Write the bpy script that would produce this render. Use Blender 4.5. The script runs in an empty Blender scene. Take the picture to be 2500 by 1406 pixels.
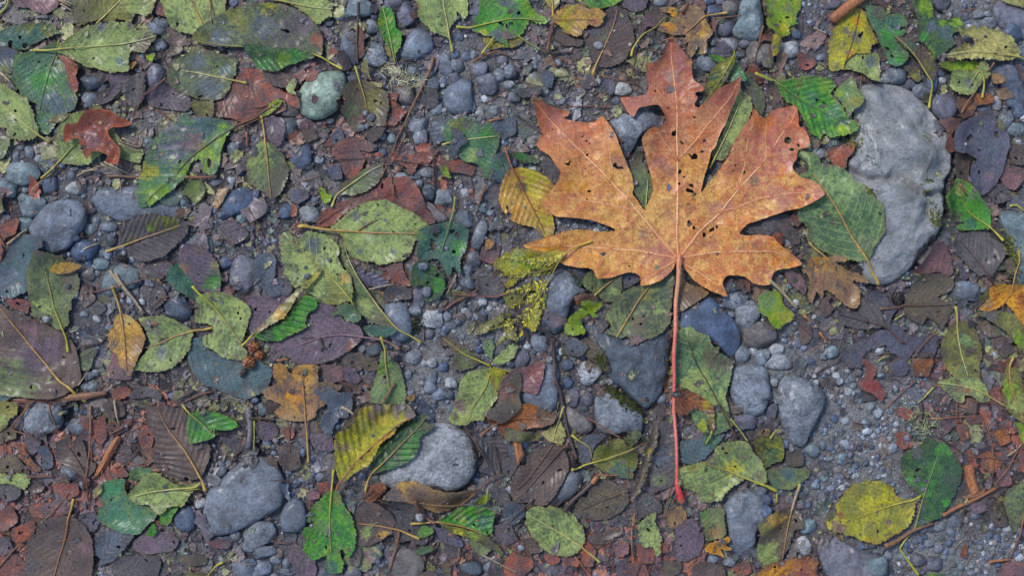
import bpy, math, random
import numpy as np
# ------------------------------------------------------------------ camera, light, exposure
S = 0.00036                       # metres of ground per photograph pixel (the frame is 0.9 m wide)
LENS = 50.0
CAM_H = 0.9 * LENS / 36.0
scene = bpy.context.scene
cam_d = bpy.data.cameras.new('camera'); cam = bpy.data.objects.new('camera', cam_d)
scene.collection.objects.link(cam); scene.camera = cam
cam.location = (0, 0, CAM_H); cam.rotation_euler = (0, 0, 0)
cam_d.lens = LENS; cam_d.sensor_width = 36; cam_d.clip_start = 0.01; cam_d.clip_end = 200
SUN_EL, SUN_AZ = math.radians(52), math.radians(-50)      # azimuth measured from +Y towards +X
world = bpy.data.worlds.new('World'); scene.world = world; world.use_nodes = True
nt = world.node_tree; bg = nt.nodes['Background']
sky = nt.nodes.new('ShaderNodeTexSky'); sky.sky_type = 'NISHITA'; sky.sun_disc = False
sky.sun_elevation = SUN_EL; sky.sun_rotation = SUN_AZ; sky.air_density = 1.0; sky.dust_density = 1.0; sky.ozone_density = 1.0
nt.links.new(sky.outputs[0], bg.inputs[0]); bg.inputs[1].default_value = 0.115
sun_d = bpy.data.lights.new('sun', 'SUN'); sun = bpy.data.objects.new('sun', sun_d); scene.collection.objects.link(sun)
sun_d.energy = 1.5; sun_d.angle = math.radians(12); sun_d.color = (1.0, 0.97, 0.95)
sun.rotation_euler = (math.pi/2 - SUN_EL, 0, math.pi - SUN_AZ)
# the lamp shines along its -Z: tilt it away from the azimuth where the sun stands
sun.rotation_euler = (math.pi/2 - SUN_EL, 0, -SUN_AZ + math.pi)
vs = scene.view_settings; vs.view_transform = 'Standard'; vs.look = 'None'; vs.gamma = 1; vs.use_curve_mapping = False
vs.exposure = 0.6
# ------------------------------------------------------------------ numpy helpers
rs = np.random.RandomState(7); random.seed(7)
TAB = rs.rand(256, 256)
def vnoise(x, y, scale, seed=0):
    x = np.asarray(x, float)/scale + seed*17.37 + 1000; y = np.asarray(y, float)/scale + seed*31.91 + 1000
    xi = np.floor(x).astype(int); yi = np.floor(y).astype(int); fx = x-xi; fy = y-yi
    fx = fx*fx*(3-2*fx); fy = fy*fy*(3-2*fy)
    a = TAB[yi & 255, xi & 255]; b = TAB[yi & 255, (xi+1) & 255]; c = TAB[(yi+1) & 255, xi & 255]; d = TAB[(yi+1) & 255, (xi+1) & 255]
    return (a*(1-fx)+b*fx)*(1-fy) + (c*(1-fx)+d*fx)*fy
def fbm(x, y, scale, seed=0, octv=3):
    t = 0; a = 1; s = 0
    for i in range(octv):
        t = t + a*vnoise(x, y, scale/2**i, seed+i*5.3); s += a; a *= 0.5
    return t/s
def sst(a, b, x):
    t = np.clip((x-a)/(b-a), 0, 1); return t*t*(3-2*t)
def lin(c):
    c = np.asarray(c, float)/255.0
    return np.where(c <= 0.04045, c/12.92, ((c+0.055)/1.055)**2.4)
def W(x, y, z=0): return ((x-1250)*S, (703-y)*S, z*S)
def catmull(P, step=5.0, closed=False):
    P = np.asarray(P, float); n = len(P)
    if n < 3 and not closed:
        L = np.linalg.norm(P[-1]-P[0]); k = max(2, int(L/step)+1); t = np.linspace(0, 1, k)[:, None]
        return P[0]*(1-t)+P[-1]*t
    out = []
    rng = range(n) if closed else range(n-1)
    for i in rng:
        if closed: p0, p1, p2, p3 = P[i-1], P[i], P[(i+1) % n], P[(i+2) % n]
        else: p0 = P[max(i-1, 0)]; p1 = P[i]; p2 = P[i+1]; p3 = P[min(i+2, n-1)]
        k = max(1, int(np.linalg.norm(p2-p1)/step)); t = (np.arange(k)/k)[:, None]
        # tension 0.35 keeps corners fairly tight
        m1 = (p2-p0)*0.36; m2 = (p3-p1)*0.36
        out.append((2*t**3-3*t**2+1)*p1 + (t**3-2*t**2+t)*m1 + (-2*t**3+3*t**2)*p2 + (t**3-t**2)*m2)
    if not closed: out.append(P[-1:])
    return np.vstack(out)
TILES = {'G': (0, 0, 1.0)}
for i, ty in enumerate((0, 460, 926)):
    for j, tx in enumerate((0, 620, 1240, 1860)):
        TILES['ABC'[i]+str(j+1)] = (tx, ty, 2.9296875)
def pts(tile, s):
    ox, oy, k = TILES[tile]
    out = []
    for w in s.split():
        t = tile
        a, b = w.split(',')
        out.append((ox+float(a)/k, oy+float(b)/k))
    return out
# ------------------------------------------------------------------ height map of everything laid down so far (cells of 4 px)
CELL = 4.0; HX0, HY0 = -520.0, -420.0; HW, HH = 886, 566
_gx = HX0+np.arange(HW)*CELL; _gy = HY0+np.arange(HH)*CELL
def ground_h(x, y):
    return (fbm(x, y, 420, 3, 2)-0.5)*26 + (fbm(x, y, 60, 9, 3)-0.5)*11 + (fbm(x, y, 14, 11, 2)-0.5)*2.5
_X, _Y = np.meshgrid(_gx, _gy)
H = ground_h(_X, _Y); H0 = H.copy(); ROCK = np.zeros(H.shape); KEEP = np.zeros(H.shape)
def hs(A, x, y):
    fx = np.clip((np.asarray(x, float)-HX0)/CELL, 0, HW-1.001); fy = np.clip((np.asarray(y, float)-HY0)/CELL, 0, HH-1.001)
    xi = fx.astype(int); yi = fy.astype(int); fx = fx-xi; fy = fy-yi
    return (A[yi, xi]*(1-fx)+A[yi, xi+1]*fx)*(1-fy)+(A[yi+1, xi]*(1-fx)+A[yi+1, xi+1]*fx)*fy
def hraise(x, y, z):
    xi = np.clip(np.round((x-HX0)/CELL).astype(int), 0, HW-1); yi = np.clip(np.round((y-HY0)/CELL).astype(int), 0, HH-1)
    np.maximum.at(H, (yi, xi), z)
def envelope(x0, y0, x1, y1, r):
    """the height map round a box, first swollen, then smoothed by the same amount: never below what lies there"""
    i0 = max(0, int((y0-HY0)/CELL)-2*r-2); i1 = min(HH, int((y1-HY0)/CELL)+2*r+3)
    j0 = max(0, int((x0-HX0)/CELL)-2*r-2); j1 = min(HW, int((x1-HX0)/CELL)+2*r+3)
    A = H[i0:i1, j0:j1].copy()
    for ax in (0, 1):
        B = A.copy()
        for k in range(1, r+1):
            for sg in (k, -k):
                R = np.roll(A, sg, ax)
                if ax == 0:
                    if sg > 0: R[:sg] = A[:sg]
                    else: R[sg:] = A[sg:]
                else:
                    if sg > 0: R[:, :sg] = A[:, :sg]
                    else: R[:, sg:] = A[:, sg:]
                B = np.maximum(B, R)
        A = B
    h1 = max(1, r//2); 
    for rad in (h1, r-h1):
        if rad < 1: continue
        for ax in (0, 1):
            P = np.pad(A, [(rad, rad) if a == ax else (0, 0) for a in (0, 1)], mode='edge')
            A = sum(np.take(P, range(k, k+A.shape[ax]), ax) for k in range(2*rad+1))/(2*rad+1)
    F = np.zeros_like(H); F[i0:i1, j0:j1] = A
    return F
# ------------------------------------------------------------------ mesh helpers
COL = scene.collection
def mk_mesh(name, V, F, col=None, uv=None, smooth=True):
    """V n x 3 in metres, F list/array of triangles or (array3, array4)"""
    me = bpy.data.meshes.new(name)
    V = np.asarray(V, float)
    if isinstance(F, tuple): T3, T4 = F
    else: T3, T4 = np.asarray(F, int).reshape(-1, np.asarray(F).shape[-1]) if len(F) else np.zeros((0, 3), int), None
    if T4 is None and T3.shape[1] == 4: T4 = T3; T3 = np.zeros((0, 3), int)
    n3 = len(T3); n4 = 0 if T4 is None else len(T4)
    loops = np.concatenate([T3.ravel(), T4.ravel()]) if n4 else T3.ravel()
    me.vertices.add(len(V)); me.vertices.foreach_set('co', V.ravel())
    me.loops.add(len(loops)); me.loops.foreach_set('vertex_index', loops.astype(np.int32))
    me.polygons.add(n3+n4)
    st = np.concatenate([np.arange(n3)*3, n3*3+np.arange(n4)*4]).astype(np.int32)
    me.polygons.foreach_set('loop_start', st)
    me.polygons.foreach_set('loop_total', np.concatenate([np.full(n3, 3), np.full(n4, 4)]).astype(np.int32))
    me.update(calc_edges=True)
    me.polygons.foreach_set('use_smooth', np.full(n3+n4, smooth))
    if col is not None:
        a = me.color_attributes.new('Col', 'FLOAT_COLOR', 'POINT')
        c = np.ones((len(V), 4)); c[:, :3] = np.clip(col, 0, 1); a.data.foreach_set('color', c.ravel())
    if uv is not None:
        l = me.uv_layers.new(name='vein'); l.data.foreach_set('uv', np.asarray(uv)[loops].ravel())
    me.update()
    return me
def link(name, me, mat, parent=None, loc=(0, 0, 0)):
    o = bpy.data.objects.new(name, me); COL.objects.link(o); o.location = loc
    if mat is not None and me is not None and not me.materials: me.materials.append(mat)
    if parent is not None: o.parent = parent
    return o
def empty(name, loc):
    o = bpy.data.objects.new(name, None); COL.objects.link(o); o.location = loc; o.empty_display_size = 0.01
    return o
USED = set()
def tag(o, label=None, cat=None, group=None, kind=None):
    if label:
        o['label'] = label; USED.add(label)
    if cat: o['category'] = cat
    if group: o['group'] = group
    if kind: o['kind'] = kind
    return o
def tube_geo(P3, R, sides=7, squash=1.0):
    """tube round a path: P3 n x 3 (px space: x, y down, z up), R radii; returns verts, quads"""
    P3 = np.asarray(P3, float); n = len(P3); R = np.broadcast_to(np.asarray(R, float), (n,))
    T = np.gradient(P3, axis=0); T /= np.linalg.norm(T, axis=1)[:, None]+1e-9
    N = np.cross(T, [0, 0, 1.0]); N /= np.linalg.norm(N, axis=1)[:, None]+1e-9; B = np.cross(N, T)
    a = np.arange(sides)*2*np.pi/sides
    V = P3[:, None, :] + R[:, None, None]*(np.cos(a)[None, :, None]*N[:, None, :] + squash*np.sin(a)[None, :, None]*B[:, None, :])
    V = V.reshape(-1, 3)
    i = np.arange(n-1)[:, None]*sides; j = np.arange(sides)[None, :]; j2 = (j+1) % sides
    Q = np.stack([i+j, i+j2, i+sides+j2, i+sides+j], -1).reshape(-1, 4)
    k = len(V); V = np.vstack([V, P3[:1]-T[:1]*R[0]*0.5, P3[-1:]+T[-1:]*R[-1]*0.5])
    jj = np.arange(sides)
    C = np.vstack([np.stack([np.full(sides, k), (jj+1) % sides, jj], 1), np.stack([np.full(sides, k+1), (n-1)*sides+jj, (n-1)*sides+(jj+1) % sides], 1)])
    return V, Q, C
def local(Vpx, ox, oy, oz):
    V = np.asarray(Vpx, float)
    return np.stack([(V[:, 0]-ox)*S, (oy-V[:, 1])*S, (V[:, 2]-oz)*S], 1)
# ------------------------------------------------------------------ materials
def nodes_of(m):
    m.use_nodes = True; t = m.node_tree; b = t.nodes['Principled BSDF']
    b.inputs['Coat Weight'].default_value = 0.2; b.inputs['Coat Roughness'].default_value = 0.24     # the film of water on everything
    return t, b
def N(t, typ, **kw):
    n = t.nodes.new(typ)
    for k, v in kw.items():
        if hasattr(n, k): setattr(n, k, v)
    return n
def mathn(t, op, a, b=None, c=None):
    n = t.nodes.new('ShaderNodeMath'); n.operation = op
    for i, v in enumerate((a, b, c)):
        if v is None: continue
        if isinstance(v, (int, float)): n.inputs[i].default_value = v
        else: t.links.new(v, n.inputs[i])
    return n.outputs[0]
def maprange(t, v, a, b, c=0.0, d=1.0, smooth=True):
    n = t.nodes.new('ShaderNodeMapRange'); n.interpolation_type = 'SMOOTHSTEP' if smooth else 'LINEAR'
    t.links.new(v, n.inputs[0])
    for i, q in enumerate((a, b, c, d)): n.inputs[i+1].default_value = q
    return n.outputs[0]
def noise_n(t, co, scale, detail=4, rough=0.6, dist=0.0):
    n = t.nodes.new('ShaderNodeTexNoise'); n.inputs['Scale'].default_value = scale; n.inputs['Detail'].default_value = detail
    n.inputs['Roughness'].default_value = rough; n.inputs['Distortion'].default_value = dist
    t.links.new(co, n.inputs['Vector']); return n.outputs[0]
def voro(t, co, scale, feat='F1'):
    n = t.nodes.new('ShaderNodeTexVoronoi'); n.feature = feat; n.inputs['Scale'].default_value = scale
    t.links.new(co, n.inputs['Vector']); return n
def mixc(t, fac, a, b, mode='MIX'):
    n = t.nodes.new('ShaderNodeMix'); n.data_type = 'RGBA'; n.blend_type = mode
    for i, v in ((0, fac), (6, a), (7, b)):
        if isinstance(v, (int, float)): n.inputs[i].default_value = v
        elif isinstance(v, tuple): n.inputs[i].default_value = v
        else: t.links.new(v, n.inputs[i])
    return n.outputs[2]
def c4(rgb): 
    l = lin(rgb); return (float(l[0]), float(l[1]), float(l[2]), 1.0)
def bump_n(t, h, dist, strength, normal=None):
    n = t.nodes.new('ShaderNodeBump'); n.inputs['Distance'].default_value = dist; n.inputs['Strength'].default_value = strength
    t.links.new(h, n.inputs['Height'])
    if normal is not None: t.links.new(normal, n.inputs['Normal'])
    return n.outputs[0]
def leaf_material(name, vein, vs=0.75, rough=0.42, ladder=0.3, spec=0.5, width=0.062, specks=0.75, relief=0.9):
    m = bpy.data.materials.new(name); t, b = nodes_of(m)
    at = N(t, 'ShaderNodeAttribute'); at.attribute_name = 'Col'
    tc = N(t, 'ShaderNodeTexCoord').outputs['Object']
    uv = N(t, 'ShaderNodeUVMap'); uv.uv_map = 'vein'
    sx = N(t, 'ShaderNodeSeparateXYZ'); t.links.new(uv.outputs[0], sx.inputs[0])
    wob = mathn(t, 'MULTIPLY', mathn(t, 'SUBTRACT', noise_n(t, tc, 90, 2), 0.5), 0.22)
    ph = mathn(t, 'ADD', sx.outputs[0], wob)
    fr = mathn(t, 'ABSOLUTE', mathn(t, 'SUBTRACT', mathn(t, 'FRACT', ph), 0.5))
    line = maprange(t, fr, 0.5-width, 0.5-width*0.25)
    # finer net between the side veins
    rung = mathn(t, 'FRACT', mathn(t, 'ADD', mathn(t, 'MULTIPLY', sx.outputs[1], 1.0), mathn(t, 'MULTIPLY', noise_n(t, tc, 260, 2), 1.6)))
    rg = maprange(t, mathn(t, 'ABSOLUTE', mathn(t, 'SUBTRACT', rung, 0.5)), 0.30, 0.5)
    vd = voro(t, tc, 900, 'DISTANCE_TO_EDGE').outputs['Distance']
    net = maprange(t, vd, 0.0, 0.12, 1.0, 0.0)
    fine = noise_n(t, tc, 520, 5, 0.7)
    blot = noise_n(t, tc, 1500, 3, 0.6)
    val = mathn(t, 'ADD', maprange(t, fine, 0.3, 0.72, 0.62, 1.36), mathn(t, 'MULTIPLY', mathn(t, 'SUBTRACT', blot, 0.5), 0.5))
    base = mixc(t, 1.0, at.outputs['Color'], val, 'MULTIPLY')
    base = mixc(t, mathn(t, 'MULTIPLY', net, 0.13), base, (vein[0]*0.5, vein[1]*0.5, vein[2]*0.5, 1))
    lf = mathn(t, 'MULTIPLY', line, mathn(t, 'MULTIPLY', maprange(t, noise_n(t, tc, 160, 2), 0.3, 0.6, 0.45, 1.0), vs))
    base = mixc(t, lf, base, vein)
    spk = maprange(t, noise_n(t, tc, 620, 2, 0.5), 0.68, 0.73, 0.0, specks)
    base = mixc(t, spk, base, c4((58, 52, 50)))
    t.links.new(base, b.inputs['Base Color'])
    t.links.new(maprange(t, fine, 0.3, 0.7, rough-0.16, rough+0.16), b.inputs['Roughness'])
    b.inputs['Specular IOR Level'].default_value = spec
    h = mathn(t, 'ADD', mathn(t, 'MULTIPLY', line, 0.8), mathn(t, 'ADD', mathn(t, 'MULTIPLY', rg, ladder), mathn(t, 'ADD', mathn(t, 'MULTIPLY', fine, 1.2), mathn(t, 'MULTIPLY', noise_n(t, tc, 210, 3), 1.6))))
    n1 = bump_n(t, mathn(t, 'ADD', h, mathn(t, 'MULTIPLY', net, 0.3)), 0.0006, relief)
    t.links.new(n1, b.inputs['Normal'])
    return m
def plain_leafy(name, rough=0.4, bump=0.6, spec=0.5, vscale=420):
    """colour from the mesh, broken up by grain: litter, stalks, ground"""
    m = bpy.data.materials.new(name); t, b = nodes_of(m)
    at = N(t, 'ShaderNodeAttribute'); at.attribute_name = 'Col'
    tc = N(t, 'ShaderNodeTexCoord').outputs['Object']
    f = noise_n(t, tc, vscale, 6, 0.7); g = noise_n(t, tc, vscale*3.3, 3, 0.6)
    v = mathn(t, 'ADD', maprange(t, f, 0.3, 0.7, 0.6, 1.4), mathn(t, 'MULTIPLY', mathn(t, 'SUBTRACT', g, 0.5), 0.7))
    t.links.new(mixc(t, 1.0, at.outputs['Color'], v, 'MULTIPLY'), b.inputs['Base Color'])
    t.links.new(maprange(t, g, 0.3, 0.7, rough-0.12, rough+0.2), b.inputs['Roughness'])
    b.inputs['Specular IOR Level'].default_value = spec
    t.links.new(bump_n(t, mathn(t, 'ADD', f, mathn(t, 'MULTIPLY', g, 0.4)), 0.0008, bump), b.inputs['Normal'])
    return m
# ------------------------------------------------------------------ palettes (perceived colour of the thing itself)
PAL = {  # c0, c1, mottle c2, edge c3, vein
 'sage':   [(150,166,112),(128,150,102),(92,108,80),(126,118,72),(216,218,162)],
 'pale':   [(178,176,128),(150,158,104),(120,116,86),(120,110,70),(206,198,140)],
 'sagegreen': [(112,138,100),(98,126,94),(70,98,80),(112,112,66),(178,190,124)],
 'sagedark': [(112,126,92),(92,108,86),(70,82,76),(100,92,62),(164,166,112)],
 'olive':  [(124,126,78),(104,110,70),(84,84,64),(92,72,52),(168,164,104)],
 'yellow': [(172,168,62),(148,148,58),(118,124,60),(132,96,62),(184,176,100)],
 'limey':  [(126,156,44),(98,134,48),(146,152,56),(86,106,44),(156,172,84)],
 'green':  [(66,128,58),(50,108,62),(92,148,48),(112,136,48),(122,158,92)],
 'blgreen':[(76,116,92),(66,102,88),(96,126,80),(84,100,54),(96,132,98)],
 'tealgreen':[(60,100,90),(54,88,84),(74,112,92),(52,84,60),(98,132,116)],
 'darkgreen':[(48,82,60),(40,68,54),(70,104,48),(60,74,44),(86,112,78)],
 'moss':   [(96,104,38),(66,76,38),(126,128,44),(54,58,36),(120,112,62)],
 'teal':   [(84,110,112),(74,96,102),(92,106,104),(76,84,86),(98,118,120)],
 'slate':  [(94,104,116),(82,90,104),(74,84,92),(92,84,90),(112,118,124)],
 'brown':  [(112,92,82),(98,80,74),(84,74,72),(94,74,60),(156,122,84)],
 'umber':  [(104,92,72),(84,76,66),(112,98,70),(78,60,50),(148,126,88)],
 'greybrown':[(102,96,94),(88,82,84),(78,76,78),(88,74,68),(116,106,98)],
 'purple': [(120,100,110),(104,88,102),(92,84,92),(116,86,84),(160,134,140)],
 'purslate':[(98,94,112),(84,82,100),(92,98,104),(90,76,86),(112,108,120)],
 'russet': [(164,88,62),(134,76,68),(110,80,80),(164,94,58),(166,112,90)],
 'rust':   [(150,86,48),(122,66,44),(168,108,52),(96,56,42),(176,124,72)],
 'mauve':  [(132,96,100),(116,84,92),(142,100,92),(150,88,72),(150,112,112)],
 'ochre':  [(190,158,92),(170,138,82),(140,112,78),(150,116,62),(206,176,112)],
 'gold':   [(192,146,48),(172,120,48),(146,98,54),(200,160,52),(206,164,86)],
 'tan':    [(166,128,80),(142,108,76),(118,92,74),(176,136,64),(188,150,98)],
 'orange': [(158,78,42),(132,62,44),(112,58,52),(196,98,38),(178,98,60)],
 'skin':   [(196,132,86),(176,106,76),(204,142,78),(206,118,50),(226,178,124)],
}
for _k, _v in PAL.items():      # fresher colour in what is still green or yellow
    if _k in ('sage','pale','sagegreen','sagedark','olive','yellow','limey','green','blgreen','tealgreen','darkgreen','moss','ochre','gold'):
        for _i in range(4):
            g_ = sum(_v[_i])/3.0; _v[_i] = (min(255, max(20, g_+(_v[_i][0]-g_)*1.3+9)), min(255, g_+(_v[_i][1]-g_)*1.3+3), max(18, g_+(_v[_i][2]-g_)*1.42-5))
GLOSS = {'blgreen': 0.34, 'tealgreen': 0.34, 'darkgreen': 0.32, 'green': 0.34, 'purple': 0.36, 'purslate': 0.36, 'slate': 0.38, 'rust': 0.32, 'skin': 0.40, 'orange': 0.34, 'moss': 0.36}
VSTR = {'sage': .8, 'pale': .6, 'sagegreen': .8, 'sagedark': .6, 'olive': .5, 'ochre': .5, 'skin': 0.0, 'orange': .25, 'gold': .35, 'tan': .35, 'brown': .3, 'purple': .3, 'russet': .25, 'umber': .4,
        'greybrown': .25, 'slate': .2, 'purslate': .2, 'teal': .15, 'mauve': .2, 'rust': .2}
MATS = {}
def leafmat(p):
    if p not in MATS:
        MATS[p] = leaf_material(p+'_leaf_skin', c4(PAL[p][4]), VSTR.get(p, .45), GLOSS.get(p, 0.45), specks=0.25 if p == 'skin' else 0.7, relief=0.6 if p == 'skin' else 0.95)
    return MATS[p]
STALKM = plain_leafy('stalk', 0.42, 0.35, 0.5, 700)
LITM = plain_leafy('leaf_litter', 0.34, 0.75, 0.5, 380)
WOODM = plain_leafy('wood_fibre', 0.6, 0.8, 0.3, 500)
# ------------------------------------------------------------------ leaves
def sdf_poly(x, y, P):
    """signed distance (positive inside) to the closed polygon P; long outlines in slices"""
    P = np.asarray(P); A = P; B = np.roll(P, -1, 0)
    d2 = np.full(x.shape, 1e18); ins = np.zeros(x.shape, bool)
    for a, b in zip(A, B):
        ex, ey = b[0]-a[0], b[1]-a[1]; wx = x-a[0]; wy = y-a[1]
        L = ex*ex+ey*ey+1e-12
        t = np.clip((wx*ex+wy*ey)/L, 0, 1)
        d2 = np.minimum(d2, (wx-ex*t)**2+(wy-ey*t)**2)
        c = (a[1] > y) != (b[1] > y)
        if abs(ey) > 1e-9: ins ^= c & (wx < ex*wy/ey)
    d = np.sqrt(d2)
    return np.where(ins, d, -d)
def sdf_grid(x0, y0, nx, ny, sp, P):
    """sdf on a lattice: each edge of the outline only touches the cells near it"""
    X, Y = np.meshgrid(x0+np.arange(nx)*sp, y0+np.arange(ny)*sp)
    far = 60.0; D = np.full(X.shape, far)
    ins = np.zeros(X.shape, bool)
    B = np.roll(P, -1, 0)
    for a, b in zip(P, B):
        i0 = max(0, int((min(a[1], b[1])-far-y0)/sp)); i1 = min(ny, int((max(a[1], b[1])+far-y0)/sp)+2)
        j0 = max(0, int((min(a[0], b[0])-far-x0)/sp)); j1 = min(nx, int((max(a[0], b[0])+far-x0)/sp)+2)
        if i1 > i0 and j1 > j0:
            x = X[i0:i1, j0:j1]; y = Y[i0:i1, j0:j1]
            ex, ey = b[0]-a[0], b[1]-a[1]; wx = x-a[0]; wy = y-a[1]
            t = np.clip((wx*ex+wy*ey)/(ex*ex+ey*ey+1e-12), 0, 1)
            D[i0:i1, j0:j1] = np.minimum(D[i0:i1, j0:j1], np.sqrt((wx-ex*t)**2+(wy-ey*t)**2))
        if abs(b[1]-a[1]) > 1e-9:
            r0 = max(0, int(math.ceil((min(a[1], b[1])-y0)/sp))); r1 = min(ny-1, int(math.floor((max(a[1], b[1])-y0)/sp)))
            if r1 >= r0:
                yy = y0+np.arange(r0, r1+1)*sp
                ok = (a[1] > yy) != (b[1] > yy)
                xc = a[0]+(b[0]-a[0])*(yy-a[1])/(b[1]-a[1])
                ins[r0:r1+1] ^= ok[:, None] & (X[r0:r1+1] < xc[:, None])
    return X, Y, np.where(ins, D, -D)
def march(X, Y, F):
    """triangles of the region F>0 on a lattice, cut exactly along F=0. Returns x, y, f at the vertices and the triangles"""
    ny, nx = F.shape; idx = np.arange(nx*ny).reshape(ny, nx)
    a, b, c, d = idx[:-1, :-1].ravel(), idx[:-1, 1:].ravel(), idx[1:, 1:].ravel(), idx[1:, :-1].ravel()
    T = np.concatenate([np.stack([a, b, c], 1), np.stack([a, c, d], 1)])
    f = F.ravel(); xs = X.ravel(); ys = Y.ravel(); inn = f > 0; k = inn[T].sum(1)
    full = T[k == 3]; nn = nx*ny
    ev = []; tri = []
    def key(p, q): return np.minimum(p, q)*nn+np.maximum(p, q)
    T1 = T[k == 1]; m = inn[T1]; r = m.argmax(1); i = np.arange(len(T1))
    A, B, C = T1[i, r], T1[i, (r+1) % 3], T1[i, (r+2) % 3]
    k1, k2 = key(A, B), key(A, C)
    T2 = T[k == 2]; m = ~inn[T2]; r = m.argmax(1); i = np.arange(len(T2))
    O, P, Q = T2[i, r], T2[i, (r+1) % 3], T2[i, (r+2) % 3]
    k3, k4 = key(P, O), key(Q, O)
    keys, inv = np.unique(np.concatenate([k1, k2, k3, k4]), return_inverse=True)
    n1 = len(k1); n3 = len(k3)
    e1, e2, e3, e4 = inv[:n1]+nn, inv[n1:2*n1]+nn, inv[2*n1:2*n1+n3]+nn, inv[2*n1+n3:]+nn
    p, q = keys//nn, keys % nn
    t = np.clip(f[p]/(f[p]-f[q]+1e-12), 0.02, 0.98)
    xa = np.concatenate([xs, xs[p]+(xs[q]-xs[p])*t]); ya = np.concatenate([ys, ys[p]+(ys[q]-ys[p])*t]); fa = np.concatenate([f, np.zeros(len(keys))])
    TT = np.concatenate([full, np.stack([A, e1, e2], 1), np.stack([P, Q, e3], 1), np.stack([Q, e4, e3], 1)])
    u, inv = np.unique(TT, return_inverse=True)
    TT = inv.reshape(-1, 3)
    return xa[u], ya[u], fa[u], TT[:, ::-1]
def project(x, y, M):
    """nearest point on the polyline M: arc length s, signed distance d"""
    best = np.full(x.shape, 1e18); S_ = np.zeros(x.shape); D = np.zeros(x.shape); acc = 0
    for i in range(len(M)-1):
        a, b = M[i], M[i+1]; e = b-a; L = np.hypot(*e)+1e-9
        u = ((x-a[0])*e[0]+(y-a[1])*e[1])/L
        uc = u if i == 0 and i == len(M)-2 else (np.minimum(u, L) if i == 0 else (np.maximum(u, 0) if i == len(M)-2 else np.clip(u, 0, L)))
        uc2 = np.clip(u, 0, L)
        dx = x-a[0]-e[0]/L*uc2; dy = y-a[1]-e[1]/L*uc2; dd = dx*dx+dy*dy
        sg = np.sign(e[0]*(y-a[1])-e[1]*(x-a[0]))
        w = dd < best
        best = np.where(w, dd, best); S_ = np.where(w, acc+uc, S_); D = np.where(w, np.sqrt(dd)*sg, D)
        acc += L
    return S_, D, acc
LEAFN = 0
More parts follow.
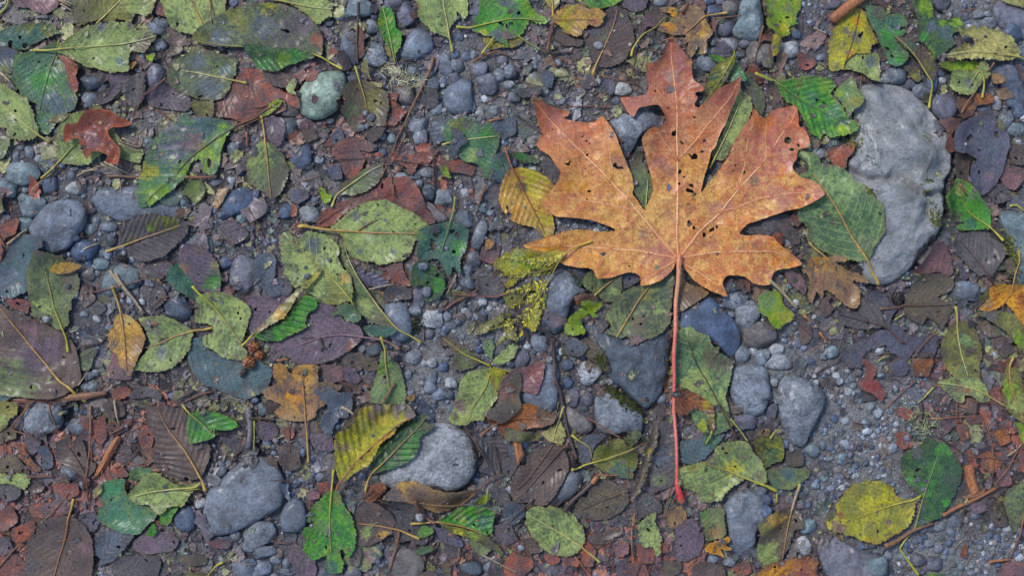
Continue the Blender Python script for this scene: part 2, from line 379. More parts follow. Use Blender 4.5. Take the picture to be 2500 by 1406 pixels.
def blade(outline, mid, pal, seed, serr=2.2, per=10, rag=0.0, holes=None, nh=5, hr=(1.5, 4.5), bites=0, spots=(), sp=2.6, spacing=None,
          curl=0.0, lift=1.6, warp=4.5, pleat=0.22, off=1.4, envr=4, kv=0.85, mott=0.5, edge=0.6, phase_on=True, zfun=None, hup=True, smooth_out=True, mo=0.0, dirt=0.3):
    """one leaf blade in photograph pixels -> x, y, z, tris, col, uv"""
    r = np.random.RandomState(seed)
    P = catmull(outline, 4.0, True) if smooth_out else np.asarray(outline, float)
    # teeth: walk along the outline and push it in and out
    seg = np.linalg.norm(np.roll(P, -1, 0)-P, axis=1); s = np.concatenate([[0], np.cumsum(seg)[:-1]]); tot = seg.sum()
    k = max(24, int(tot/2.2)); q = np.arange(k)*tot/k
    xs = np.interp(q, np.append(s, tot), np.append(P[:, 0], P[0, 0])); ys = np.interp(q, np.append(s, tot), np.append(P[:, 1], P[0, 1]))
    P = np.stack([xs, ys], 1)
    Tn = np.roll(P, -1, 0)-np.roll(P, 1, 0); Tn /= np.linalg.norm(Tn, axis=1)[:, None]+1e-9
    area = 0.5*np.sum(P[:, 0]*np.roll(P[:, 1], -1)-np.roll(P[:, 0], -1)*P[:, 1]); Nn = np.stack([Tn[:, 1], -Tn[:, 0]], 1)*(1 if area > 0 else -1)
    jit = (vnoise(q, q*0, per*1.7, seed % 97)-0.5)*per*0.9
    saw = ((q+jit)/per) % 1.0; big = ((q+2*jit)/(per*3.3)) % 1.0
    amp = serr*1.45*(0.55+0.9*vnoise(q, q*0+5, per*4, seed % 91))
    dsp = amp*(saw-0.5) + amp*0.9*(big-0.5)
    if rag: dsp = dsp + rag*((fbm(q, q*0+9, 26, seed % 83, 3)-0.5)*2.4)
    P = P+Nn*dsp[:, None]
    x0, y0 = P.min(0)-sp*2; x1, y1 = P.max(0)+sp*2
    nx, ny = int((x1-x0)/sp)+2, int((y1-y0)/sp)+2
    X, Y, F = sdf_grid(x0, y0, nx, ny, sp, P)
    Fout = F.copy()
    wx = X+(vnoise(X, Y, 9, seed % 71)-0.5)*7; wy = Y+(vnoise(X, Y, 9, seed % 67+3)-0.5)*7
    hl = list(holes or [])
    for _ in range(nh):
        i = r.randint(len(X.ravel()))
        if F.ravel()[i] > 8: hl.append((X.ravel()[i], Y.ravel()[i], r.uniform(*hr)))
    for _ in range(bites):
        p = P[r.randint(len(P))]; hl.append((p[0], p[1], r.uniform(5, 13)))
    for hx, hy, hrd in hl:
        el = r.uniform(0.6, 1.4); an = r.uniform(0, 3.14)
        dx = (wx-hx)*math.cos(an)+(wy-hy)*math.sin(an); dy = -(wx-hx)*math.sin(an)+(wy-hy)*math.cos(an)
        F = np.minimum(F, np.hypot(dx*el, dy/el)-hrd)
    x, y, f, T = march(X, Y, F)
    if len(T) == 0: return None
    # distance from the outer margin
    fx = np.clip((x-x0)/sp, 0, nx-1.001); fy = np.clip((y-y0)/sp, 0, ny-1.001); xi = fx.astype(int); yi = fy.astype(int); fx -= xi; fy -= yi
    fo = (Fout[yi, xi]*(1-fx)+Fout[yi, xi+1]*fx)*(1-fy)+(Fout[yi+1, xi]*(1-fx)+Fout[yi+1, xi+1]*fx)*fy; fo = np.maximum(fo, 0)
    if mid is None or len(mid) < 2:
        c = P.mean(0); U = np.linalg.svd(P-c, full_matrices=False)[2][0]; h = np.ptp((P-c)@U)/2
        mid = np.array([c-U*h, c+U*h])
    M = catmull(mid, 14)
    sl, dd, L = project(x, y, M)
    Wd = max(20.0, np.percentile(np.abs(dd), 95))
    spc = spacing or max(15.0, min(30.0, L/9.5))
    s0 = sl-kv*np.abs(dd)-0.22*kv*dd*dd/Wd+(dd > 0)*spc*0.45
    phase = s0/spc
    env = envelope(x0, y0, x1, y1, envr)
    z = hs(env, x, y)+off
    z = z+(vnoise(x, y, 42, seed % 53)-0.5)*warp+warp*0.5 + (vnoise(x, y, 13, seed % 59))*warp*0.35
    if pleat: z = z+pleat*(1+np.cos(2*np.pi*phase))*sst(0, Wd*0.25, np.abs(dd))
    if curl: z = z+curl*(np.abs(dd)/Wd)**2
    if lift: z = z+lift*np.exp(-fo/12.0)*vnoise(x, y, 70, seed % 47+2)**1.5*1.6
    if zfun is not None: z = z+zfun(x, y, sl, dd, fo)
    if hup: hraise(x, y, z)
    # the blade's own colour
    c0, c1, c2, c3, cv = [lin(c) for c in PAL[pal]]
    n60 = fbm(x, y, 70, seed % 43, 2); n12 = fbm(x, y, 17, seed % 41, 3); n5 = vnoise(x, y, 5.5, seed % 37)
    nv = fbm(s0*1.15, dd*0.38, 15, seed % 31, 3); n12 = (n12*0.45+nv*0.55) if phase_on else n12   # patches that run with the side veins
    col = c0+(c1-c0)*sst(0.35, 0.65, n60*0.6+n12*0.4)[:, None]
    mk = sst(0.585-0.09*mott, 0.625-0.09*mott, n12*0.5+n5*0.32+n60*0.18+mo)*(0.35+0.75*mott)
    col = col+(c2-col)*np.clip(mk, 0, 0.9)[:, None]
    eg = np.exp(-fo/5.0)*sst(0.3, 0.6, n60)*edge
    col = col+(c3-col)*eg[:, None]
    for sxp, syp, srd, sc in spots:
        t = np.hypot(x-sxp, y-syp)/srd+(n12-0.5)*2.3+(n5-0.5)*0.9
        w = (1-sst(0.62, 1.06, t))*(0.70+0.3*sst(0.4, 0.6, n5))
        q0, q1 = (lin(PAL[sc][0]), lin(PAL[sc][1])) if isinstance(sc, str) else (lin(sc), lin(sc)*0.8)
        tc = q0+(q1-q0)*sst(0.3, 0.7, n12)[:, None]
        col = col+(tc-col)*w[:, None]
    dm = sst(0.50, 0.60, fbm(x, y, 34, seed % 29+4, 4)*0.8+0.22*np.exp(-fo/14.0))*dirt*(0.5+0.5*n5)
    col = col+(lin((88, 80, 78))-col)*np.clip(dm, 0, 0.85)[:, None]
    uv = np.stack([phase if phase_on else np.full(len(x), 0.5), np.abs(dd)/6.5], 1)
    return dict(x=x, y=y, z=z, T=T, col=col, uv=uv, M=M)
def stalk(name, path, r0, r1, cols, parent, org, dz=0.0, blade_from=None, bulb=1.5, sides=7, mat=None, envr=2, sink=0.2, zpath=None):
    P = catmull(path, 6.0); n = len(P); t = np.linspace(0, 1, n)
    env = envelope(P[:, 0].min()-10, P[:, 1].min()-10, P[:, 0].max()+10, P[:, 1].max()+10, envr)
    z = hs(env, P[:, 0], P[:, 1])
    for _ in range(6): z[1:-1] = np.maximum(z[1:-1], (z[:-2]+z[2:])/2)
    R = (r0+(r1-r0)*t**0.8)*0.88
    if bulb > 1: R = R*(1+(bulb-1)*np.exp(-(t*n*6/14.0)**2))
    z = z+dz+R*(0.75 if blade_from is None else 1)*0.9
    if blade_from is not None:
        z = z-R*sink*1.0*(t > blade_from)-R*0.35*sst(blade_from-0.05, blade_from+0.1, t)
    V, Q, C = tube_geo(np.stack([P[:, 0], P[:, 1], z], 1), R, sides)
    tt = np.concatenate([np.repeat(t, sides), [0, 1]])
    ks = np.linspace(0, 1, len(cols)); cl = np.stack([np.interp(tt, ks, [lin(c)[i] for c in cols]) for i in range(3)], 1)
    cl = cl*(0.8+0.4*vnoise(V[:, 0], V[:, 1], 9, 5))[:, None]
    me = mk_mesh(name, local(V, *org), (C, Q), cl)
    o = link(name, me, mat or STALKM, parent)
    return o, V
STEMC = {'sage': [(176,166,70),(170,156,90),(186,176,112),(184,184,124)], 'brown': [(170,130,60),(150,98,56),(120,84,62)], 'dark': [(92,64,50),(72,54,50)],
         'red': [(150,96,50),(140,70,56),(140,90,60)], 'lime': [(172,164,52),(160,150,60),(150,130,70)], 'tan': [(182,150,66),(172,128,72),(156,116,74)], 'green':[(150,150,60),(110,140,70),(90,124,70)]}
def add_leaf(tile, name, pal, outline, stem='', label=None, cat='leaf', group=None, sc='sage', r=(3.0, 1.0), extra=(), **kw):
    global LEAFN
    LEAFN += 1; seed = LEAFN*131+17
    O = np.array(pts(tile, outline))
    for k in ('holes', 'spots'):
        if k in kw:
            kk = TILES[tile]
            kw[k] = [((a[0]/kk[2]+kk[0]), (a[1]/kk[2]+kk[1]), a[2]/kk[2]) + tuple(a[3:]) for a in kw[k]]
    mid = None; pre = []; post = []
    if stem:
        if '|' in stem: a, b = stem.split('|'); pre = pts(tile, a.strip()) if a.strip() else []; post = pts(tile, b)
        else: post = pts(tile, stem)
        mid = np.array(([pre[-1]] if pre else [])+post)
    nostem = kw.pop('nostem', False)
    B = blade(O, mid, pal, seed, **kw)
    cx, cy = O.mean(0); 
    if pre: cx, cy = pre[-1]
    oz = float(B['z'].min()); org = (cx, cy, oz)
    me = mk_mesh('blade', local(np.stack([B['x'], B['y'], B['z']], 1), *org), B['T'], B['col'], B['uv'])
    has_stem = (mid is not None) and not nostem
    if not has_stem and not extra:
        me.name = name
        o = link(name, me, leafmat(pal), None, W(cx, cy, oz)); root = o
    else:
        root = empty(name, W(cx, cy, oz)); link('blade', me, leafmat(pal), root)
        if has_stem:
            path = np.array(pre[:-1]+list(mid)) if pre else mid
            Lp = sum(np.hypot(*(np.array(pre[i+1])-np.array(pre[i]))) for i in range(len(pre)-1)) if pre else 0
            Lt = sum(np.hypot(*(path[i+1]-path[i])) for i in range(len(path)-1))
            stalk('stem', path, r[0] if pre else r[0]*0.6, r[1], STEMC[sc] if isinstance(sc, str) else sc, root, org, blade_from=Lp/Lt, bulb=1.45 if Lp else 1)
        for ex in extra:
            ex = dict(ex); pn = ex.pop('part', 'blade'); eo = np.array(pts(tile, ex.pop('outline'))); ep = ex.pop('pal', pal)
            em = ex.pop('mid', None); em = np.array(pts(tile, em)) if em else mid
            kk = TILES[tile]
            if 'spots' in ex: ex['spots'] = [((a[0]/kk[2]+kk[0]), (a[1]/kk[2]+kk[1]), a[2]/kk[2], a[3]) for a in ex['spots']]
            B2 = blade(eo, em, ep, seed+7, **ex)
            me2 = mk_mesh(pn, local(np.stack([B2['x'], B2['y'], B2['z']], 1), *org), B2['T'], B2['col'], B2['uv'])
            link(pn, me2, leafmat(ep), root)
    tag(root, label or auto_label(PALWORD.get(pal, 'brown')+' '+('leaf scrap' if 'scrap' in name else 'leaf'), cx, cy), cat, group)
    return root
# ------------------------------------------------------------------ labels for the many small things: what they look like and what they lie between
LANDMARKS = []   # (short name, x, y), filled in the data
PALWORD = {'sage': 'pale green', 'pale': 'pale yellow-green', 'sagegreen': 'grey-green', 'sagedark': 'dull green', 'olive': 'olive', 'yellow': 'yellow', 'limey': 'lime green', 'green': 'bright green', 'blgreen': 'sea-green',
 'tealgreen': 'teal green', 'darkgreen': 'dark green', 'moss': 'mossy green', 'teal': 'teal-grey', 'slate': 'slate-grey', 'brown': 'brown', 'umber': 'umber brown', 'greybrown': 'grey-brown', 'purple': 'purple-brown',
 'purslate': 'dark purple-grey', 'russet': 'russet', 'rust': 'rust-brown', 'mauve': 'mauve', 'ochre': 'ochre', 'gold': 'golden', 'tan': 'tan', 'orange': 'orange'}
def auto_label(desc, x, y):
    L = sorted(LANDMARKS, key=lambda m: math.hypot(m[1]-x, m[2]-y))[:7]
    def side(m):
        dx, dy = x-m[1], y-m[2]
        if abs(dy) > 1.6*abs(dx): return 'above' if dy < 0 else 'below'
        return 'beside'
    opts = []
    for i, A in enumerate(L[:5]):
        for B in L[i+1:6]:
            ax, ay = A[1]-x, A[2]-y; bx, by = B[1]-x, B[2]-y
            cosv = (ax*bx+ay*by)/(math.hypot(ax, ay)*math.hypot(bx, by)+1e-9)
            if cosv < -0.1: opts.append(f'{desc} between the {A[0]} and the {B[0]}')
        for B in L[:6]:
            if B is not A: opts.append(f'{desc} {side(A)} the {A[0]}, nearer than the {B[0]}' if math.hypot(A[1]-x, A[2]-y) < math.hypot(B[1]-x, B[2]-y) else f'{desc} {side(A)} the {A[0]}, past the {B[0]}')
    for o in opts:
        if o not in USED and len(o.split()) <= 16: return o
    for adj in ('plain', 'small', 'flat', 'wet', 'smooth'):
        for o in opts:
            q = adj+' '+o
            if q not in USED and len(q.split()) <= 16: return q
    return opts[0]
# ------------------------------------------------------------------ stones
SPAL = {'s': ((110,118,129), 'blue-grey'), 'p': ((108,108,119), 'purple-grey'), 'g': ((128,134,141), 'grey'), 'l': ((158,160,162), 'speckled light grey'), 't': ((112,129,133), 'greenish grey'),
        'd': ((78,86,94), 'dark grey'), 'b': ((112,106,102), 'brownish grey'), 'w': ((184,184,178), 'whitish'), 'n': ((82,95,116), 'slate blue'), 'j': ((138,160,138), 'sage-green'), 'B': ((172,174,174), 'pale grey')}
def stone_material(key, rgb):
    m = bpy.data.materials.new({'s': 'blue_grey', 'p': 'purple_grey', 'g': 'grey', 'l': 'granite', 't': 'green_grey', 'd': 'dark', 'b': 'brown_grey', 'w': 'white', 'n': 'slate_blue', 'j': 'jade', 'B': 'boulder'}[key]+'_stone')
    t, b = nodes_of(m); tc = N(t, 'ShaderNodeTexCoord').outputs['Object']
    rn = N(t, 'ShaderNodeObjectInfo').outputs['Random']
    vec = N(t, 'ShaderNodeVectorMath'); vec.operation = 'ADD'; t.links.new(tc, vec.inputs[0]); t.links.new(rn, vec.inputs[1]); co = vec.outputs[0]
    big = noise_n(t, co, 75, 4, 0.6); fine = noise_n(t, co, 420, 6, 0.75); sp = noise_n(t, co, 1500, 2, 0.5)
    c = lin(rgb); k = 1.0
    lo = tuple(c*(0.8 if key == 'B' else 0.62))+(1,); hi = tuple(np.clip(c*(1.12 if key == 'B' else 1.34), 0, 1))+(1,)
    base = mixc(t, maprange(t, big, 0.32, 0.68), lo, hi)
    amp = 0.85 if key in 'lgw' else 0.45 if key == 'B' else 0.6
    v = mathn(t, 'ADD', maprange(t, fine, 0.3, 0.7, 1-amp*0.55, 1+amp*0.55), mathn(t, 'MULTIPLY', mathn(t, 'SUBTRACT', sp, 0.5), amp*1.3))
    base = mixc(t, 1.0, base, v, 'MULTIPLY')
    dirt = maprange(t, noise_n(t, co, 160, 5, 0.7), 0.54, 0.70, 0, 0.55)
    base = mixc(t, dirt, base, c4((92, 84, 78)))
    if key == 'B': base = mixc(t, maprange(t, noise_n(t, co, 22, 5, 0.65, 0.8), 0.52, 0.66, 0, 0.5), base, c4((104, 98, 88)))
    fleck = maprange(t, noise_n(t, co, 2300, 1, 0.5), 0.74, 0.80, 0, 0.6)
    base = mixc(t, fleck, base, c4((205, 208, 208)))
    # a little variety from stone to stone
    hsv = N(t, 'ShaderNodeHueSaturation'); t.links.new(base, hsv.inputs['Color'])
    t.links.new(maprange(t, rn, 0, 1, 0.85, 1.18, False), hsv.inputs['Value']); 
    t.links.new(maprange(t, mathn(t, 'FRACT', mathn(t, 'MULTIPLY', rn, 17.3)), 0, 1, 0.75, 1.15, False), hsv.inputs['Saturation'])
    t.links.new(hsv.outputs[0], b.inputs['Base Color'])
    t.links.new(maprange(t, fine, 0.3, 0.7, 0.24, 0.52), b.inputs['Roughness'])
    b.inputs['Specular IOR Level'].default_value = 0.45
    h = mathn(t, 'ADD', mathn(t, 'ADD', mathn(t, 'MULTIPLY', fine, 1.0), mathn(t, 'MULTIPLY', sp, 0.25)), mathn(t, 'MULTIPLY', noise_n(t, co, 130, 5, 0.62, 0.6), 1.5))
    if key == 'B': h = mathn(t, 'ADD', h, mathn(t, 'MULTIPLY', noise_n(t, co, 900, 4, 0.7), 0.8))
    t.links.new(bump_n(t, h, 0.0030 if key == 'B' else 0.0022 if key in 'lg' else 0.0016, 0.85), b.inputs['Normal'])
    return m
SM = {k: stone_material(k, v[0]) for k, v in SPAL.items()}
ICO = {}
def ico(n):
    if n not in ICO:
        import bmesh
        bm = bmesh.new(); bmesh.ops.create_icosphere(bm, subdivisions=n, radius=1)
        bm.verts.ensure_lookup_table()
        ICO[n] = (np.array([v.co[:] for v in bm.verts]), np.array([[v.index for v in f.verts] for f in bm.faces])); bm.free()
    return ICO[n]
STN = 0
def add_stone(cx, cy, rx, ry, ang, key, poly=None, label=None, rz=None, emb=0.31, box=0.74, rough=0.05, facets=None, name=None, ontop=False, group=None, sub=None, spots=None, mat=None, cat=None, ridge=None, z0=None):
    global STN
    STN += 1; r = np.random.RandomState(STN*7+3)
    R0 = math.sqrt(rx*ry)
    n = sub or (2 if R0 < 9 else 3 if R0 < 26 else 4 if R0 < 55 else 5)
    D, F = ico(n); 
    th = np.arctan2(D[:, 1], D[:, 0]); hh = np.hypot(D[:, 0], D[:, 1])
    if poly is not None:
        P = catmull(poly, 3.0, True); cx, cy = P.mean(0); a = np.arctan2(P[:, 1]-cy, P[:, 0]-cx); rr = np.hypot(P[:, 0]-cx, P[:, 1]-cy); o = np.argsort(a)
        a, rr = a[o], rr[o]; Rth = np.interp(th, np.concatenate([a-2*np.pi, a, a+2*np.pi]), np.tile(rr, 3)); rx = ry = R0 = float(rr.mean())
    else:
        t2 = th-math.radians(ang); pw = r.uniform(2.0, 2.9)
        Rth = (np.abs(np.cos(t2)/rx)**pw+np.abs(np.sin(t2)/ry)**pw)**(-1/pw)
        sd = STN*3.1
        Rth = Rth*(1+0.10*np.sin(2*th+sd)*0.5+0.06*np.sin(3*th+sd*2)+0.035*np.sin(5*th+sd*3))
    if rz is None: rz = min(rx, ry)*r.uniform(0.58, 0.78) if poly is None else R0*0.42
    h2 = hh**box
    x = Rth*h2*np.cos(th); y = Rth*h2*np.sin(th); z = rz*np.sign(D[:, 2])*np.abs(D[:, 2])**0.8
    if facets is None: facets = r.randint(6, 12)
    angl = poly is None and R0 < 30 and r.rand() < 0.6
    if angl: facets = 14
    for _ in range(facets):
        az = r.uniform(0, 6.28); el = r.uniform(0.25, 1.3); nx, ny, nz = math.cos(az)*math.cos(el), math.sin(az)*math.cos(el), math.sin(el)
        dd = (x/R0)*nx+(y/R0)*ny+(z/rz)*nz; lim = r.uniform(0.60, 0.84) if angl else r.uniform(0.70, 0.92); ov = np.maximum(dd-lim, 0)*0.92
        if el > 0.5 or poly is None: x = x-ov*nx*R0*(0.3 if poly is not None else 0.8); y = y-ov*ny*R0*(0.3 if poly is not None else 0.8)
        z = z-ov*nz*rz
    nzv = fbm(x+z*0.7+STN*37, y+z*0.5+STN*11, R0*0.75, STN % 31, 3)-0.5
    z = z*(1+nzv*rough*4); q = 1+nzv*rough*1.2*(0.4 if poly is not None else 1); x = x*q; y = y*q
    z = z+(fbm(x+STN*3, y, max(R0*0.16, 3), 7, 3)-0.5)*min(R0*rough*1.1, 3.2)
    if R0 > 20: z = z-np.abs(fbm(x+STN*13, y+STN*5, R0*0.9, 19, 4)-0.5)*R0*min(rough, .06)*7*(D[:, 2] > 0)
    if ridge is not None: z = z+ridge(x+cx, y+cy)*(D[:, 2] > 0)*sst(0.0, 0.45, D[:, 2])
    if z0 is None:
        sx = cx+np.cos(np.arange(8)*0.785)*R0*0.55; sy = cy+np.sin(np.arange(8)*0.785)*R0*0.55
        A = hs(H, sx, sy); base = (np.max(A) if ontop else np.median(A))
    else: base = z0
    zc = base+(rz*(0.85 if ontop else 1-2*emb*1.0))
    up = D[:, 2] > -0.1
    for q_ in (1.0, 0.8, 0.55, 0.3, 0.1):
        ROCK[np.clip(np.round((cy+y*q_-HY0)/CELL).astype(int), 0, HH-1), np.clip(np.round((cx+x*q_-HX0)/CELL).astype(int), 0, HW-1)] = 1
    hraise(cx+x[up], cy+y[up], zc+z[up])
    if n <= 4 and R0 > 9:      # fill the gaps of the map between vertices
        for s_ in (0.3, 0.6, 0.85):
            hraise(cx+x[up]*s_, cy+y[up]*s_, zc+z[up]*1.0)
    me = mk_mesh('stone', np.stack([x*S, -y*S, z*S], 1), F[:, ::-1])
    nm = name or ('pebble' if R0 < 22 else 'stone')
    o = link(nm, me, mat or SM[key], None, W(cx, cy, zc))
    szw = 'tiny' if R0 < 9 else 'small' if R0 < 15 else 'mid-sized' if R0 < 24 else 'fist-sized' if R0 > 60 else 'large'
    shp = 'elongated ' if max(rx, ry)/min(rx, ry) > 1.6 else 'round ' if max(rx, ry)/min(rx, ry) < 1.12 else ''
    tag(o, label or auto_label(f'{szw} {shp}{SPAL[key][1]} {nm}', cx, cy), cat or nm, group or ('pebbles lying on the forest floor' if nm == 'pebble' else 'stones lying on the forest floor'))
    return o, zc
# ------------------------------------------------------------------ twigs, chips
TWC = {'red': [(112,74,62),(128,86,70)], 'dark': [(74,60,58),(92,76,70)], 'rust': [(140,100,72),(112,80,64)], 'straw': [(176,158,124),(150,134,108)], 'grey': [(120,114,114),(100,94,96)], 'orange': [(172,114,74),(146,92,62)], 'lime': [(164,158,62),(140,140,60)]}
def add_twig(tile, path, r0, r1, c, label=None, name='twig', group=None, cat='twig', off=0.0, ends=1.15, extra=()):
    P = np.array(pts(tile, path)); cx, cy = P[0]
    if len(P) > 2: P[1:-1] += np.random.RandomState(abs(int(cx))).randn(len(P)-2, 2)*0.8
    z = float(hs(H, cx, cy)); org = (cx, cy, z)
    root = None
    if extra: root = empty(name, W(cx, cy, z))
    o, V = stalk(name if not extra else 'branch', P, r0, r1, TWC[c], root, org, dz=off, bulb=ends, mat=WOODM if c in ('straw', 'rust', 'dark', 'grey', 'orange', 'red') else STALKM)
    if root is None: o.location = W(cx, cy, z); root = o
    hraise(V[:, 0], V[:, 1], V[:, 2])
    for ex in extra:
        stalk('side_branch', pts(tile, ex), r1*0.9+0.3, r1*0.6, TWC[c], root, org, dz=off, bulb=1, mat=WOODM)
    mx, my = P.mean(0)
    word = {'red': 'reddish', 'dark': 'dark', 'rust': 'rust-brown', 'straw': 'straw-coloured', 'grey': 'grey', 'orange': 'orange', 'lime': 'yellow-green'}[c]
    tag(root, label or auto_label(f"{'thin ' if r0 < 2.2 else ''}{word} {name.replace('_', ' ')}", mx, my), cat, group or {'twig': 'twigs and needles on the forest floor'}.get(name))
    return root
def add_chip(tile, outline, h, c, label, name='wood_chip', grain=None, cat='wood chip'):
    """a splinter of wood: outline, thickness h, a split, fibrous top"""
    O = np.array(pts(tile, outline)); seed = abs(int(O.sum())) % 997
    P = catmull(O, 2.5, True); x0, y0 = P.min(0)-5; sp = 1.8
    X, Y, F = sdf_grid(x0, y0, int((np.ptp(P[:, 0])+10)/sp)+2, int((np.ptp(P[:, 1])+10)/sp)+2, sp, P)
    c_ = P.mean(0); U = np.linalg.svd(P-c_, full_matrices=False)[2][0]; Vv = np.array([-U[1], U[0]])
    u = (X-c_[0])*U[0]+(Y-c_[1])*U[1]; v = (X-c_[0])*Vv[0]+(Y-c_[1])*Vv[1]
    F = F+(vnoise(v, v*0, 3.0, seed)-0.5)*5*sst(0.72, 1.0, np.abs(u)/np.abs(u[F > 0]).max())
    x, y, f, T = march(X, Y, F)
    u = (x-c_[0])*U[0]+(y-c_[1])*U[1]; v = (x-c_[0])*Vv[0]+(y-c_[1])*Vv[1]
    base = float(np.median(hs(H, x, y)))+1
    zt = base+h*(0.55+0.45*sst(0, 7, f))+(fbm(u/9, v, 5, seed, 3)-0.5)*h*0.5+(vnoise(u/14, v, 2.2, seed+1)-0.5)*h*0.22
    cl = [lin(k) for k in TWC[c]]; g = vnoise(u/12, v, 3.0, seed+2)*0.6+vnoise(u/5, v, 9, seed+4)*0.4
    col = cl[0]+(cl[1]-cl[0])*sst(0.3, 0.7, g)[:, None]; col = col*(0.75+0.5*vnoise(u/14, v, 1.6, seed+3))[:, None]
    n = len(x)
    # walls down to the ground along the boundary
    E = np.vstack([T[:, [0, 1]], T[:, [1, 2]], T[:, [2, 0]]]); k = E.min(1)*n+E.max(1); uq, first, cnt = np.unique(k, return_index=True, return_counts=True)
    Bd = E[first[cnt == 1]]
    V = np.vstack([np.stack([x, y, zt], 1), np.stack([x, y, np.full(n, base-h*0.6)], 1)])
    Wl = np.stack([Bd[:, 0], Bd[:, 0]+n, Bd[:, 1]+n, Bd[:, 1]], 1)
    hraise(x, y, zt)
    me = mk_mesh(name, local(V, c_[0], c_[1], base), (T, Wl), np.vstack([col, col*0.8]))
    o = link(name, me, WOODM, None, W(c_[0], c_[1], base)); tag(o, label, cat)
    return o
# ------------------------------------------------------------------ what lies where (letters on a 20 x 11 grid): g grit, s stony, b brown litter, p purple-brown litter, k dark litter, r russet litter
ZONES = ["bbbbppkksspbbbbssbgg", "kbbpprrsggpbbppbpsks", "bbppkkrkpgpgpssbpppp"[:20], "ssbbbkkrrggpppbbkppp", "rssspppkrkggpkbbkppb", "ssskspprkggpppbbkppb",
         "ppkkkpppggpkbbsgpppb", "pbkkkkbsgggpkbggggrr", "rrrrkkgggpppkpkgggpr", "rrrkpsppppkkppgpgggk", "rppppsspkrprrrppbggg"]
ZC = {'g': (126,125,123), 's': (98,98,101), 'b': (82,76,75), 'p': (82,78,81), 'k': (62,59,62), 'r': (84,72,72)}
ZIDX = {c: np.array([[1.0 if q == c else 0.0 for q in row] for row in ZONES]) for c in 'gsbpkr'}
def zone_w(x, y):
    xw = x+(vnoise(x, y, 60, 21)-0.5)*110; yw = y+(vnoise(x, y, 60, 22)-0.5)*110
    fx = np.clip(xw/125-0.5, 0, 18.999); fy = np.clip(yw/128-0.5, 0, 9.999); xi = fx.astype(int); yi = fy.astype(int); fx = fx-xi; fy = fy-yi
    return {c: (A[yi, xi]*(1-fx)+A[yi, xi+1]*fx)*(1-fy)+(A[yi+1, xi]*(1-fx)+A[yi+1, xi+1]*fx)*fy for c, A in ZIDX.items()}
def build_ground():
    def axis(lo, hi, step, far):
        core = np.arange(lo, hi+step, step); out = []; d = step*2; p = 0
        while p < far: out.append(p+d); p += d; d *= 1.5
        out = np.array(out); return np.concatenate([(lo-out)[::-1], core, core[-1]+out])
    ax = axis(-480, 2980, 6.0, 60000); ay = axis(-380, 1790, 6.0, 60000)
    X, Y = np.meshgrid(ax, ay); x, y = X.ravel(), Y.ravel()
    out_ = np.maximum(np.maximum(-480-x, x-2980), np.maximum(-380-y, y-1790)); z = ground_h(x, y)*(1-sst(0, 60, out_)); w = zone_w(x, y)
    col = sum(w[c][:, None]*lin(ZC[c]) for c in 'gsbpkr')
    col = col*(0.72+0.56*fbm(x, y, 30, 31, 3))[:, None]
    i = np.arange(len(ay)-1)[:, None]*len(ax)+np.arange(len(ax)-1)[None]
    Q = np.stack([i, i+len(ax), i+len(ax)+1, i+1], -1).reshape(-1, 4)
    me = mk_mesh('ground', np.stack([(x-1250)*S, (703-y)*S, z*S], 1), Q, col)
    m = bpy.data.materials.new('wet_mud'); t, b = nodes_of(m)
    at = N(t, 'ShaderNodeAttribute'); at.attribute_name = 'Col'; tc = N(t, 'ShaderNodeTexCoord').outputs['Object']
    f = noise_n(t, tc, 330, 8, 0.75); g = noise_n(t, tc, 1100, 4, 0.7); vo = voro(t, tc, 520).outputs['Distance']
    v = mathn(t, 'ADD', maprange(t, f, 0.3, 0.7, 0.55, 1.4), mathn(t, 'MULTIPLY', mathn(t, 'SUBTRACT', g, 0.5), 1.0))
    base = mixc(t, 1.0, at.outputs['Color'], v, 'MULTIPLY')
    base = mixc(t, maprange(t, noise_n(t, tc, 1900, 2, 0.5), 0.66, 0.74, 0, 0.5), base, c4((160, 160, 158)))
    t.links.new(base, b.inputs['Base Color']); t.links.new(maprange(t, g, 0.3, 0.7, 0.18, 0.5), b.inputs['Roughness'])
    h = mathn(t, 'ADD', f, mathn(t, 'MULTIPLY', vo, -0.6))
    t.links.new(bump_n(t, mathn(t, 'ADD', h, mathn(t, 'MULTIPLY', g, 0.3)), 0.0022, 0.9), b.inputs['Normal'])
    o = link('ground', me, m); o['kind'] = 'structure'; return o
GRAVEL_COLS = [(109,121,140),(100,107,124),(126,133,145),(88,102,128),(147,154,161),(121,114,114),(81,88,105),(166,170,173),(102,117,124),(93,95,109)]
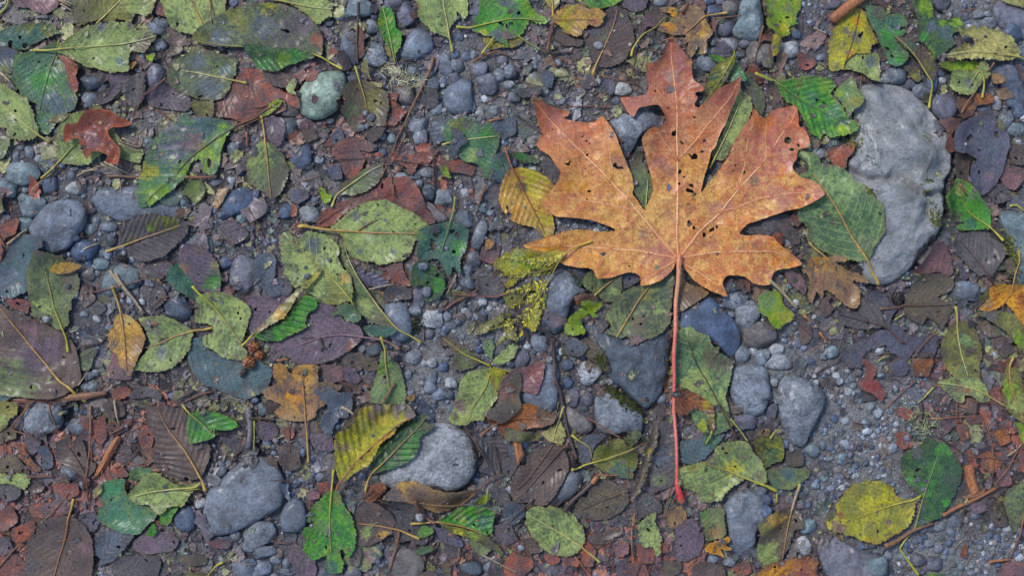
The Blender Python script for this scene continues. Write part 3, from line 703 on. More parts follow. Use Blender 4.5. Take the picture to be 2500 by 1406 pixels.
def build_gravel(count=34000):
    r = np.random.RandomState(11)
    x = r.uniform(-470, 2970, count*4); y = r.uniform(-370, 1780, count*4)
    w = zone_w(x, y); dens = 1.6*w['g']+0.7*w['s']+0.22*w['k']+0.18*w['p']+0.14*w['b']+0.08*w['r']
    dens = dens*(0.1+1.8*sst(0.3, 0.75, fbm(x, y, 80, 77, 2)))
    k = r.rand(len(x)) < dens; x, y = x[k], y[k]
    k = hs(ROCK, x, y) < 0.3; x, y = x[k][:count], y[k][:count]
    n = len(x); R = np.clip(np.exp(r.randn(n)*0.58)*2.6, 1.2, 11.5)
    V0, F0 = ico(1); V1, F1 = ico(2)
    objs = []; allV = []; allF = []; allC = []; off = 0
    m = bpy.data.materials.new('gravel_grains'); t, b = nodes_of(m)
    at = N(t, 'ShaderNodeAttribute'); at.attribute_name = 'Col'; tc = N(t, 'ShaderNodeTexCoord').outputs['Object']
    f = noise_n(t, tc, 900, 4, 0.7)
    t.links.new(mixc(t, 1.0, at.outputs['Color'], maprange(t, f, 0.3, 0.7, 0.6, 1.4), 'MULTIPLY'), b.inputs['Base Color'])
    b.inputs['Roughness'].default_value = 0.36; t.links.new(bump_n(t, f, 0.0005, 0.7), b.inputs['Normal'])
    pal = np.array([lin(c) for c in GRAVEL_COLS])
    for (Vb, Fb, sel) in ((V0, F0, R < 5.0), (V1, F1, R >= 5.0)):
        xs, ys, Rs = x[sel], y[sel], R[sel]; n = len(xs)
        if not n: continue
        sc = np.stack([Rs*r.uniform(0.8, 1.35, n), Rs*r.uniform(0.75, 1.2, n), Rs*r.uniform(0.5, 0.85, n)], 1)
        P = Vb[None]*(1+(r.rand(n, len(Vb), 1)-0.5)*0.36)*sc[:, None, :]
        a = r.uniform(0, 6.28, n); ca, sa = np.cos(a)[:, None], np.sin(a)[:, None]
        px = P[..., 0]*ca-P[..., 1]*sa; py = P[..., 0]*sa+P[..., 1]*ca
        zc = hs(H, xs, ys)+sc[:, 2]*r.uniform(0.0, 0.6, n)
        V = np.stack([(xs[:, None]+px-1250)*S, (703-ys[:, None]-py)*S, (zc[:, None]+P[..., 2])*S], -1).reshape(-1, 3)
        Fm = (Fb[None]+np.arange(n)[:, None, None]*len(Vb))[..., ::-1].reshape(-1, 3)+off
        c = pal[r.randint(len(pal), size=n)]*r.uniform(0.75, 1.25, n)[:, None]
        allV.append(V); allF.append(Fm); allC.append(np.repeat(c, len(Vb), 0)); off += len(V)
        hraise(xs, ys, zc+sc[:, 2]*0.8)
        big = Rs > 4
        for dx, dy in ((1, 0), (-1, 0), (0, 1), (0, -1)): hraise(xs[big]+dx*Rs[big]*0.7, ys[big]+dy*Rs[big]*0.7, zc[big]+sc[big, 2]*0.6)
    me = mk_mesh('gravel', np.vstack(allV), np.vstack(allF), np.vstack(allC), smooth=False)
    o = link('gravel', me, m); tag(o, 'fine grey gravel and grit pressed into the wet mud between the leaves', 'gravel', kind='stuff')
LIT = {'b': [(108,88,78),(92,76,70),(124,96,76),(100,94,88),(84,72,68),(128,128,84),(150,148,88),(96,106,82)],
       'p': [(112,98,100),(96,88,94),(108,90,86),(94,94,98),(104,100,98),(122,96,88),(134,134,88),(92,106,94)],
       'k': [(80,68,68),(92,78,74),(72,66,70),(100,84,72),(84,82,80),(96,92,68),(140,138,84)],
       'r': [(160,90,66),(140,82,66),(112,86,86),(152,98,74),(98,86,88),(116,78,78),(92,82,82),(104,94,96)],
       'g': [(102,92,88),(96,98,104),(88,82,84),(110,96,84),(94,98,96)],
       's': [(98,100,110),(96,88,92),(108,92,84),(86,92,104),(112,84,76)]}
def build_litter(name, label, count, smin, smax, seed, dmul, onleaf=0.12, tilt=1.0):
    r = np.random.RandomState(seed)
    x = r.uniform(-470, 2970, count*2); y = r.uniform(-370, 1780, count*2)
    w = zone_w(x, y); dens = dmul['g']*w['g']+dmul['s']*w['s']+w['b']+w['p']+w['k']+w['r']
    k = r.rand(len(x)) < dens
    over = hs(ROCK, x, y) > 0.3
    k &= (~over) | (r.rand(len(x)) < onleaf)
    k &= (hs(KEEP, x, y) < 0.3) | (r.rand(len(x)) < 0.12)
    x, y = x[k][:count], y[k][:count]; n = len(x)
    w = zone_w(x, y); Wm = np.stack([w[c] for c in 'bpkrgs'], 1); cs = np.cumsum(Wm, 1); u = r.rand(n)*cs[:, -1]; zi = (u[:, None] > cs).sum(1).clip(0, 5)
    col = np.array([lin(LIT['bpkrgs'[zi[i]]][r.randint(len(LIT['bpkrgs'[zi[i]]]))]) for i in range(n)])
    col *= r.uniform(0.5, 1.3, n)[:, None]; g_ = col.mean(1)[:, None]; col = g_+(col-g_)*0.95; col = col*np.array([0.98, 0.98, 1.02])
    size = smin*(smax/smin)**(r.rand(n)**1.7)
    K = 19
    a = r.uniform(0, 6.28, n)[:, None]+np.arange(K)[None]*2*np.pi/K+r.uniform(-0.12, 0.12, (n, K))
    rad = np.full((n, K), 1.25)
    for _ in range(6):
        ph = r.uniform(0, 6.28, n)[:, None]; dd_ = r.uniform(0.42, 1.0, n)[:, None]; cs_ = np.cos(a-ph); rad = np.minimum(rad, np.where(cs_ > 0.25, dd_/np.maximum(cs_, 0.25), 9))
    rad = size[:, None]*0.56*rad*(0.80+0.40*r.rand(n, K))*np.where(r.rand(n, K) < 0.09, 0.62, 1.0)
    asp = r.uniform(0.5, 1.0, n)[:, None]; rot = r.uniform(0, 3.14, n)[:, None]
    ux, uy = rad*np.cos(a), rad*np.sin(a)*asp
    dx = ux*np.cos(rot)-uy*np.sin(rot); dy = ux*np.sin(rot)+uy*np.cos(rot)
    # centre, mid ring, outer ring
    mr = 0.52
    PX = np.concatenate([x[:, None], x[:, None]+dx*mr, x[:, None]+dx], 1); PY = np.concatenate([y[:, None], y[:, None]+dy*mr, y[:, None]+dy], 1)
    Z = hs(H, PX, PY); zc = Z[:, :1+K].max(1)[:, None]
    Z = np.maximum(Z, zc*0.55+Z*0.45)+0.9+r.rand(n)[:, None]*1.2
    tx = r.randn(n)*0.08*tilt; ty = r.randn(n)*0.08*tilt
    Z = Z+(PX-x[:, None])*tx[:, None]+(PY-y[:, None])*ty[:, None]
    Z[:, 1+K:] += r.uniform(-0.3, 1.0, (n, K))*np.minimum(size[:, None]*0.08, 2.6); Z[:, 1:1+K] += r.uniform(0, 1, (n, K))*np.minimum(size[:, None]*0.04, 1.4)
    hraise(PX.ravel(), PY.ravel(), Z.ravel())
    M = 1+2*K; j = np.arange(K); j2 = (j+1) % K
    F = np.vstack([np.stack([np.zeros(K, int), 1+j, 1+j2], 1), np.stack([1+j, 1+K+j, 1+K+j2], 1), np.stack([1+j, 1+K+j2, 1+j2], 1)])
    T = (F[None]+np.arange(n)[:, None, None]*M).reshape(-1, 3)
    V = np.stack([(PX-1250)*S, (703-PY)*S, Z*S], -1).reshape(-1, 3)
    C = np.repeat(col, M, 0)*(0.8+0.4*vnoise(PX.ravel(), PY.ravel(), 7, seed))[:, None]
    o = link(name, mk_mesh(name, V, T, C), LITM); tag(o, label, 'leaf litter', kind='stuff')
def build_fibres(name, label, count, seed, lmin, lmax, cols, onleaf, rr=(0.5, 1.3)):
    """needles, leaf ribs and bark threads"""
    r = np.random.RandomState(seed); x = r.uniform(-470, 2970, count); y = r.uniform(-370, 1780, count)
    over = hs(ROCK, x, y) > 0.3; k = (~over) | (r.rand(count) < onleaf); x, y = x[k], y[k]
    AV, AQ, AC = [], [], []; off = 0
    for i in range(len(x)):
        L = r.uniform(lmin, lmax); a = r.uniform(0, 6.28); b = r.uniform(-0.5, 0.5); t = np.linspace(-0.5, 0.5, 5)
        px = x[i]+np.cos(a+b*t)*L*t; py = y[i]+np.sin(a+b*t)*L*t
        z = hs(H, px, py); z = np.maximum(z, np.interp(t, [-.5, 0, .5], [z[0], max(z)*0.7+z.mean()*0.3, z[-1]]))+1.0
        V, Q, C = tube_geo(np.stack([px, py, z], 1), r.uniform(*rr)*np.array([0.9, 1, 1, 0.9, 0.6]), 4)
        AV.append(V); AQ.append(Q+off); AC.append(np.tile(lin(cols[r.randint(len(cols))])*r.uniform(0.75, 1.2), (len(V), 1))); off += len(V)
    V = np.vstack(AV)
    o = link(name, mk_mesh(name, np.stack([(V[:, 0]-1250)*S, (703-V[:, 1])*S, V[:, 2]*S], 1), np.vstack(AQ), np.vstack(AC)), WOODM); tag(o, label, 'plant debris', kind='stuff')
build_ground()
assert all(len(z) == 20 for z in ZONES) and len(ZONES) == 11
LANDMARKS[:] = [('big orange maple leaf', 1640, 420), ('red maple stalk end', 1655, 1190), ('maple stalk', 1645, 850), ('mossy boulder', 2190, 450), ('round granite cobble', 1060, 1110), ('flat blue slab', 600, 1220),
 ('smooth jade stone', 790, 225), ('ochre veined leaf', 1290, 490), ('grey-green oval leaf', 2045, 510), ('pale oval leaf', 940, 570), ('teal holey leaf', 1080, 610), ('folded lime leaf', 700, 790), ('purple leaf', 770, 830),
 ('alder cones', 622, 865), ('pleated yellow leaf', 900, 1070), ('tan maple leaf', 735, 970), ('small tan maple', 2030, 680), ('little orange leaf', 250, 330), ('blue-green torn leaf', 450, 390),
 ('dark teal leaf', 110, 210), ('long grey-green leaf', 640, 85), ('pale lichen tuft', 975, 185), ('rusty twig', 1000, 300), ('smooth blue cobble', 150, 550), ('flat grey-blue rock', 330, 500), ('pleated grey leaf', 375, 580),
 ('large brown leaf', 90, 860), ('ochre pointed leaf', 312, 840), ('brown veined leaf', 430, 1080), ('round green leaf', 310, 1230), ('bottom brown leaf', 150, 1340), ('bright green leaf', 520, 1030), ('notched green leaf', 810, 1270),
 ('yellow oval leaf', 2125, 1240), ('dark green leaf', 2270, 1190), ('speckled oval leaf', 1355, 1290), ('blue bread-shaped stone', 1822, 1280), ('big dark rock', 1560, 890), ('navy rock', 1735, 790), ('speckled boulder', 1828, 950),
 ('wedge-shaped stone', 1950, 1000), ('lime scrap leaf', 1895, 760), ('fern frond', 1270, 690), ('trifoliate leaf', 1185, 880), ('bluish granite stone', 1505, 1005), ('golden maple leaf', 2450, 740), ('purple wet leaf', 2200, 840),
 ('slender olive leaf', 2340, 850), ('slate-purple leaf', 2380, 370), ('curled pale leaf', 2400, 125), ('yellow spotted leaf', 2080, 110), ('vivid green leaf', 1980, 260), ('tall teal stone', 1835, 50), ('brown oval leaf', 1480, 90),
 ('small yellow leaf', 1405, 55), ('faded tan maple', 1680, 75), ('green toothed leaf', 1230, 55), ('upright green leaf', 955, 85), ('lumpy blue stone', 1015, 110), ('striped slate rock', 1120, 235), ('green lichen tuft', 2240, 1045),
 ('orange bark stub', 2365, 1170), ('navy oval pebble', 2385, 1078), ('green-moss leaf', 1870, 1100), ('orange wood splinter', 265, 1110), ('grey lumpy rock', 95, 1025), ('russet leaf', 620, 215), ('speckled green leaf', 1720, 900),
 ('curled rust leaf', 1690, 980), ('dark folded leaf', 1570, 1100), ('brown perforated leaf', 1320, 1150), ('big lower rock', 2050, 1360), ('orange bark log', 2060, 25), ('ridged grey rock', 1365, 730)]
KC = {}
def stones(tile, txt, **kw):
    ox, oy, k = TILES[tile]
    for w in txt.split():
        p = w.split(',')
        cx, cy, rx, ry = [float(v) for v in p[:4]]; ang = float(p[4]) if len(p) > 5 else 0; key = p[-1]
        add_stone(ox+cx/k, oy+cy/k, rx/k, ry/k, ang, key, **kw)
def rock(tile, key, poly, label=None, **kw): return add_stone(0, 0, 1, 1, 0, key, poly=np.array(pts(tile, poly)), label=label, **kw)
# ---- the big rocks
def boulder_ridge(x, y):
    d1 = np.abs((x-2150)*0.75-(y-290)*0.66-10)            # crest running down from the upper end
    d2 = np.abs((y-455)-(x-2200)*0.25-10*np.sin(x/22.0))  # step across the middle
    return 44*np.exp(-(d1/30)**2)*(1-sst(370, 430, y))-22*np.exp(-(d2/9)**2)+16*sst(440, 470, y)-24*np.exp(-((x-2255)**2/250+(y-510)**2/900))+(fbm(x, y, 46, 88, 5)-0.5)*14+(fbm(x, y, 11, 89, 3)-0.5)*6-np.abs(fbm(x, y, 85, 90, 5)-0.5)*60
rock('G', 'B', "2085,225 2110,208 2160,205 2200,212 2240,235 2262,262 2290,300 2310,330 2318,380 2315,420 2300,450 2296,500 2290,560 2270,590 2240,620 2225,650 2190,682 2150,697 2115,690 2092,655 2085,600 2075,540 2060,480 2055,430 2060,400 2080,370 2072,330 2080,290 2072,250",
     'largest pale grey boulder with green moss flecks and a raised ridge', rz=56, sub=6, box=0.6, facets=10, rough=0.04, ridge=boulder_ridge, name='boulder', cat='boulder', emb=0.42)
rock('G', 'l', "925,1180 938,1132 960,1085 990,1052 1030,1036 1080,1030 1120,1040 1150,1070 1165,1110 1160,1150 1140,1180 1110,1197 1050,1200 980,1194", 'pale speckled round granite cobble under the dark green leaf', rz=36, box=0.66, facets=0, rough=0.02, sub=6)
rock('G', 's', "500,1250 512,1195 530,1180 560,1150 590,1125 625,1112 655,1115 680,1135 695,1165 697,1200 690,1230 665,1250 630,1270 600,1285 560,1300 525,1305 510,1290", 'broad flat blue-grey slab-like stone with rounded corners', rz=28, box=0.5, facets=0, rough=0.012, sub=6)
rock('G', 'd', "1424,788 1445,777 1480,800 1520,795 1580,790 1620,790 1638,801 1636,870 1632,905 1622,938 1610,965 1595,985 1575,998 1545,975 1515,945 1490,925 1470,890 1445,850", 'big dark blue-grey angular rock with greenish lower edge', rz=32, facets=5, sub=6)
rock('B3', 's', "220,960 240,850 250,680 290,590 380,570 470,620 520,700 560,740 480,800 440,870 400,990 340,1040 260,1010", 'ridged grey rock beside the yellow-green fern frond', rz=28, facets=5, sub=6, rough=0.09)
rock('B3', 'n', "1205,990 1240,870 1370,790 1440,768 1500,830 1600,930 1658,1040 1655,1130 1600,1218 1540,1170 1440,1090 1300,1040", 'smooth navy-blue pear-shaped rock beside the maple stalk', rz=26, facets=2, rough=0.02, sub=5)
rock('G', 'g', "1783,905 1803,893 1848,887 1872,903 1876,940 1874,980 1862,1005 1840,1015 1810,1008 1790,985 1780,950", 'speckled pale grey oval boulder with flattened face', rz=24, facets=2, sub=5)
rock('C4', 'g', "105,80 130,10 180,-30 300,-10 400,40 445,120 430,200 380,300 330,400 300,480 230,470 160,380 120,250", 'wedge-shaped grey stone tapering to a shiny blunt tip', rz=34, facets=5, sub=5, box=0.85)
rock('C3', 'g', "618,200 625,130 700,80 800,100 900,170 965,260 950,380 850,395 700,390 630,330", 'bluish speckled granite stone above a green leaf', rz=26, facets=2, sub=5)
rock('A2', 'j', "330,790 305,700 370,590 470,530 560,510 640,520 665,600 655,700 600,790 500,850 430,860 350,830", 'smooth jade-green cobble with cracked dark grooves', rz=30, facets=0, rough=0.02, sub=6)
rock('A2', 's', "1030,390 1080,300 1130,220 1170,200 1260,235 1292,310 1285,370 1190,410 1150,450 1070,440", 'lumpy blue-grey stone beside an upright green leaf', rz=24, facets=4)
rock('A2', 's', "1345,700 1380,620 1450,580 1540,535 1562,600 1560,700 1585,760 1560,820 1480,840 1400,815 1355,750", 'blue-grey slate rock with white vertical streaks', rz=18, facets=6)
rock('A2', 'n', "235,1130 300,1100 340,1010 400,1008 412,1100 410,1190 380,1235 300,1195 240,1170", 'three-cornered dark blue stone beside a pale leaf')
rock('A2', 'l', "305,1310 350,1290 430,1345 410,1380 380,1403 325,1375", 'small white-grey granite stone with square outline', facets=5)
rock('A3', 'g', "720,880 790,830 870,800 960,770 1060,780 1068,880 1010,930 940,990 900,1060 850,1130 825,1145 790,1060 760,960", 'grey-blue rock poking out between the maple leaf lobes', rz=30, sub=5)
rock('A3', 't', "1650,60 1690,-20 1790,-25 1815,80 1825,180 1800,280 1740,308 1650,280 1600,230 1640,150", 'tall greenish-grey stone at the top edge', rz=26, sub=5)
rock('A4', 'p', "1190,760 1240,680 1330,680 1395,730 1398,800 1330,882 1250,850", 'dark purple-grey angular stone at the boulder shoulder', rz=20)
rock('A4', 'n', "1640,500 1690,465 1790,460 1850,560 1875,700 1905,830 1800,845 1785,780 1720,750 1710,640 1650,560", 'large slate-blue slab beside russet scraps near the corner', rz=15, facets=5, sub=5)
rock('A4', 'p', "1645,60 1700,20 1780,25 1880,40 1960,90 1950,200 1880,290 1790,250 1690,200 1655,130", 'purple-blue slab partly under the curled pale leaf', rz=15, facets=5, sub=5)
rock('A4', 'p', "1130,-40 1340,-40 1345,40 1290,100 1260,110 1230,50 1150,20", 'pale purple rock cut by the top edge')
rock('B4', 't', "1680,165 1780,160 1960,170 2000,400 2000,700 1875,740 1810,700 1780,560 1740,400 1700,270", 'teal-grey boulder at the edge with a mossy seam', rz=34, sub=5, name='boulder', cat='boulder')
rock('B1', 's', "225,300 260,220 350,120 470,80 570,90 630,150 625,250 570,350 500,430 410,465 320,440 260,370", 'large rounded pale blue-grey cobble by teal leaves', rz=34, sub=6, box=0.66, facets=3, rough=0.03)
rock('B1', 's', "655,90 700,20 760,-5 1000,-10 1130,60 1240,70 1310,150 1300,215 1120,220 900,240 800,210 700,160", 'wide flat grey-blue rock under a leaf', rz=18, sub=6, box=0.5, facets=1, rough=0.02)
rock('B1', 'n', "1550,190 1600,90 1680,5 1790,-10 1838,40 1835,110 1760,170 1680,190 1600,238 1555,225", 'dark blue boot-shaped stone beside a tan scrap')
rock('B1', 't', "715,700 750,600 800,545 900,530 1000,580 1045,650 1040,700 940,720 830,740 800,800 740,800", 'greenish grey sunken rock crossed by a red twig', emb=0.44)
rock('B2', 's', "930,830 1020,790 1100,830 1130,930 1140,1040 1090,1100 1010,1100 950,1060 935,950", 'blue-grey stone under the long folded leaf tip', rz=20)
rock('B2', 'g', "1540,400 1600,260 1660,190 1682,260 1650,380 1640,455 1570,430", 'narrow grey stone with an ochre crust')
rock('B3', 'l', "490,1270 520,1240 640,1230 690,1270 670,1330 600,1400 560,1428 515,1380", 'whitish triangular granite stone on grey grit', facets=4)
rock('G', 's', "1258,975 1300,940 1322,920 1332,890 1355,890 1362,940 1362,990 1355,1012 1320,1000", 'blue-grey slate wedge above the rusty curled leaf', rz=16)
rock('C3', 'b', "405,200 440,188 560,270 630,320 610,370 520,395 440,335 405,270", 'grey-brown slab of slaty stone beside a dark stick')
rock('C3', 's', "1540,900 1600,830 1700,770 1800,820 1850,920 1870,1000 1780,1080 1760,1200 1660,1260 1580,1220 1570,1100 1550,1000", 'large blue bread-shaped stone beside a gold scrap', rz=26, sub=5, facets=3)
rock('C3', 's', "300,890 350,810 400,720 440,650 520,650 552,700 500,800 410,870", 'blue slate slab under the perforated brown leaf', rz=12)
rock('C4', 'p', "385,1190 440,1120 520,1105 620,1170 720,1210 870,1260 870,1400 740,1480 560,1500 420,1340", 'big dark purple-grey rock at the bottom edge', rz=26, sub=5)
rock('C4', 'l', "235,1150 270,1110 320,1120 345,1180 340,1260 290,1260 250,1210", 'white striped stone beside an olive-brown leaf')
rock('C1', 'g', "155,300 180,210 280,162 370,175 430,220 460,290 430,350 340,390 230,400 165,365", 'rough grey lumpy rock beside a thin broken twig', rz=26, sub=5, rough=0.08)
rock('C1', 'n', "1252,960 1290,900 1360,885 1400,935 1428,1000 1390,1065 1320,1092 1265,1050", 'smooth navy stone tucked beside green leaf pieces', rz=18)
rock('C2', 's', "190,1030 200,950 240,870 300,822 350,850 380,930 388,1030 350,1080 200,1082", 'smooth blue-grey triangular stone beside the flat slab', rz=20, facets=2, rough=0.02)
rock('C2', 'b', "960,1290 1000,1210 1120,1200 1210,1260 1220,1380 1100,1460 980,1420", 'rough purple-brown sunken rock near the bottom edge', rz=14)
# ---- stones and pebbles at ground level
stones('A1', "1120,185,85,65,10,g 645,15,32,16,0,s 735,625,60,38,-20,s 645,725,65,60,0,s 665,590,80,65,0,d 175,1245,125,80,5,t 215,1090,35,50,0,s 290,1070,45,32,0,d 150,1052,40,26,0,g 120,1120,32,38,0,g 285,1138,45,35,0,g 360,1325,62,72,0,n 70,1335,62,75,0,t 510,1256,45,32,0,g 525,1208,40,20,0,s 635,1208,28,20,0,b 545,1348,88,50,0,l 190,1357,28,26,0,g 1140,320,60,48,0,s 745,1217,32,18,0,d 980,1315,32,30,0,s 1670,1062,50,52,0,s 1715,1032,33,35,0,s 1720,1220,33,50,0,n 330,128,70,18,0,g 1540,1308,60,30,0,s 415,940,42,26,0,t 655,1303,18,18,0,b 720,1310,25,20,0,b 1110,555,85,95,20,p")
stones('A2', "740,50,110,80,0,t 635,102,74,42,0,t 985,25,102,58,0,p 1090,115,72,98,20,p 835,197,60,56,0,g 680,365,70,140,0,s 862,392,88,92,0,g 925,532,50,36,0,n 1140,507,56,36,0,s 700,565,42,32,0,d 245,785,80,52,0,b 355,885,60,52,0,l 245,920,75,84,0,s 540,866,36,26,0,g 470,1142,40,32,0,g 420,1236,26,26,0,g 460,512,30,20,0,n 920,976,28,28,0,g 990,990,38,40,0,t 935,1045,28,18,0,b 925,1090,38,30,0,n 1165,895,88,78,0,g 1195,990,55,68,0,s 1305,780,48,58,0,g 1085,670,70,92,0,b 1250,612,78,92,0,s 1035,1312,116,74,0,l 1160,1250,42,38,0,s 1240,1236,56,36,0,g 1180,1325,30,40,0,s 1245,1382,60,58,0,d 1375,1385,52,30,0,g 1360,460,55,86,-20,s 1455,475,56,54,0,s 1440,562,50,40,0,p 1615,502,58,58,0,p 1445,390,35,32,0,n 1520,397,32,44,0,n 1572,396,35,32,0,g 1470,265,28,32,0,n 1515,262,13,16,0,w 1692,495,20,22,0,d 1675,602,86,74,0,p 1755,538,42,54,0,g 1832,512,45,48,0,s 1825,607,40,32,0,g 1780,430,50,32,0,p 1850,700,46,40,0,p 1555,772,35,40,0,s 1725,792,40,40,0,g 1345,930,70,88,0,s 860,122,26,20,0,n 790,168,22,16,0,s 525,165,42,30,0,d")
stones('A3', "1092,22,60,36,0,s 1225,18,28,20,0,l 1435,10,46,28,0,n 1520,13,40,24,0,p 1590,68,62,66,-20,b 1470,92,64,54,0,n 1560,202,78,60,0,p 1578,325,76,60,0,l 1690,312,44,34,0,p 1480,297,36,38,0,d 1433,370,25,30,0,g 1475,375,25,44,0,g 1425,462,92,52,20,s 1785,400,84,104,0,b 1660,396,38,34,0,d 1700,452,35,38,0,g 500,385,32,26,0,s 365,446,32,32,0,s 382,520,44,36,0,g 192,470,28,32,0,s 100,410,18,18,0,s 125,456,15,18,0,w 195,556,34,40,0,g 262,650,38,48,0,l 386,722,28,28,0,g 42,700,50,38,0,p 20,527,50,46,0,s 25,606,26,26,0,l 645,336,38,28,0,l 1020,300,28,24,0,b 1040,440,46,36,0,s 818,640,70,50,0,w 770,724,30,32,0,s 1110,282,26,16,0,n 920,690,40,30,0,s 1355,390,15,18,0,g 520,860,25,20,0,s 600,680,18,16,0,l")
stones('A4', "505,20,92,46,0,p 1420,102,70,50,0,p 1542,102,42,44,0,g 1605,56,20,20,0,l 1615,102,34,24,0,g 1625,172,58,44,0,g 1530,187,30,34,0,g 1780,240,88,74,0,n 190,356,84,64,0,l 400,322,64,32,0,s 425,413,38,28,0,s 245,240,40,36,0,n 120,547,64,45,0,n 185,486,24,20,0,g 95,459,28,16,0,g 960,542,76,66,0,s 880,562,44,40,0,l 1060,607,52,44,0,p 1050,476,36,22,0,d 1215,592,40,74,0,n 1140,650,62,64,0,s 1290,582,30,34,0,l 1265,522,50,30,0,n 1672,740,38,52,0,l 1590,792,64,36,0,n 1735,862,58,78,10,g 1815,927,74,50,0,t 1840,382,60,60,0,s 240,830,20,20,0,s 500,1032,60,44,0,p 400,1102,56,46,0,l 30,400,50,90,0,b")
stones('B1', "240,130,94,84,-10,t 195,262,60,52,0,t 690,235,35,36,0,s 655,292,60,38,0,t 780,277,64,40,0,s 800,367,50,46,0,d 600,438,104,82,0,n 565,361,34,20,0,n 1500,246,35,80,-5,b 1725,217,45,40,0,t 1430,382,92,54,0,t 1560,382,34,34,0,s 1615,532,48,50,0,n 1745,620,104,146,0,p 722,542,60,44,0,t 665,566,40,22,0,s 695,606,34,26,0,s 732,460,22,36,0,s 1270,852,94,118,-20,n 695,929,37,33,0,l 350,936,32,24,0,l 600,897,35,28,0,s 600,1288,22,25,0,n 638,1340,35,40,0,s 682,1322,30,26,0,g 180,70,44,28,0,g 60,216,32,26,0,n 1380,292,24,26,0,t 975,546,30,15,0,t 1310,92,52,42,0,t 640,610,50,60,0,b 90,30,45,45,0,t")
stones('B2', "50,132,58,74,-20,b 230,162,50,58,0,n 395,187,84,60,0,l 505,292,50,30,0,g 1350,72,70,62,0,g 1250,42,45,52,0,d 1500,232,90,72,0,s 1640,137,35,46,0,t 1745,127,26,40,0,g 1702,277,26,40,0,g 1560,502,70,60,0,p 1525,580,58,50,30,s 1530,670,60,46,30,s 1455,722,37,32,0,g 1175,765,44,110,0,p 1155,872,45,50,0,g 1270,930,88,66,0,l 1640,906,34,32,0,n 1385,912,32,38,0,s 865,1152,62,58,0,d 775,1142,32,32,0,l 1140,1206,66,54,-30,g 1365,1202,48,26,0,l 1270,1246,40,42,0,l 1215,1257,22,30,0,l 1355,1277,38,42,0,n 1105,1332,28,38,0,s 1275,1352,32,62,0,s 1402,1380,46,32,0,l 1090,1136,30,22,0,g 1252,1042,36,35,0,p 1300,1082,18,28,0,s 1490,1060,22,30,0,s 1430,1022,22,18,0,l 1410,982,50,26,0,s 1690,1052,36,30,0,p 1105,560,38,80,0,s 15,40,30,60,0,n")
stones('B3', "725,1387,40,24,0,l 425,1266,44,48,0,n 425,1386,44,42,0,n 230,1107,62,74,-20,g 310,1335,60,95,0,s 360,1212,22,26,0,s 1705,922,90,124,10,g 1620,797,95,72,-25,g 1790,1045,128,98,0,b 1675,1182,54,70,20,s 1600,905,32,28,0,g 1585,690,60,66,0,d 1815,1202,52,58,0,g 80,1060,38,32,0,s 95,1220,62,70,0,p 160,990,50,40,0,n 380,1165,20,28,0,w 1855,1260,30,26,0,g")
stones('C3', "1100,136,48,54,0,s 470,126,44,80,0,p 550,206,28,26,0,d 565,135,52,56,0,p 1800,782,48,52,0,s 1858,860,36,44,0,n 1400,1242,36,24,0,s 1465,1282,46,34,0,s 1580,1302,46,40,0,g 1100,842,40,26,0,s 460,1350,50,20,0,d 800,1300,40,30,0,g 1620,1350,26,20,0,s 920,1060,26,30,0,s 1690,300,90,60,0,p 1355,990,18,22,0,l")
stones('B4', "100,1152,56,42,0,l 122,1242,90,58,0,l 500,1172,62,46,0,t 345,1236,40,28,0,n 515,1292,26,24,0,l 532,1352,30,50,0,l 615,1303,26,24,0,l 690,1316,38,32,0,s 440,1202,28,26,0,g 390,1386,30,20,0,l 80,1372,34,36,0,g 142,640,18,36,0,n 1100,1002,26,20,0,l 600,586,18,18,0,t 160,1042,22,26,0,s 230,1002,24,22,0,s 210,1132,18,18,0,d 1450,735,140,72,0,s 20,1180,30,40,0,g 680,1366,26,16,0,l 1440,1030,30,30,0,s 290,1255,28,20,0,s 470,1310,26,24,0,l")
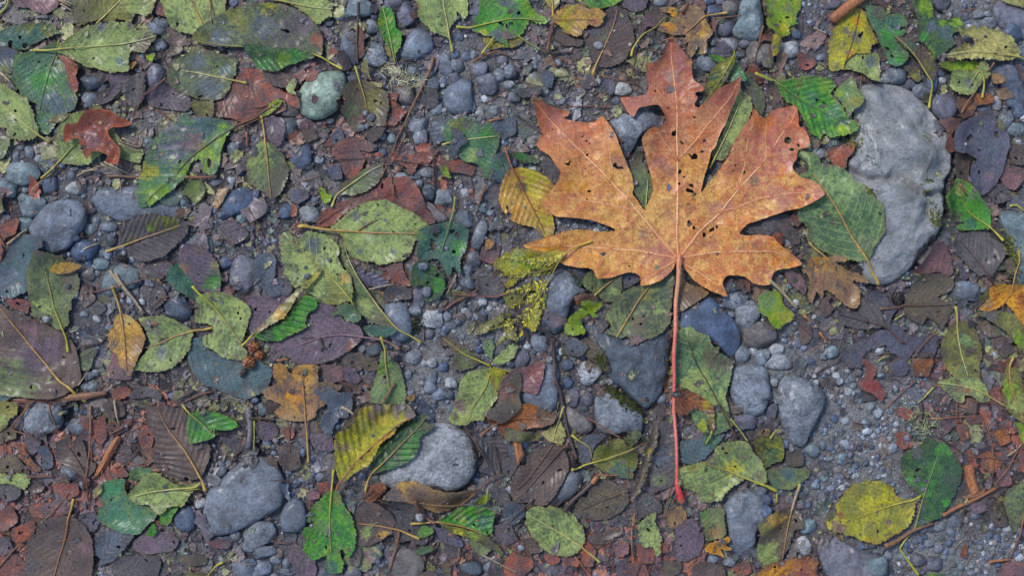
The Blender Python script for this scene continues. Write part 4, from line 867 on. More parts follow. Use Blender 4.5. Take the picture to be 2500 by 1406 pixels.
stones('C4', "10,80,40,120,0,s 65,222,45,76,10,p 85,20,30,28,0,l 360,512,58,56,0,t 437,470,27,36,0,s 490,492,34,24,0,n 385,20,30,22,0,l 545,10,34,28,0,l 660,42,32,22,0,t 535,77,28,26,0,g 620,85,40,32,0,l 695,92,28,26,0,s 706,152,26,28,0,t 780,176,42,56,0,l 915,227,30,22,0,g 960,372,24,36,0,l 996,396,20,34,0,l 930,292,18,20,0,g 835,272,28,20,0,n 750,312,32,36,0,s 830,326,20,24,0,n 916,425,30,22,0,l 485,562,32,22,0,g 440,696,42,36,0,t 530,711,24,20,0,s 282,690,28,22,0,s 665,690,28,26,0,l 790,486,25,20,0,n 375,391,20,20,0,s 350,430,18,20,0,d 1245,302,40,36,0,s 1240,251,36,26,0,d 1490,216,46,46,0,d 1600,222,46,44,0,b 1110,492,46,56,0,b 1515,336,30,26,0,d 20,860,50,46,0,n 320,1042,64,60,0,t 20,950,40,70,0,n 1110,1282,52,50,0,p 1225,1316,62,58,0,p 1185,1170,35,28,0,s 1145,1055,40,34,0,s 1195,1062,30,32,0,p 1260,1042,45,44,0,g 1345,1092,45,30,0,s 1370,1010,60,40,0,s 1515,962,38,36,0,s 1495,1036,19,20,0,w 1546,1052,22,24,0,p 1750,1062,38,27,0,l 1690,1066,22,22,0,s 1610,1062,22,18,0,b 1255,1202,36,40,0,p 1330,1166,32,28,0,n 1355,1222,38,26,0,s 1300,1266,28,20,0,s 1360,1316,32,22,0,b 1420,1341,25,30,0,t 1495,1330,28,20,0,g 1490,1386,36,20,0,s 1690,1326,30,20,0,n 1620,1266,30,28,0,p 1050,1216,28,22,0,d 1090,1152,30,22,0,s 280,891,25,30,0,s 330,896,25,26,0,n 386,891,20,30,0,s 440,861,18,16,0,s 280,830,25,28,0,s 405,621,14,14,0,w 380,1001,18,16,0,l 640,590,26,16,0,n 560,590,22,22,0,s 700,500,22,20,0,d 1430,1230,28,24,0,p 1280,1130,26,22,0,s 1160,1120,26,22,0,n 1555,1200,26,24,0,p 895,1250,30,34,0,p 460,815,20,16,0,d 745,600,30,24,0,d 890,1345,24,20,0,b")
rock('C4', 't', "712,1242 780,1250 855,1230 862,1330 820,1390 752,1372", 'greenish pale stone wedged against the big dark rock', rz=12, ontop=True)
stones('C1', "420,242,48,82,0,d 610,60,42,34,0,p 475,226,22,20,0,s 545,212,22,22,0,s 612,236,16,18,0,n 475,316,22,18,0,s 560,335,90,64,0,g 1430,196,36,26,0,n 1825,146,32,26,0,n 1870,192,24,34,0,t 1240,122,50,30,0,n 1580,600,38,26,0,s 1640,602,28,30,0,g 1615,632,22,18,0,s 1550,672,76,42,-30,s 1800,572,45,32,0,l 1435,877,48,44,0,l 1690,1110,42,36,0,g 1768,1186,64,40,20,g 1750,1342,92,72,0,s 1590,1147,80,38,0,n 1050,1122,26,26,0,n 680,802,22,26,0,s 600,752,40,30,0,s 1530,482,18,36,0,n 960,432,26,26,0,d 1860,1240,50,40,0,s 510,660,90,60,10,g 1840,1400,60,40,0,s")
add_stone(635, 1299, 42, 32, -8, 'g')
stones('C2', "80,1217,92,40,-5,s 58,1342,76,56,0,s 165,1272,48,42,0,s 242,1311,42,44,0,s 240,1371,60,26,0,s 170,1396,52,22,0,s 0,1301,26,30,0,n 75,212,45,44,0,t 15,141,26,24,0,n 145,222,22,34,0,t 120,302,32,20,0,b 482,692,44,34,0,p 365,681,24,26,0,n 305,746,35,28,0,n 345,716,35,18,0,s 140,481,34,18,0,s 145,526,26,20,0,s 1330,107,68,44,0,s 1260,55,52,52,0,s 1400,112,40,38,0,s 1410,30,45,36,0,l 1650,332,52,30,0,s 1715,436,28,22,0,n 1812,462,55,44,0,s 1585,722,27,26,0,n 1637,735,28,32,0,s 1600,781,35,34,0,d 1640,642,40,40,0,s 870,1276,66,44,0,s 960,1242,28,58,0,p 910,1196,28,28,0,s 730,1337,25,20,0,w 796,1350,28,22,0,s 710,1386,62,44,0,p 1690,1352,62,50,0,s 1340,1386,52,30,0,n 1340,232,26,15,0,b 1690,392,30,24,0,p 1560,1345,90,50,0,d 690,812,40,34,0,d 1840,1440,50,40,0,g 430,870,46,22,0,g")
build_gravel()
LDM = dict(g=0.10, s=0.30)
build_litter('rotting_leaf_litter', 'wet mush of torn brown, purple and russet leaf bits covering the mud', 18000, 14, 66, 41, LDM, 0.02)
build_fibres('fine_leaf_fibres', 'fine brown leaf ribs, needles and bark threads in the litter', 2600, 55, 16, 70, [(104,80,66),(128,88,70),(84,68,62),(146,120,92),(112,96,86)], 0.05)
build_litter('small_leaf_crumbs', 'small crumbs of rotting leaf strewn over the litter', 24000, 5, 24, 43, dict(g=0.16, s=0.35), 0.03, 1.8)
L = add_leaf
GA = 'alder leaves scattered on the ground'; GS = 'torn scraps of decaying leaves'; GM = 'maple leaves on the forest floor'
def A(tile, pal, outline, stem, label=None, **kw):
    kw.setdefault('group', GA); return L(tile, 'alder_leaf', pal, outline, stem, label, **kw)
def X(tile, pal, outline, stem='', label=None, **kw):      # a scrap: ragged, decayed, lies flat
    kw.setdefault('dirt', 0.75); kw.setdefault('group', GS); kw.setdefault('rag', 4.5); kw.setdefault('serr', 1.2); kw.setdefault('nh', 5); kw.setdefault('warp', 2.0); kw.setdefault('mott', 0.8); kw.setdefault('nostem', True); kw.setdefault('off', 1.0); kw.setdefault('envr', 3)
    return L(tile, 'leaf_scrap', pal, outline, stem, label, cat='leaf scrap', **kw)
def B(tile, pal, outline, stem='', label=None, **kw):      # a decayed brown leaf, still whole
    kw.setdefault('dirt', 0.6); kw.setdefault('bites', 1); kw.setdefault('group', GA); kw.setdefault('sc', 'brown'); kw.setdefault('rag', 1.5); kw.setdefault('serr', 1.8); kw.setdefault('nh', 5); kw.setdefault('warp', 2.5); kw.setdefault('mott', 0.6); kw.setdefault('off', 1.1)
    return L(tile, 'alder_leaf', pal, outline, stem, label, **kw)
# ================= layer 0: the lowest, flattened and decayed =================
X('A1', 'mauve', "100,-40 440,-40 430,50 320,110 200,70 120,50", '', 'faded mauve leaf scrap at the top edge beside splintered straw')
X('A1', 'purple', "1060,650 1180,600 1340,660 1380,740 1340,800 1180,780 1070,760")
X('A1', 'purple', "780,540 920,530 900,620 800,720 720,750 700,700 790,620")
X('A1', 'greybrown', "940,560 1040,520 1050,700 960,780 900,700")
X('A1', 'mauve', "1110,20 1190,40 1200,130 1130,110")
X('A1', 'brown', "1220,250 1320,260 1350,320 1250,340 1180,290")
X('G', 'russet', "600,168 640,175 660,215 690,235 700,270 640,285 600,300 560,290 525,285 530,255 560,215", '570,290 640,180', 'brick-red torn leaf below the mottled dull green leaf', nostem=True)
X('A2', 'russet', "0,560 60,520 130,600 200,660 320,700 330,790 200,720 100,760 0,770")
X('A2', 'brown', "80,520 200,520 300,560 280,620 180,630 100,600"); X('A2', 'purple', "80,860 200,840 230,940 180,1050 90,980"); X('A2', 'brown', "340,950 420,920 460,990 380,1020")
X('A2', 'purslate', "560,960 620,910 650,960 640,1040 570,1040"); X('A2', 'purslate', "540,1180 620,1190 640,1280 560,1290 520,1230")
X('A2', 'russet', "590,1040 650,1000 700,980 790,1000 870,1050 830,1090 760,1080 800,1140 770,1200 700,1290 640,1230 620,1150 570,1110", '', 'orange-red ragged leaf scrap above the dull green leaf at mid height')
X('A2', 'russet', "970,665 1030,670 1030,750 1100,790 1060,850 1010,900 950,890 1000,800 960,720"); X('A2', 'russet', "1000,1110 1150,1110 1320,1075 1300,1130 1250,1180 1190,1170 1130,1250 1080,1200 1010,1150")
X('A2', 'russet', "1340,1120 1400,1150 1480,1140 1580,1200 1560,1270 1480,1240 1400,1230 1350,1180"); X('A2', 'greybrown', "1180,640 1300,640 1320,740 1250,790 1190,720")
X('A2', 'slate', "1270,930 1360,870 1400,900 1370,1000 1290,1040")
X('A3', 'purple', "830,-30 990,-30 980,60 900,100 820,60"); X('A3', 'brown', "330,200 440,270 530,290 520,330 400,330 310,260"); X('A3', 'greybrown', "500,590 600,570 640,610 560,640")
X('A3', 'purslate', "700,560 760,600 740,680 660,640"); X('A3', 'slate', "220,520 320,530 310,640 240,610"); X('A3', 'greybrown', "60,650 220,620 230,680 100,700")
X('A3', 'russet', "1740,450 1790,500 1830,550 1800,600 1750,580 1700,510"); X('A3', 'sagedark', "1680,540 1740,540 1790,620 1840,740 1810,830 1760,780 1720,690 1690,620", '', 'skeletonized dull green leaf strip beside the upright lobe', nh=14)
X('A3', 'greybrown', "280,1120 360,1200 370,1290 320,1310 240,1220 220,1140"); X('A3', 'russet', "1800,270 1875,250 1900,300 1820,300")
X('A4', 'brown', "30,570 120,640 160,760 100,800 20,700"); X('A4', 'russet', "240,400 300,390 370,430 380,470 330,500 280,480", '', 'bright orange-red scrap beside a dark navy pebble')
X('A4', 'russet', "450,1080 560,1040 640,1050 590,1140 560,1230 500,1190"); X('A4', 'russet', "1250,870 1390,860 1390,920 1330,980 1370,1010 1340,1100 1260,1080 1300,960")
X('A4', 'rust', "1370,720 1440,690 1530,740 1490,830 1420,870 1380,800"); X('A4', 'tan', "1610,530 1680,540 1720,590 1650,610"); X('A4', 'tan', "1650,660 1710,640 1780,690 1700,720"); X('A4', 'rust', "1480,690 1600,680 1640,740 1540,770 1500,730")
X('A4', 'umber', "1350,1110 1470,1120 1480,1200 1470,1330 1420,1390 1370,1280 1340,1190"); X('A4', 'mauve', "1700,1200 1830,1200 1870,1270 1800,1360 1710,1310"); X('A4', 'olive', "1000,480 1110,490 1110,590 1050,560"); X('A4', 'purple', "500,540 620,560 660,620 560,640")
X('A4', 'greybrown', "1590,1330 1720,1330 1760,1420 1650,1460"); X('A4', 'brown', "1760,1060 1860,1050 1880,1180 1780,1180")
X('B1', 'russet', "0,290 60,240 130,210 160,240 140,300 130,330 60,360 30,400 40,460 0,540 -30,400", '', 'brick-red leaf scrap against the frame edge by round stones'); X('B1', 'russet', "60,790 150,780 220,800 210,890 150,870 80,850")
X('B1', 'greybrown', "1000,580 1200,520 1240,560 1190,620 1150,650"); X('B1', 'purple', "1100,560 1240,530 1240,590 1180,620"); X('B1', 'greybrown', "1040,680 1150,660 1200,780 1120,850 1030,790")
X('B1', 'mauve', "800,1160 900,1150 960,1300 940,1360 800,1340"); X('B1', 'sagedark', "580,1170 700,1130 690,1200 640,1300 580,1290"); X('B1', 'purple', "1600,240 1700,240 1780,330 1700,400 1600,360")
X('B1', 'tan', "1560,20 1640,0 1600,90 1560,140 1535,110", '', 'tan pointed scrap above the boot-shaped stone'); X('B1', 'greybrown', "600,830 700,800 760,860 700,900"); X('B1', 'brown', "590,700 660,690 690,790 620,860 580,800")
X('C1', 'teal', "-40,-130 60,-60 115,30 140,85 60,150 -40,160", '', 'teal-grey translucent leaf remnant under the large brown leaf'); 
X('G', 'teal', "470,830 490,825 520,860 560,862 600,870 640,880 665,900 660,935 650,955 610,970 560,960 510,940 480,920 460,880", '470,850 650,950', 'wide teal-grey decayed leaf beneath the alder cones', nostem=True, nh=2, phase_on=True)
L('G', 'alder_leaf', 'purple', "600,725 650,722 690,715 720,718 700,760 660,790 640,812 615,815 605,760", '720,720 620,800', 'mauve-purple leaf half hidden under the rolled brown leaf edge', group=GA, nostem=True)
X('B2', 'slate', "20,480 140,470 170,560 160,640 60,700 0,640"); X('B2', 'slate', "60,700 200,640 280,690 260,760 120,770"); X('B2', 'purslate', "270,20 360,10 400,60 320,110 260,80")
X('B2', 'russet', "500,150 640,90 780,40 870,0 900,-60 1100,-80 1200,20 1240,150 1310,240 1250,260 1120,200 1000,110 900,90 700,150 560,260 450,270 470,200", '', 'large brick-red leaf spreading behind the pale oval leaf', nh=3, mott=.5)
X('B2', 'russet', "900,580 1000,540 1060,520 1070,600 1120,690 1040,690 980,650 960,600"); X('B2', 'russet', "290,270 360,230 380,270 320,310"); X('B2', 'orange', "285,115 310,120 310,190 275,190")
B('B2', 'purslate', "740,560 850,600 960,660 980,690 860,730 810,700 760,640", '', 'small dark pleated leaf piece beneath the long folded leaf', pleat=1.5)
X('B2', 'greybrown', "930,740 1000,690 1120,720 1120,790 1000,810 930,800"); X('B2', 'mauve', "1640,420 1740,400 1760,500 1700,540 1620,500"); X('B2', 'gold', "1660,365 1720,375 1710,430 1660,440", '', 'golden scrap upon a pinkish leaf fragment', nh=0)
X('B2', 'greybrown', "1580,640 1720,620 1800,720 1740,790 1600,760"); X('B2', 'brown', "660,1180 780,1180 780,1290 700,1300 640,1240"); X('B2', 'umber', "780,1200 880,1210 880,1290 800,1290")
X('B2', 'mauve', "490,1260 640,1270 660,1350 560,1400 500,1340"); X('B2', 'purple', "640,1290 720,1280 780,1360 720,1400 650,1370"); X('B2', 'brown', "1400,600 1450,610 1440,700 1390,720")
X('B3', 'greybrown', "1650,280 1760,220 1860,220 1875,330 1720,330", '', 'crumpled dark grey leaf piece in the notch between maple lobes'); X('B3', 'tan', "1210,640 1300,680 1420,740 1380,790 1280,850 1220,870 1210,760", '', 'faded tan leaf scrap beside the maple stalk')
X('B3', 'slate', "455,575 560,570 590,600 520,650 490,620"); X('B3', 'slate', "790,620 900,600 940,640 880,700 800,720"); X('B3', 'rust', "1640,640 1730,670 1720,750 1690,700"); X('B3', 'umber', "560,1080 650,1130 720,1300 640,1260 540,1190 510,1110")
X('B3', 'slate', "400,1080 480,1060 560,1130 500,1200 410,1170"); X('B3', 'greybrown', "620,870 700,850 720,960 660,1030 620,980")
X('B4', 'greybrown', "0,240 100,190 180,200 170,300 80,340 0,330"); X('B4', 'russet', "190,190 250,160 270,230 240,280 180,260"); X('B4', 'russet', "60,330 120,320 150,370 130,400 70,380"); X('B4', 'brown', "100,240 200,280 260,380 200,400 130,320")
X('B4', 'mauve', "170,570 270,610 310,680 300,760 240,720 170,640"); B('B4', 'brown', "430,790 480,765 510,830 480,900 440,920 410,850", '', 'small brown leaf lobe under the small tan maple')
B('B4', 'mauve', "1230,370 1290,400 1340,500 1350,620 1230,600 1130,610 1060,600 1130,520", '', 'wet maroon leaf wedged against the foot of the mossy boulder', nh=2)
B('B4', 'greybrown', "1420,320 1560,310 1680,400 1710,480 1650,580 1620,640 1560,640 1460,560 1380,470 1350,380", "1655,710 | 1540,540 1400,370", 'grey-brown ribbed leaf with a dark midrib above the golden maple', sc='dark')
X('B4', 'purslate', "720,780 800,720 880,750 900,830 960,850 900,960 1060,1010 900,1020 860,900 760,810"); X('B4', 'brown', "1620,1050 1720,1060 1800,1150 1720,1200 1640,1130"); X('B4', 'umber', "1530,960 1620,960 1680,1040 1600,1060"); X('B4', 'brown', "260,930 340,990 350,1080 270,1110")
B('B4', 'umber', "1000,860 1020,760 1060,700 1130,620 1220,600 1350,640 1350,720 1250,780 1350,840 1320,930 1280,1010 1240,960 1180,920 1140,970 1080,950 1020,900", "985,835 | 1150,840 1330,830", 'mottled umber decayed leaf beside a dark cone', sc='dark', rag=3)
B('B4', 'purslate', "640,1100 720,1080 830,1010 1000,1010 1060,1060 1230,1050 1250,1120 1140,1180 1090,1170 1050,1210 980,1260 950,1180 840,1150 740,1170 690,1280 600,1270 560,1190", '', 'dark purple-grey wet leaf spread below the boulder', rag=4, serr=3)
B('B4', 'greybrown', "520,900 600,880 680,880 700,790 760,810 830,870 860,940 860,980 740,1010 620,990 540,950", "990,1100 860,985 | 700,940 540,900", 'grey-brown leaf with a thin dark stalk below the tan maple', sc='dark')
X('B4', 'purslate', "910,1240 1010,1220 1050,1290 1000,1340 930,1320"); X('B4', 'purslate', "1140,1060 1240,1070 1230,1180 1160,1190")
X('B4', 'brown', "1090,1200 1200,1160 1220,1260 1130,1260"); X('B4', 'rust', "1060,1220 1200,1220 1190,1330 1100,1340")
L('G', 'leaf_scrap', 'russet', "2100,873 2120,885 2133,898 2135,910 2125,925 2145,935 2160,960 2150,978 2140,970 2125,960 2110,955 2092,935 2105,920 2110,900", '', 'red leaf scrap lying on the gravel below the purple wet leaf', cat='leaf scrap', group=GS, rag=2, spots=[(2140, 950, 30, (150, 62, 56)), (2120, 890, 20, (150, 66, 58))])
B('C1', 'greybrown', "-20,740 60,740 160,780 140,840 60,870 -20,850"); X('C1', 'umber', "0,560 80,530 150,560 200,640 200,670 60,660 0,660"); X('C1', 'slate', "260,480 340,470 390,560 380,620 300,640 320,560")
for s in ("580,260 700,290 760,250 770,400 720,480 680,420 600,340", "1000,340 1060,330 1100,400 1080,500 1000,470", "390,740 560,740 575,810 500,850 400,790", "240,880 380,870 480,930 380,980 250,970",
          "0,940 100,900 130,1000 60,1080 -20,1060", "0,1270 120,1240 200,1330 150,1440 -20,1440", "780,310 860,300 930,340 870,370 800,400", "820,620 900,615 930,680 850,700", "120,1060 250,1000 260,1080 180,1160 110,1150"):
    X('C1', 'russet', s)
X('C1', 'rust', "130,470 190,460 230,560 310,650 240,650 170,560", '', 'orange-brown wet scrap beside a slate-grey one'); X('C1', 'rust', "1020,500 1090,490 1110,570 1060,620 1020,580"); X('C1', 'mauve', "290,900 420,860 540,900 500,960 340,980")
L('C1', 'leaf_scrap', 'russet', "805,110 830,65 900,45 940,70 935,110 890,130 830,145", '', 'smooth oval brick-red leaf scrap beside a grey pleated one', cat='leaf scrap', group=GS, nh=0)
X('C1', 'greybrown', "920,110 1000,50 1100,70 1165,110 1150,160 1060,130 960,140"); X('C1', 'purple', "960,1160 1060,1080 1160,1070 1300,1130 1260,1200 1100,1240 980,1220"); X('C1', 'umber', "1290,1260 1400,1230 1500,1260 1480,1320 1340,1310")
X('C1', 'greybrown', "820,1270 960,1250 1150,1260 1140,1380 980,1430 830,1400"); X('C1', 'purslate', "580,960 680,940 720,1010 680,1080 600,1050"); X('C1', 'brown', "750,150 880,150 900,250 800,280 760,230")
X('C1', 'brown', "210,700 330,760 300,800 220,790"); X('C1', 'umber', "-20,400 100,330 130,420 60,440 -10,470"); X('C1', 'mauve', "1510,1130 1660,1120 1650,1190 1540,1190"); X('C1', 'purple', "0,1120 90,1130 110,1220 20,1240")
B('C1', 'brown', "420,440 520,400 600,420 640,560 700,600 680,660 630,695 560,650 470,600 410,570 410,500", "640,690 | 560,560 480,450", 'torn brown leaf with a ragged shadowed lower edge', sc='dark', lift=2)
B('C1', 'slate', "700,1110 820,1070 980,1090 930,1170 850,1270 720,1320 690,1200", "720,1300 | 800,1180 900,1100", 'slate-grey leaf below the round green leaf', nh=6, sc='dark', nostem=True)
X('C2', 'purple', "20,310 150,300 180,380 100,430 30,390"); X('C2', 'purple', "420,380 560,390 580,480 520,510 430,470"); X('C2', 'umber', "640,350 690,230 760,190 860,150 900,170 800,250 720,310"); X('C2', 'russet', "205,360 290,340 300,390 240,420"); X('C2', 'russet', "460,740 560,720 560,790 500,830 470,800")
L('C2', 'leaf_scrap', 'rust', "770,820 850,740 930,720 960,760 900,830 830,880", '', 'rust-red leaf scrap below the stalk of the dark green leaf', cat='leaf scrap', group=GS, nh=0)
X('C2', 'purple', "230,1160 360,1190 450,1290 440,1390 330,1400 270,1290"); X('C2', 'mauve', "380,800 470,800 480,840 400,850"); X('C2', 'greybrown', "690,1230 760,1180 780,1230 740,1320 690,1310"); X('C2', 'brown', "180,470 330,490 340,620 260,640 200,570")
B('C2', 'greybrown', "930,860 1080,840 1200,900 1280,980 1300,1100 1200,1180 1060,1160 960,1050", '', 'broad grey-brown decayed leaf under several leaves', nh=8, rag=4)
X('C2', 'purslate', "1290,1050 1400,1060 1500,1170 1460,1200 1330,1150"); X('C2', 'slate', "1440,60 1560,20 1600,80 1540,150"); X('C2', 'russet', "1780,1300 1880,1280 1880,1400 1800,1390"); X('C2', 'brown', "1180,1370 1280,1360 1320,1430 1200,1440"); X('C2', 'umber', "1350,1320 1420,1310 1400,1400 1350,1390"); X('C2', 'greybrown', "1690,760 1780,780 1830,860 1740,900")
X('C2', 'purple', "1700,1050 1820,1030 1880,1140 1780,1180"); X('C2', 'russet', "800,120 900,60 940,120 880,160"); X('C2', 'brown', "640,20 760,40 760,110 660,90")
B('C2', 'greybrown', "1575,385 1700,400 1860,500 1900,640 1840,700 1720,620 1620,510", "1570,380 | 1700,470 1850,620", 'dark pleated grey-brown leaf right of the granite cobble'.replace('right of', 'beside'), pleat=1.2, sc='dark', nostem=True)
for s in ("-20,1270 70,1240 170,1280 180,1350 80,1420 -20,1400", "260,1260 330,1240 370,1290 300,1325", "510,1190 560,1140 620,1210 600,1330 540,1310", "910,1180 1000,1160 1040,1220 1030,1300 940,1310", "1075,1180 1140,1170 1150,1240 1080,1240", "1600,1330 1700,1290 1740,1370 1660,1400", "860,1320 960,1310 1000,1400 870,1420", "400,1260 500,1280 500,1330 420,1320"):
    X('C3', 'russet', s)
X('C3', 'mauve', "750,1180 850,1160 860,1240 780,1260"); X('C3', 'brown', "570,1130 700,1080 820,1060 800,1110 640,1170"); X('C3', 'greybrown', "-30,560 60,540 70,620 10,700 -30,660")
B('C3', 'umber', "600,760 700,710 850,790 850,900 760,970 620,1000 480,940 500,850", "860,790 | 700,850 520,930", 'dull umber leaf under the mossy green round leaf', nh=8, rag=3, sc='dark')
B('C3', 'greybrown', "910,830 1000,810 1090,880 1090,940 1000,960 920,1000", '', 'small grey-brown leaf piece above a pale green scrap')
X('C3', 'tan', "1120,950 1230,900 1280,1000 1240,1050 1150,1060"); B('C3', 'purple', "1190,1060 1300,980 1380,1060 1400,1150 1350,1260 1210,1290 1200,1180", '', 'purple-brown leaf beside the blue bread-shaped stone', nh=6, rag=3)
B('C3', 'brown', "1320,1440 1310,1350 1350,1300 1430,1290 1530,1330 1560,1440", '', 'brown lobed leaf at the bottom edge below a gold scrap', rag=3)
X('C3', 'umber', "1100,1310 1220,1290 1230,1380 1120,1400"); X('C3', 'slate', "-20,880 90,860 120,960 40,1040 -20,1000"); X('C3', 'slate', "0,400 100,430 60,560 0,520") ; X('C3', 'brown', "130,1140 210,1150 240,1230 150,1240")
L('C3', 'alder_leaf', 'teal', "1230,440 1340,420 1420,390 1540,380 1500,450 1400,560 1320,600 1240,580", '', 'teal decayed leaf between the red stalk and a mottled leaf', group=GA, nh=4, spots=[(1440, 430, 60, 'blgreen')])
L('C3', 'alder_leaf', 'slate', "510,430 600,385 700,385 640,450 600,520 590,600 510,570", "455,395 510,435 | 580,480 600,560", 'slate-grey leaf half beneath the green leaf', group=GA, sc='lime', nh=2)
for s, p in (("950,210 1060,205 1100,260 1060,290 970,250", 'russet'), ("1450,260 1540,250 1560,310 1470,320", 'russet'), ("1380,330 1450,320 1480,400 1420,430", 'russet'), ("1650,370 1740,360 1770,440 1700,470 1660,430", 'rust'), ("1560,530 1640,520 1700,600 1640,660 1570,620", 'rust'), ("1820,480 1920,450 1920,680 1840,640", 'russet'), ("1700,1330 1800,1290 1900,1320 1900,1440 1720,1440", 'mauve'), ("1660,640 1760,640 1780,740 1700,760", 'mauve')):
    X('C4', p, s)
L('C4', 'leaf_scrap', 'rust', "1405,1220 1440,1165 1460,1210 1440,1265 1410,1260", '', 'tiny upright rust-brown scrap among the round gravel pebbles', cat='leaf scrap', group=GS, nh=0, sp=1.6)
X('C4', 'purple', "1440,880 1560,860 1600,930 1500,950"); X('C4', 'brown', "1620,950 1720,960 1740,1040 1640,1040"); X('C4', 'umber', "165,510 265,505 280,600 165,605", '', 'dark umber leaf stub beside the wedge-shaped stone', nh=0)
X('C4', 'tan', "-20,350 50,350 40,430 -20,430")
# ================= layer 1 =================
A('A1', 'olive', "560,60 620,20 800,-30 1110,-60 1112,60 1080,110 1040,135 990,100 930,165 860,140 800,170 700,150 560,190 520,90", "700,175 | 760,120 830,50 900,-20", 'olive leaf at the top with pale ribs above a grey pebble', spots=[(1000, 60, 90, 'sage'), (560, 120, 60, 'umber')])
A('A1', 'sage', "1140,-60 1180,60 1200,140 1230,200 1300,240 1400,250 1470,215 1540,190 1600,120 1620,60 1600,-60", "1478,215 | 1420,110 1370,0 1350,-60", 'pale green leaf with dark mottling cut by the top edge', mott=.8, sc='tan')
L('A1', 'alder_leaf', 'tealgreen', "-40,290 60,210 180,185 330,180 400,190 430,230 460,240 400,260 330,285 240,330 180,370 120,350 60,340 -40,340", "-20,330 | 200,260 440,230", 'dark teal leaf with three black holes and an olive rim', group=GA, holes=[(160,280,16), (90,322,18), (195,335,16), (345,300,12)], nh=1, spots=[(380, 215, 90, 'moss'), (200, 190, 60, 'moss')], mott=.2, nostem=True)
X('A1', 'slate', "-30,345 60,350 140,380 120,430 110,500 100,540 60,530 -30,490", "-20,335 210,380", 'mottled slate and olive scrap beside the sea-green leaf', spots=[(60, 500, 60, 'olive')])
L('A1', 'alder_leaf', 'blgreen', "440,300 420,350 480,420 510,500 520,580 560,680 570,740 530,800 430,850 400,920 360,970 290,940 270,900 280,760 200,720 150,660 100,590 110,520 120,420 180,390 280,370", "440,300 415,385 | 370,500 330,650 300,800", 'large sea-green leaf with fine dark cracks below the pale stalk', group=GA, sc='green', r=(1.4, .9), nh=7, spots=[(320, 590, 90, 'green'), (420, 760, 120, 'slate')])
A('A1', 'russet', "440,405 500,415 570,470 580,520 565,560 585,620 570,670 520,640 510,560 480,470", '', 'curled tan-red leaf edge showing beside the sea-green leaf', spots=[(540, 500, 40, 'rust')], lift=3, nh=0)
A('A1', 'sagedark', "0,990 90,980 80,1060 50,1130 0,1150 -60,1080", "80,985 | 0,1060 -60,1110", 'small dull green leaf corner at the frame edge', nostem=True)
A('A1', 'sage', "650,790 700,755 760,800 900,1040 1030,1080 1000,1170 890,1140 760,1100 640,1180 540,1185 430,1160 420,1040 440,920 520,830", "315,1282 440,1160 | 520,1070 580,1020 660,900", 'pale green leaf lying beneath the little orange leaf', sc='lime')
A('A1', 'sage', "0,610 50,610 110,650 160,690 200,700 240,760 270,860 300,960 250,1000 200,1010 110,1000 60,930 0,900 -80,800 -80,690", "368,1020 290,970 | 180,880 60,780 -40,700", 'pale green toothed leaf with a yellow stalk at the frame edge', serr=3.5)
A('A1', 'sagedark', "1215,500 1250,440 1330,390 1420,365 1540,380 1640,420 1700,430 1690,540 1660,600 1640,660 1570,720 1460,720 1350,690 1250,640 1210,560", "1768,600 1640,575 | 1500,545 1380,520 1300,510", 'mottled dull green leaf with slate patches and a stubby stalk', spots=[(1420, 460, 60, 'slate'), (1500, 640, 90, 'slate'), (1620, 500, 50, 'teal')], holes=[(1440,700,12)], mott=.9)
A('A1', 'olive', "1370,740 1450,730 1540,740 1530,830 1480,860 1420,830", '', 'small olive leaf scrap tucked above the blue-green torn leaf', rag=2)
X('A1', 'umber', "1180,370 1240,330 1310,345 1290,390 1200,400"); X('A1', 'limey', "1040,390 1080,400 1105,385 1100,450 1060,430", '', 'tiny lime green scrap beside a purple pebble', nh=0, sp=1.8); 
X('A1', 'gold', "925,455 980,435 975,490 940,510 920,490", '', 'tiny golden scrap at the pale leaf margin', nh=0, sp=1.8)
X('A1', 'olive', "360,870 450,830 520,830 470,880 410,890", '', 'small olive and brown scrap under the sea-green leaf', nh=0); X('A1', 'olive', "660,770 720,760 750,800 680,800")
L('G', 'alder_leaf', 'blgreen', "463,280 470,292 500,290 540,292 577,312 560,330 545,365 540,400 528,425 505,428 490,390 470,400 450,440 420,470 390,495 365,508 345,505 342,460 355,400 370,350 400,320 430,300 440,285", "650,268 577,312 | 530,340 470,385 420,440 360,500", 'blue-green torn leaf with a violet centre and yellow-green folded edge', group=GA, sc='dark', r=(1.8, 1.0), nh=8, rag=1.5, mott=.4,
  spots=[(445, 355, 72, 'purslate'), (505, 310, 40, 'teal'), (545, 345, 34, 'limey'), (505, 385, 36, 'limey'), (460, 420, 34, 'limey'), (400, 480, 40, 'limey'), (360, 420, 30, 'yellow'), (470, 350, 26, 'mauve')], holes=[(513, 400, 9), (440, 398, 4)], warp=5)
X('G', 'limey', "470,442 490,440 505,460 495,490 478,500 462,480 450,470", '', 'lime green scrap beneath the blue-green torn leaf')
A('G', 'sagedark', "650,345 668,355 690,375 700,395 707,420 700,445 695,460 680,480 665,488 645,470 620,455 610,440 605,400 620,370 635,350", "640,285 648,330 | 655,390 658,430 665,485", 'dull green leaf with a purplish tip and long straight stalk', spots=[(690, 430, 35, 'umber'), (670, 480, 25, 'brown'), (640, 360, 40, 'sage')], sc='tan')
A('A2', 'sage', "60,-20 200,-30 420,-30 560,30 600,40 560,80 560,120 490,160 440,190 400,130 330,80 250,30 180,20", "180,12 | 330,45 450,65 570,75", 'pale green leaf with a pointed tip beside the long grey-green leaf', serr=3)
X('A2', 'rust', "750,170 780,220 810,280 790,300 800,380 760,440 740,400 740,280", '', 'dark rust-coloured curled strip along a dark twig', nh=0, lift=2)
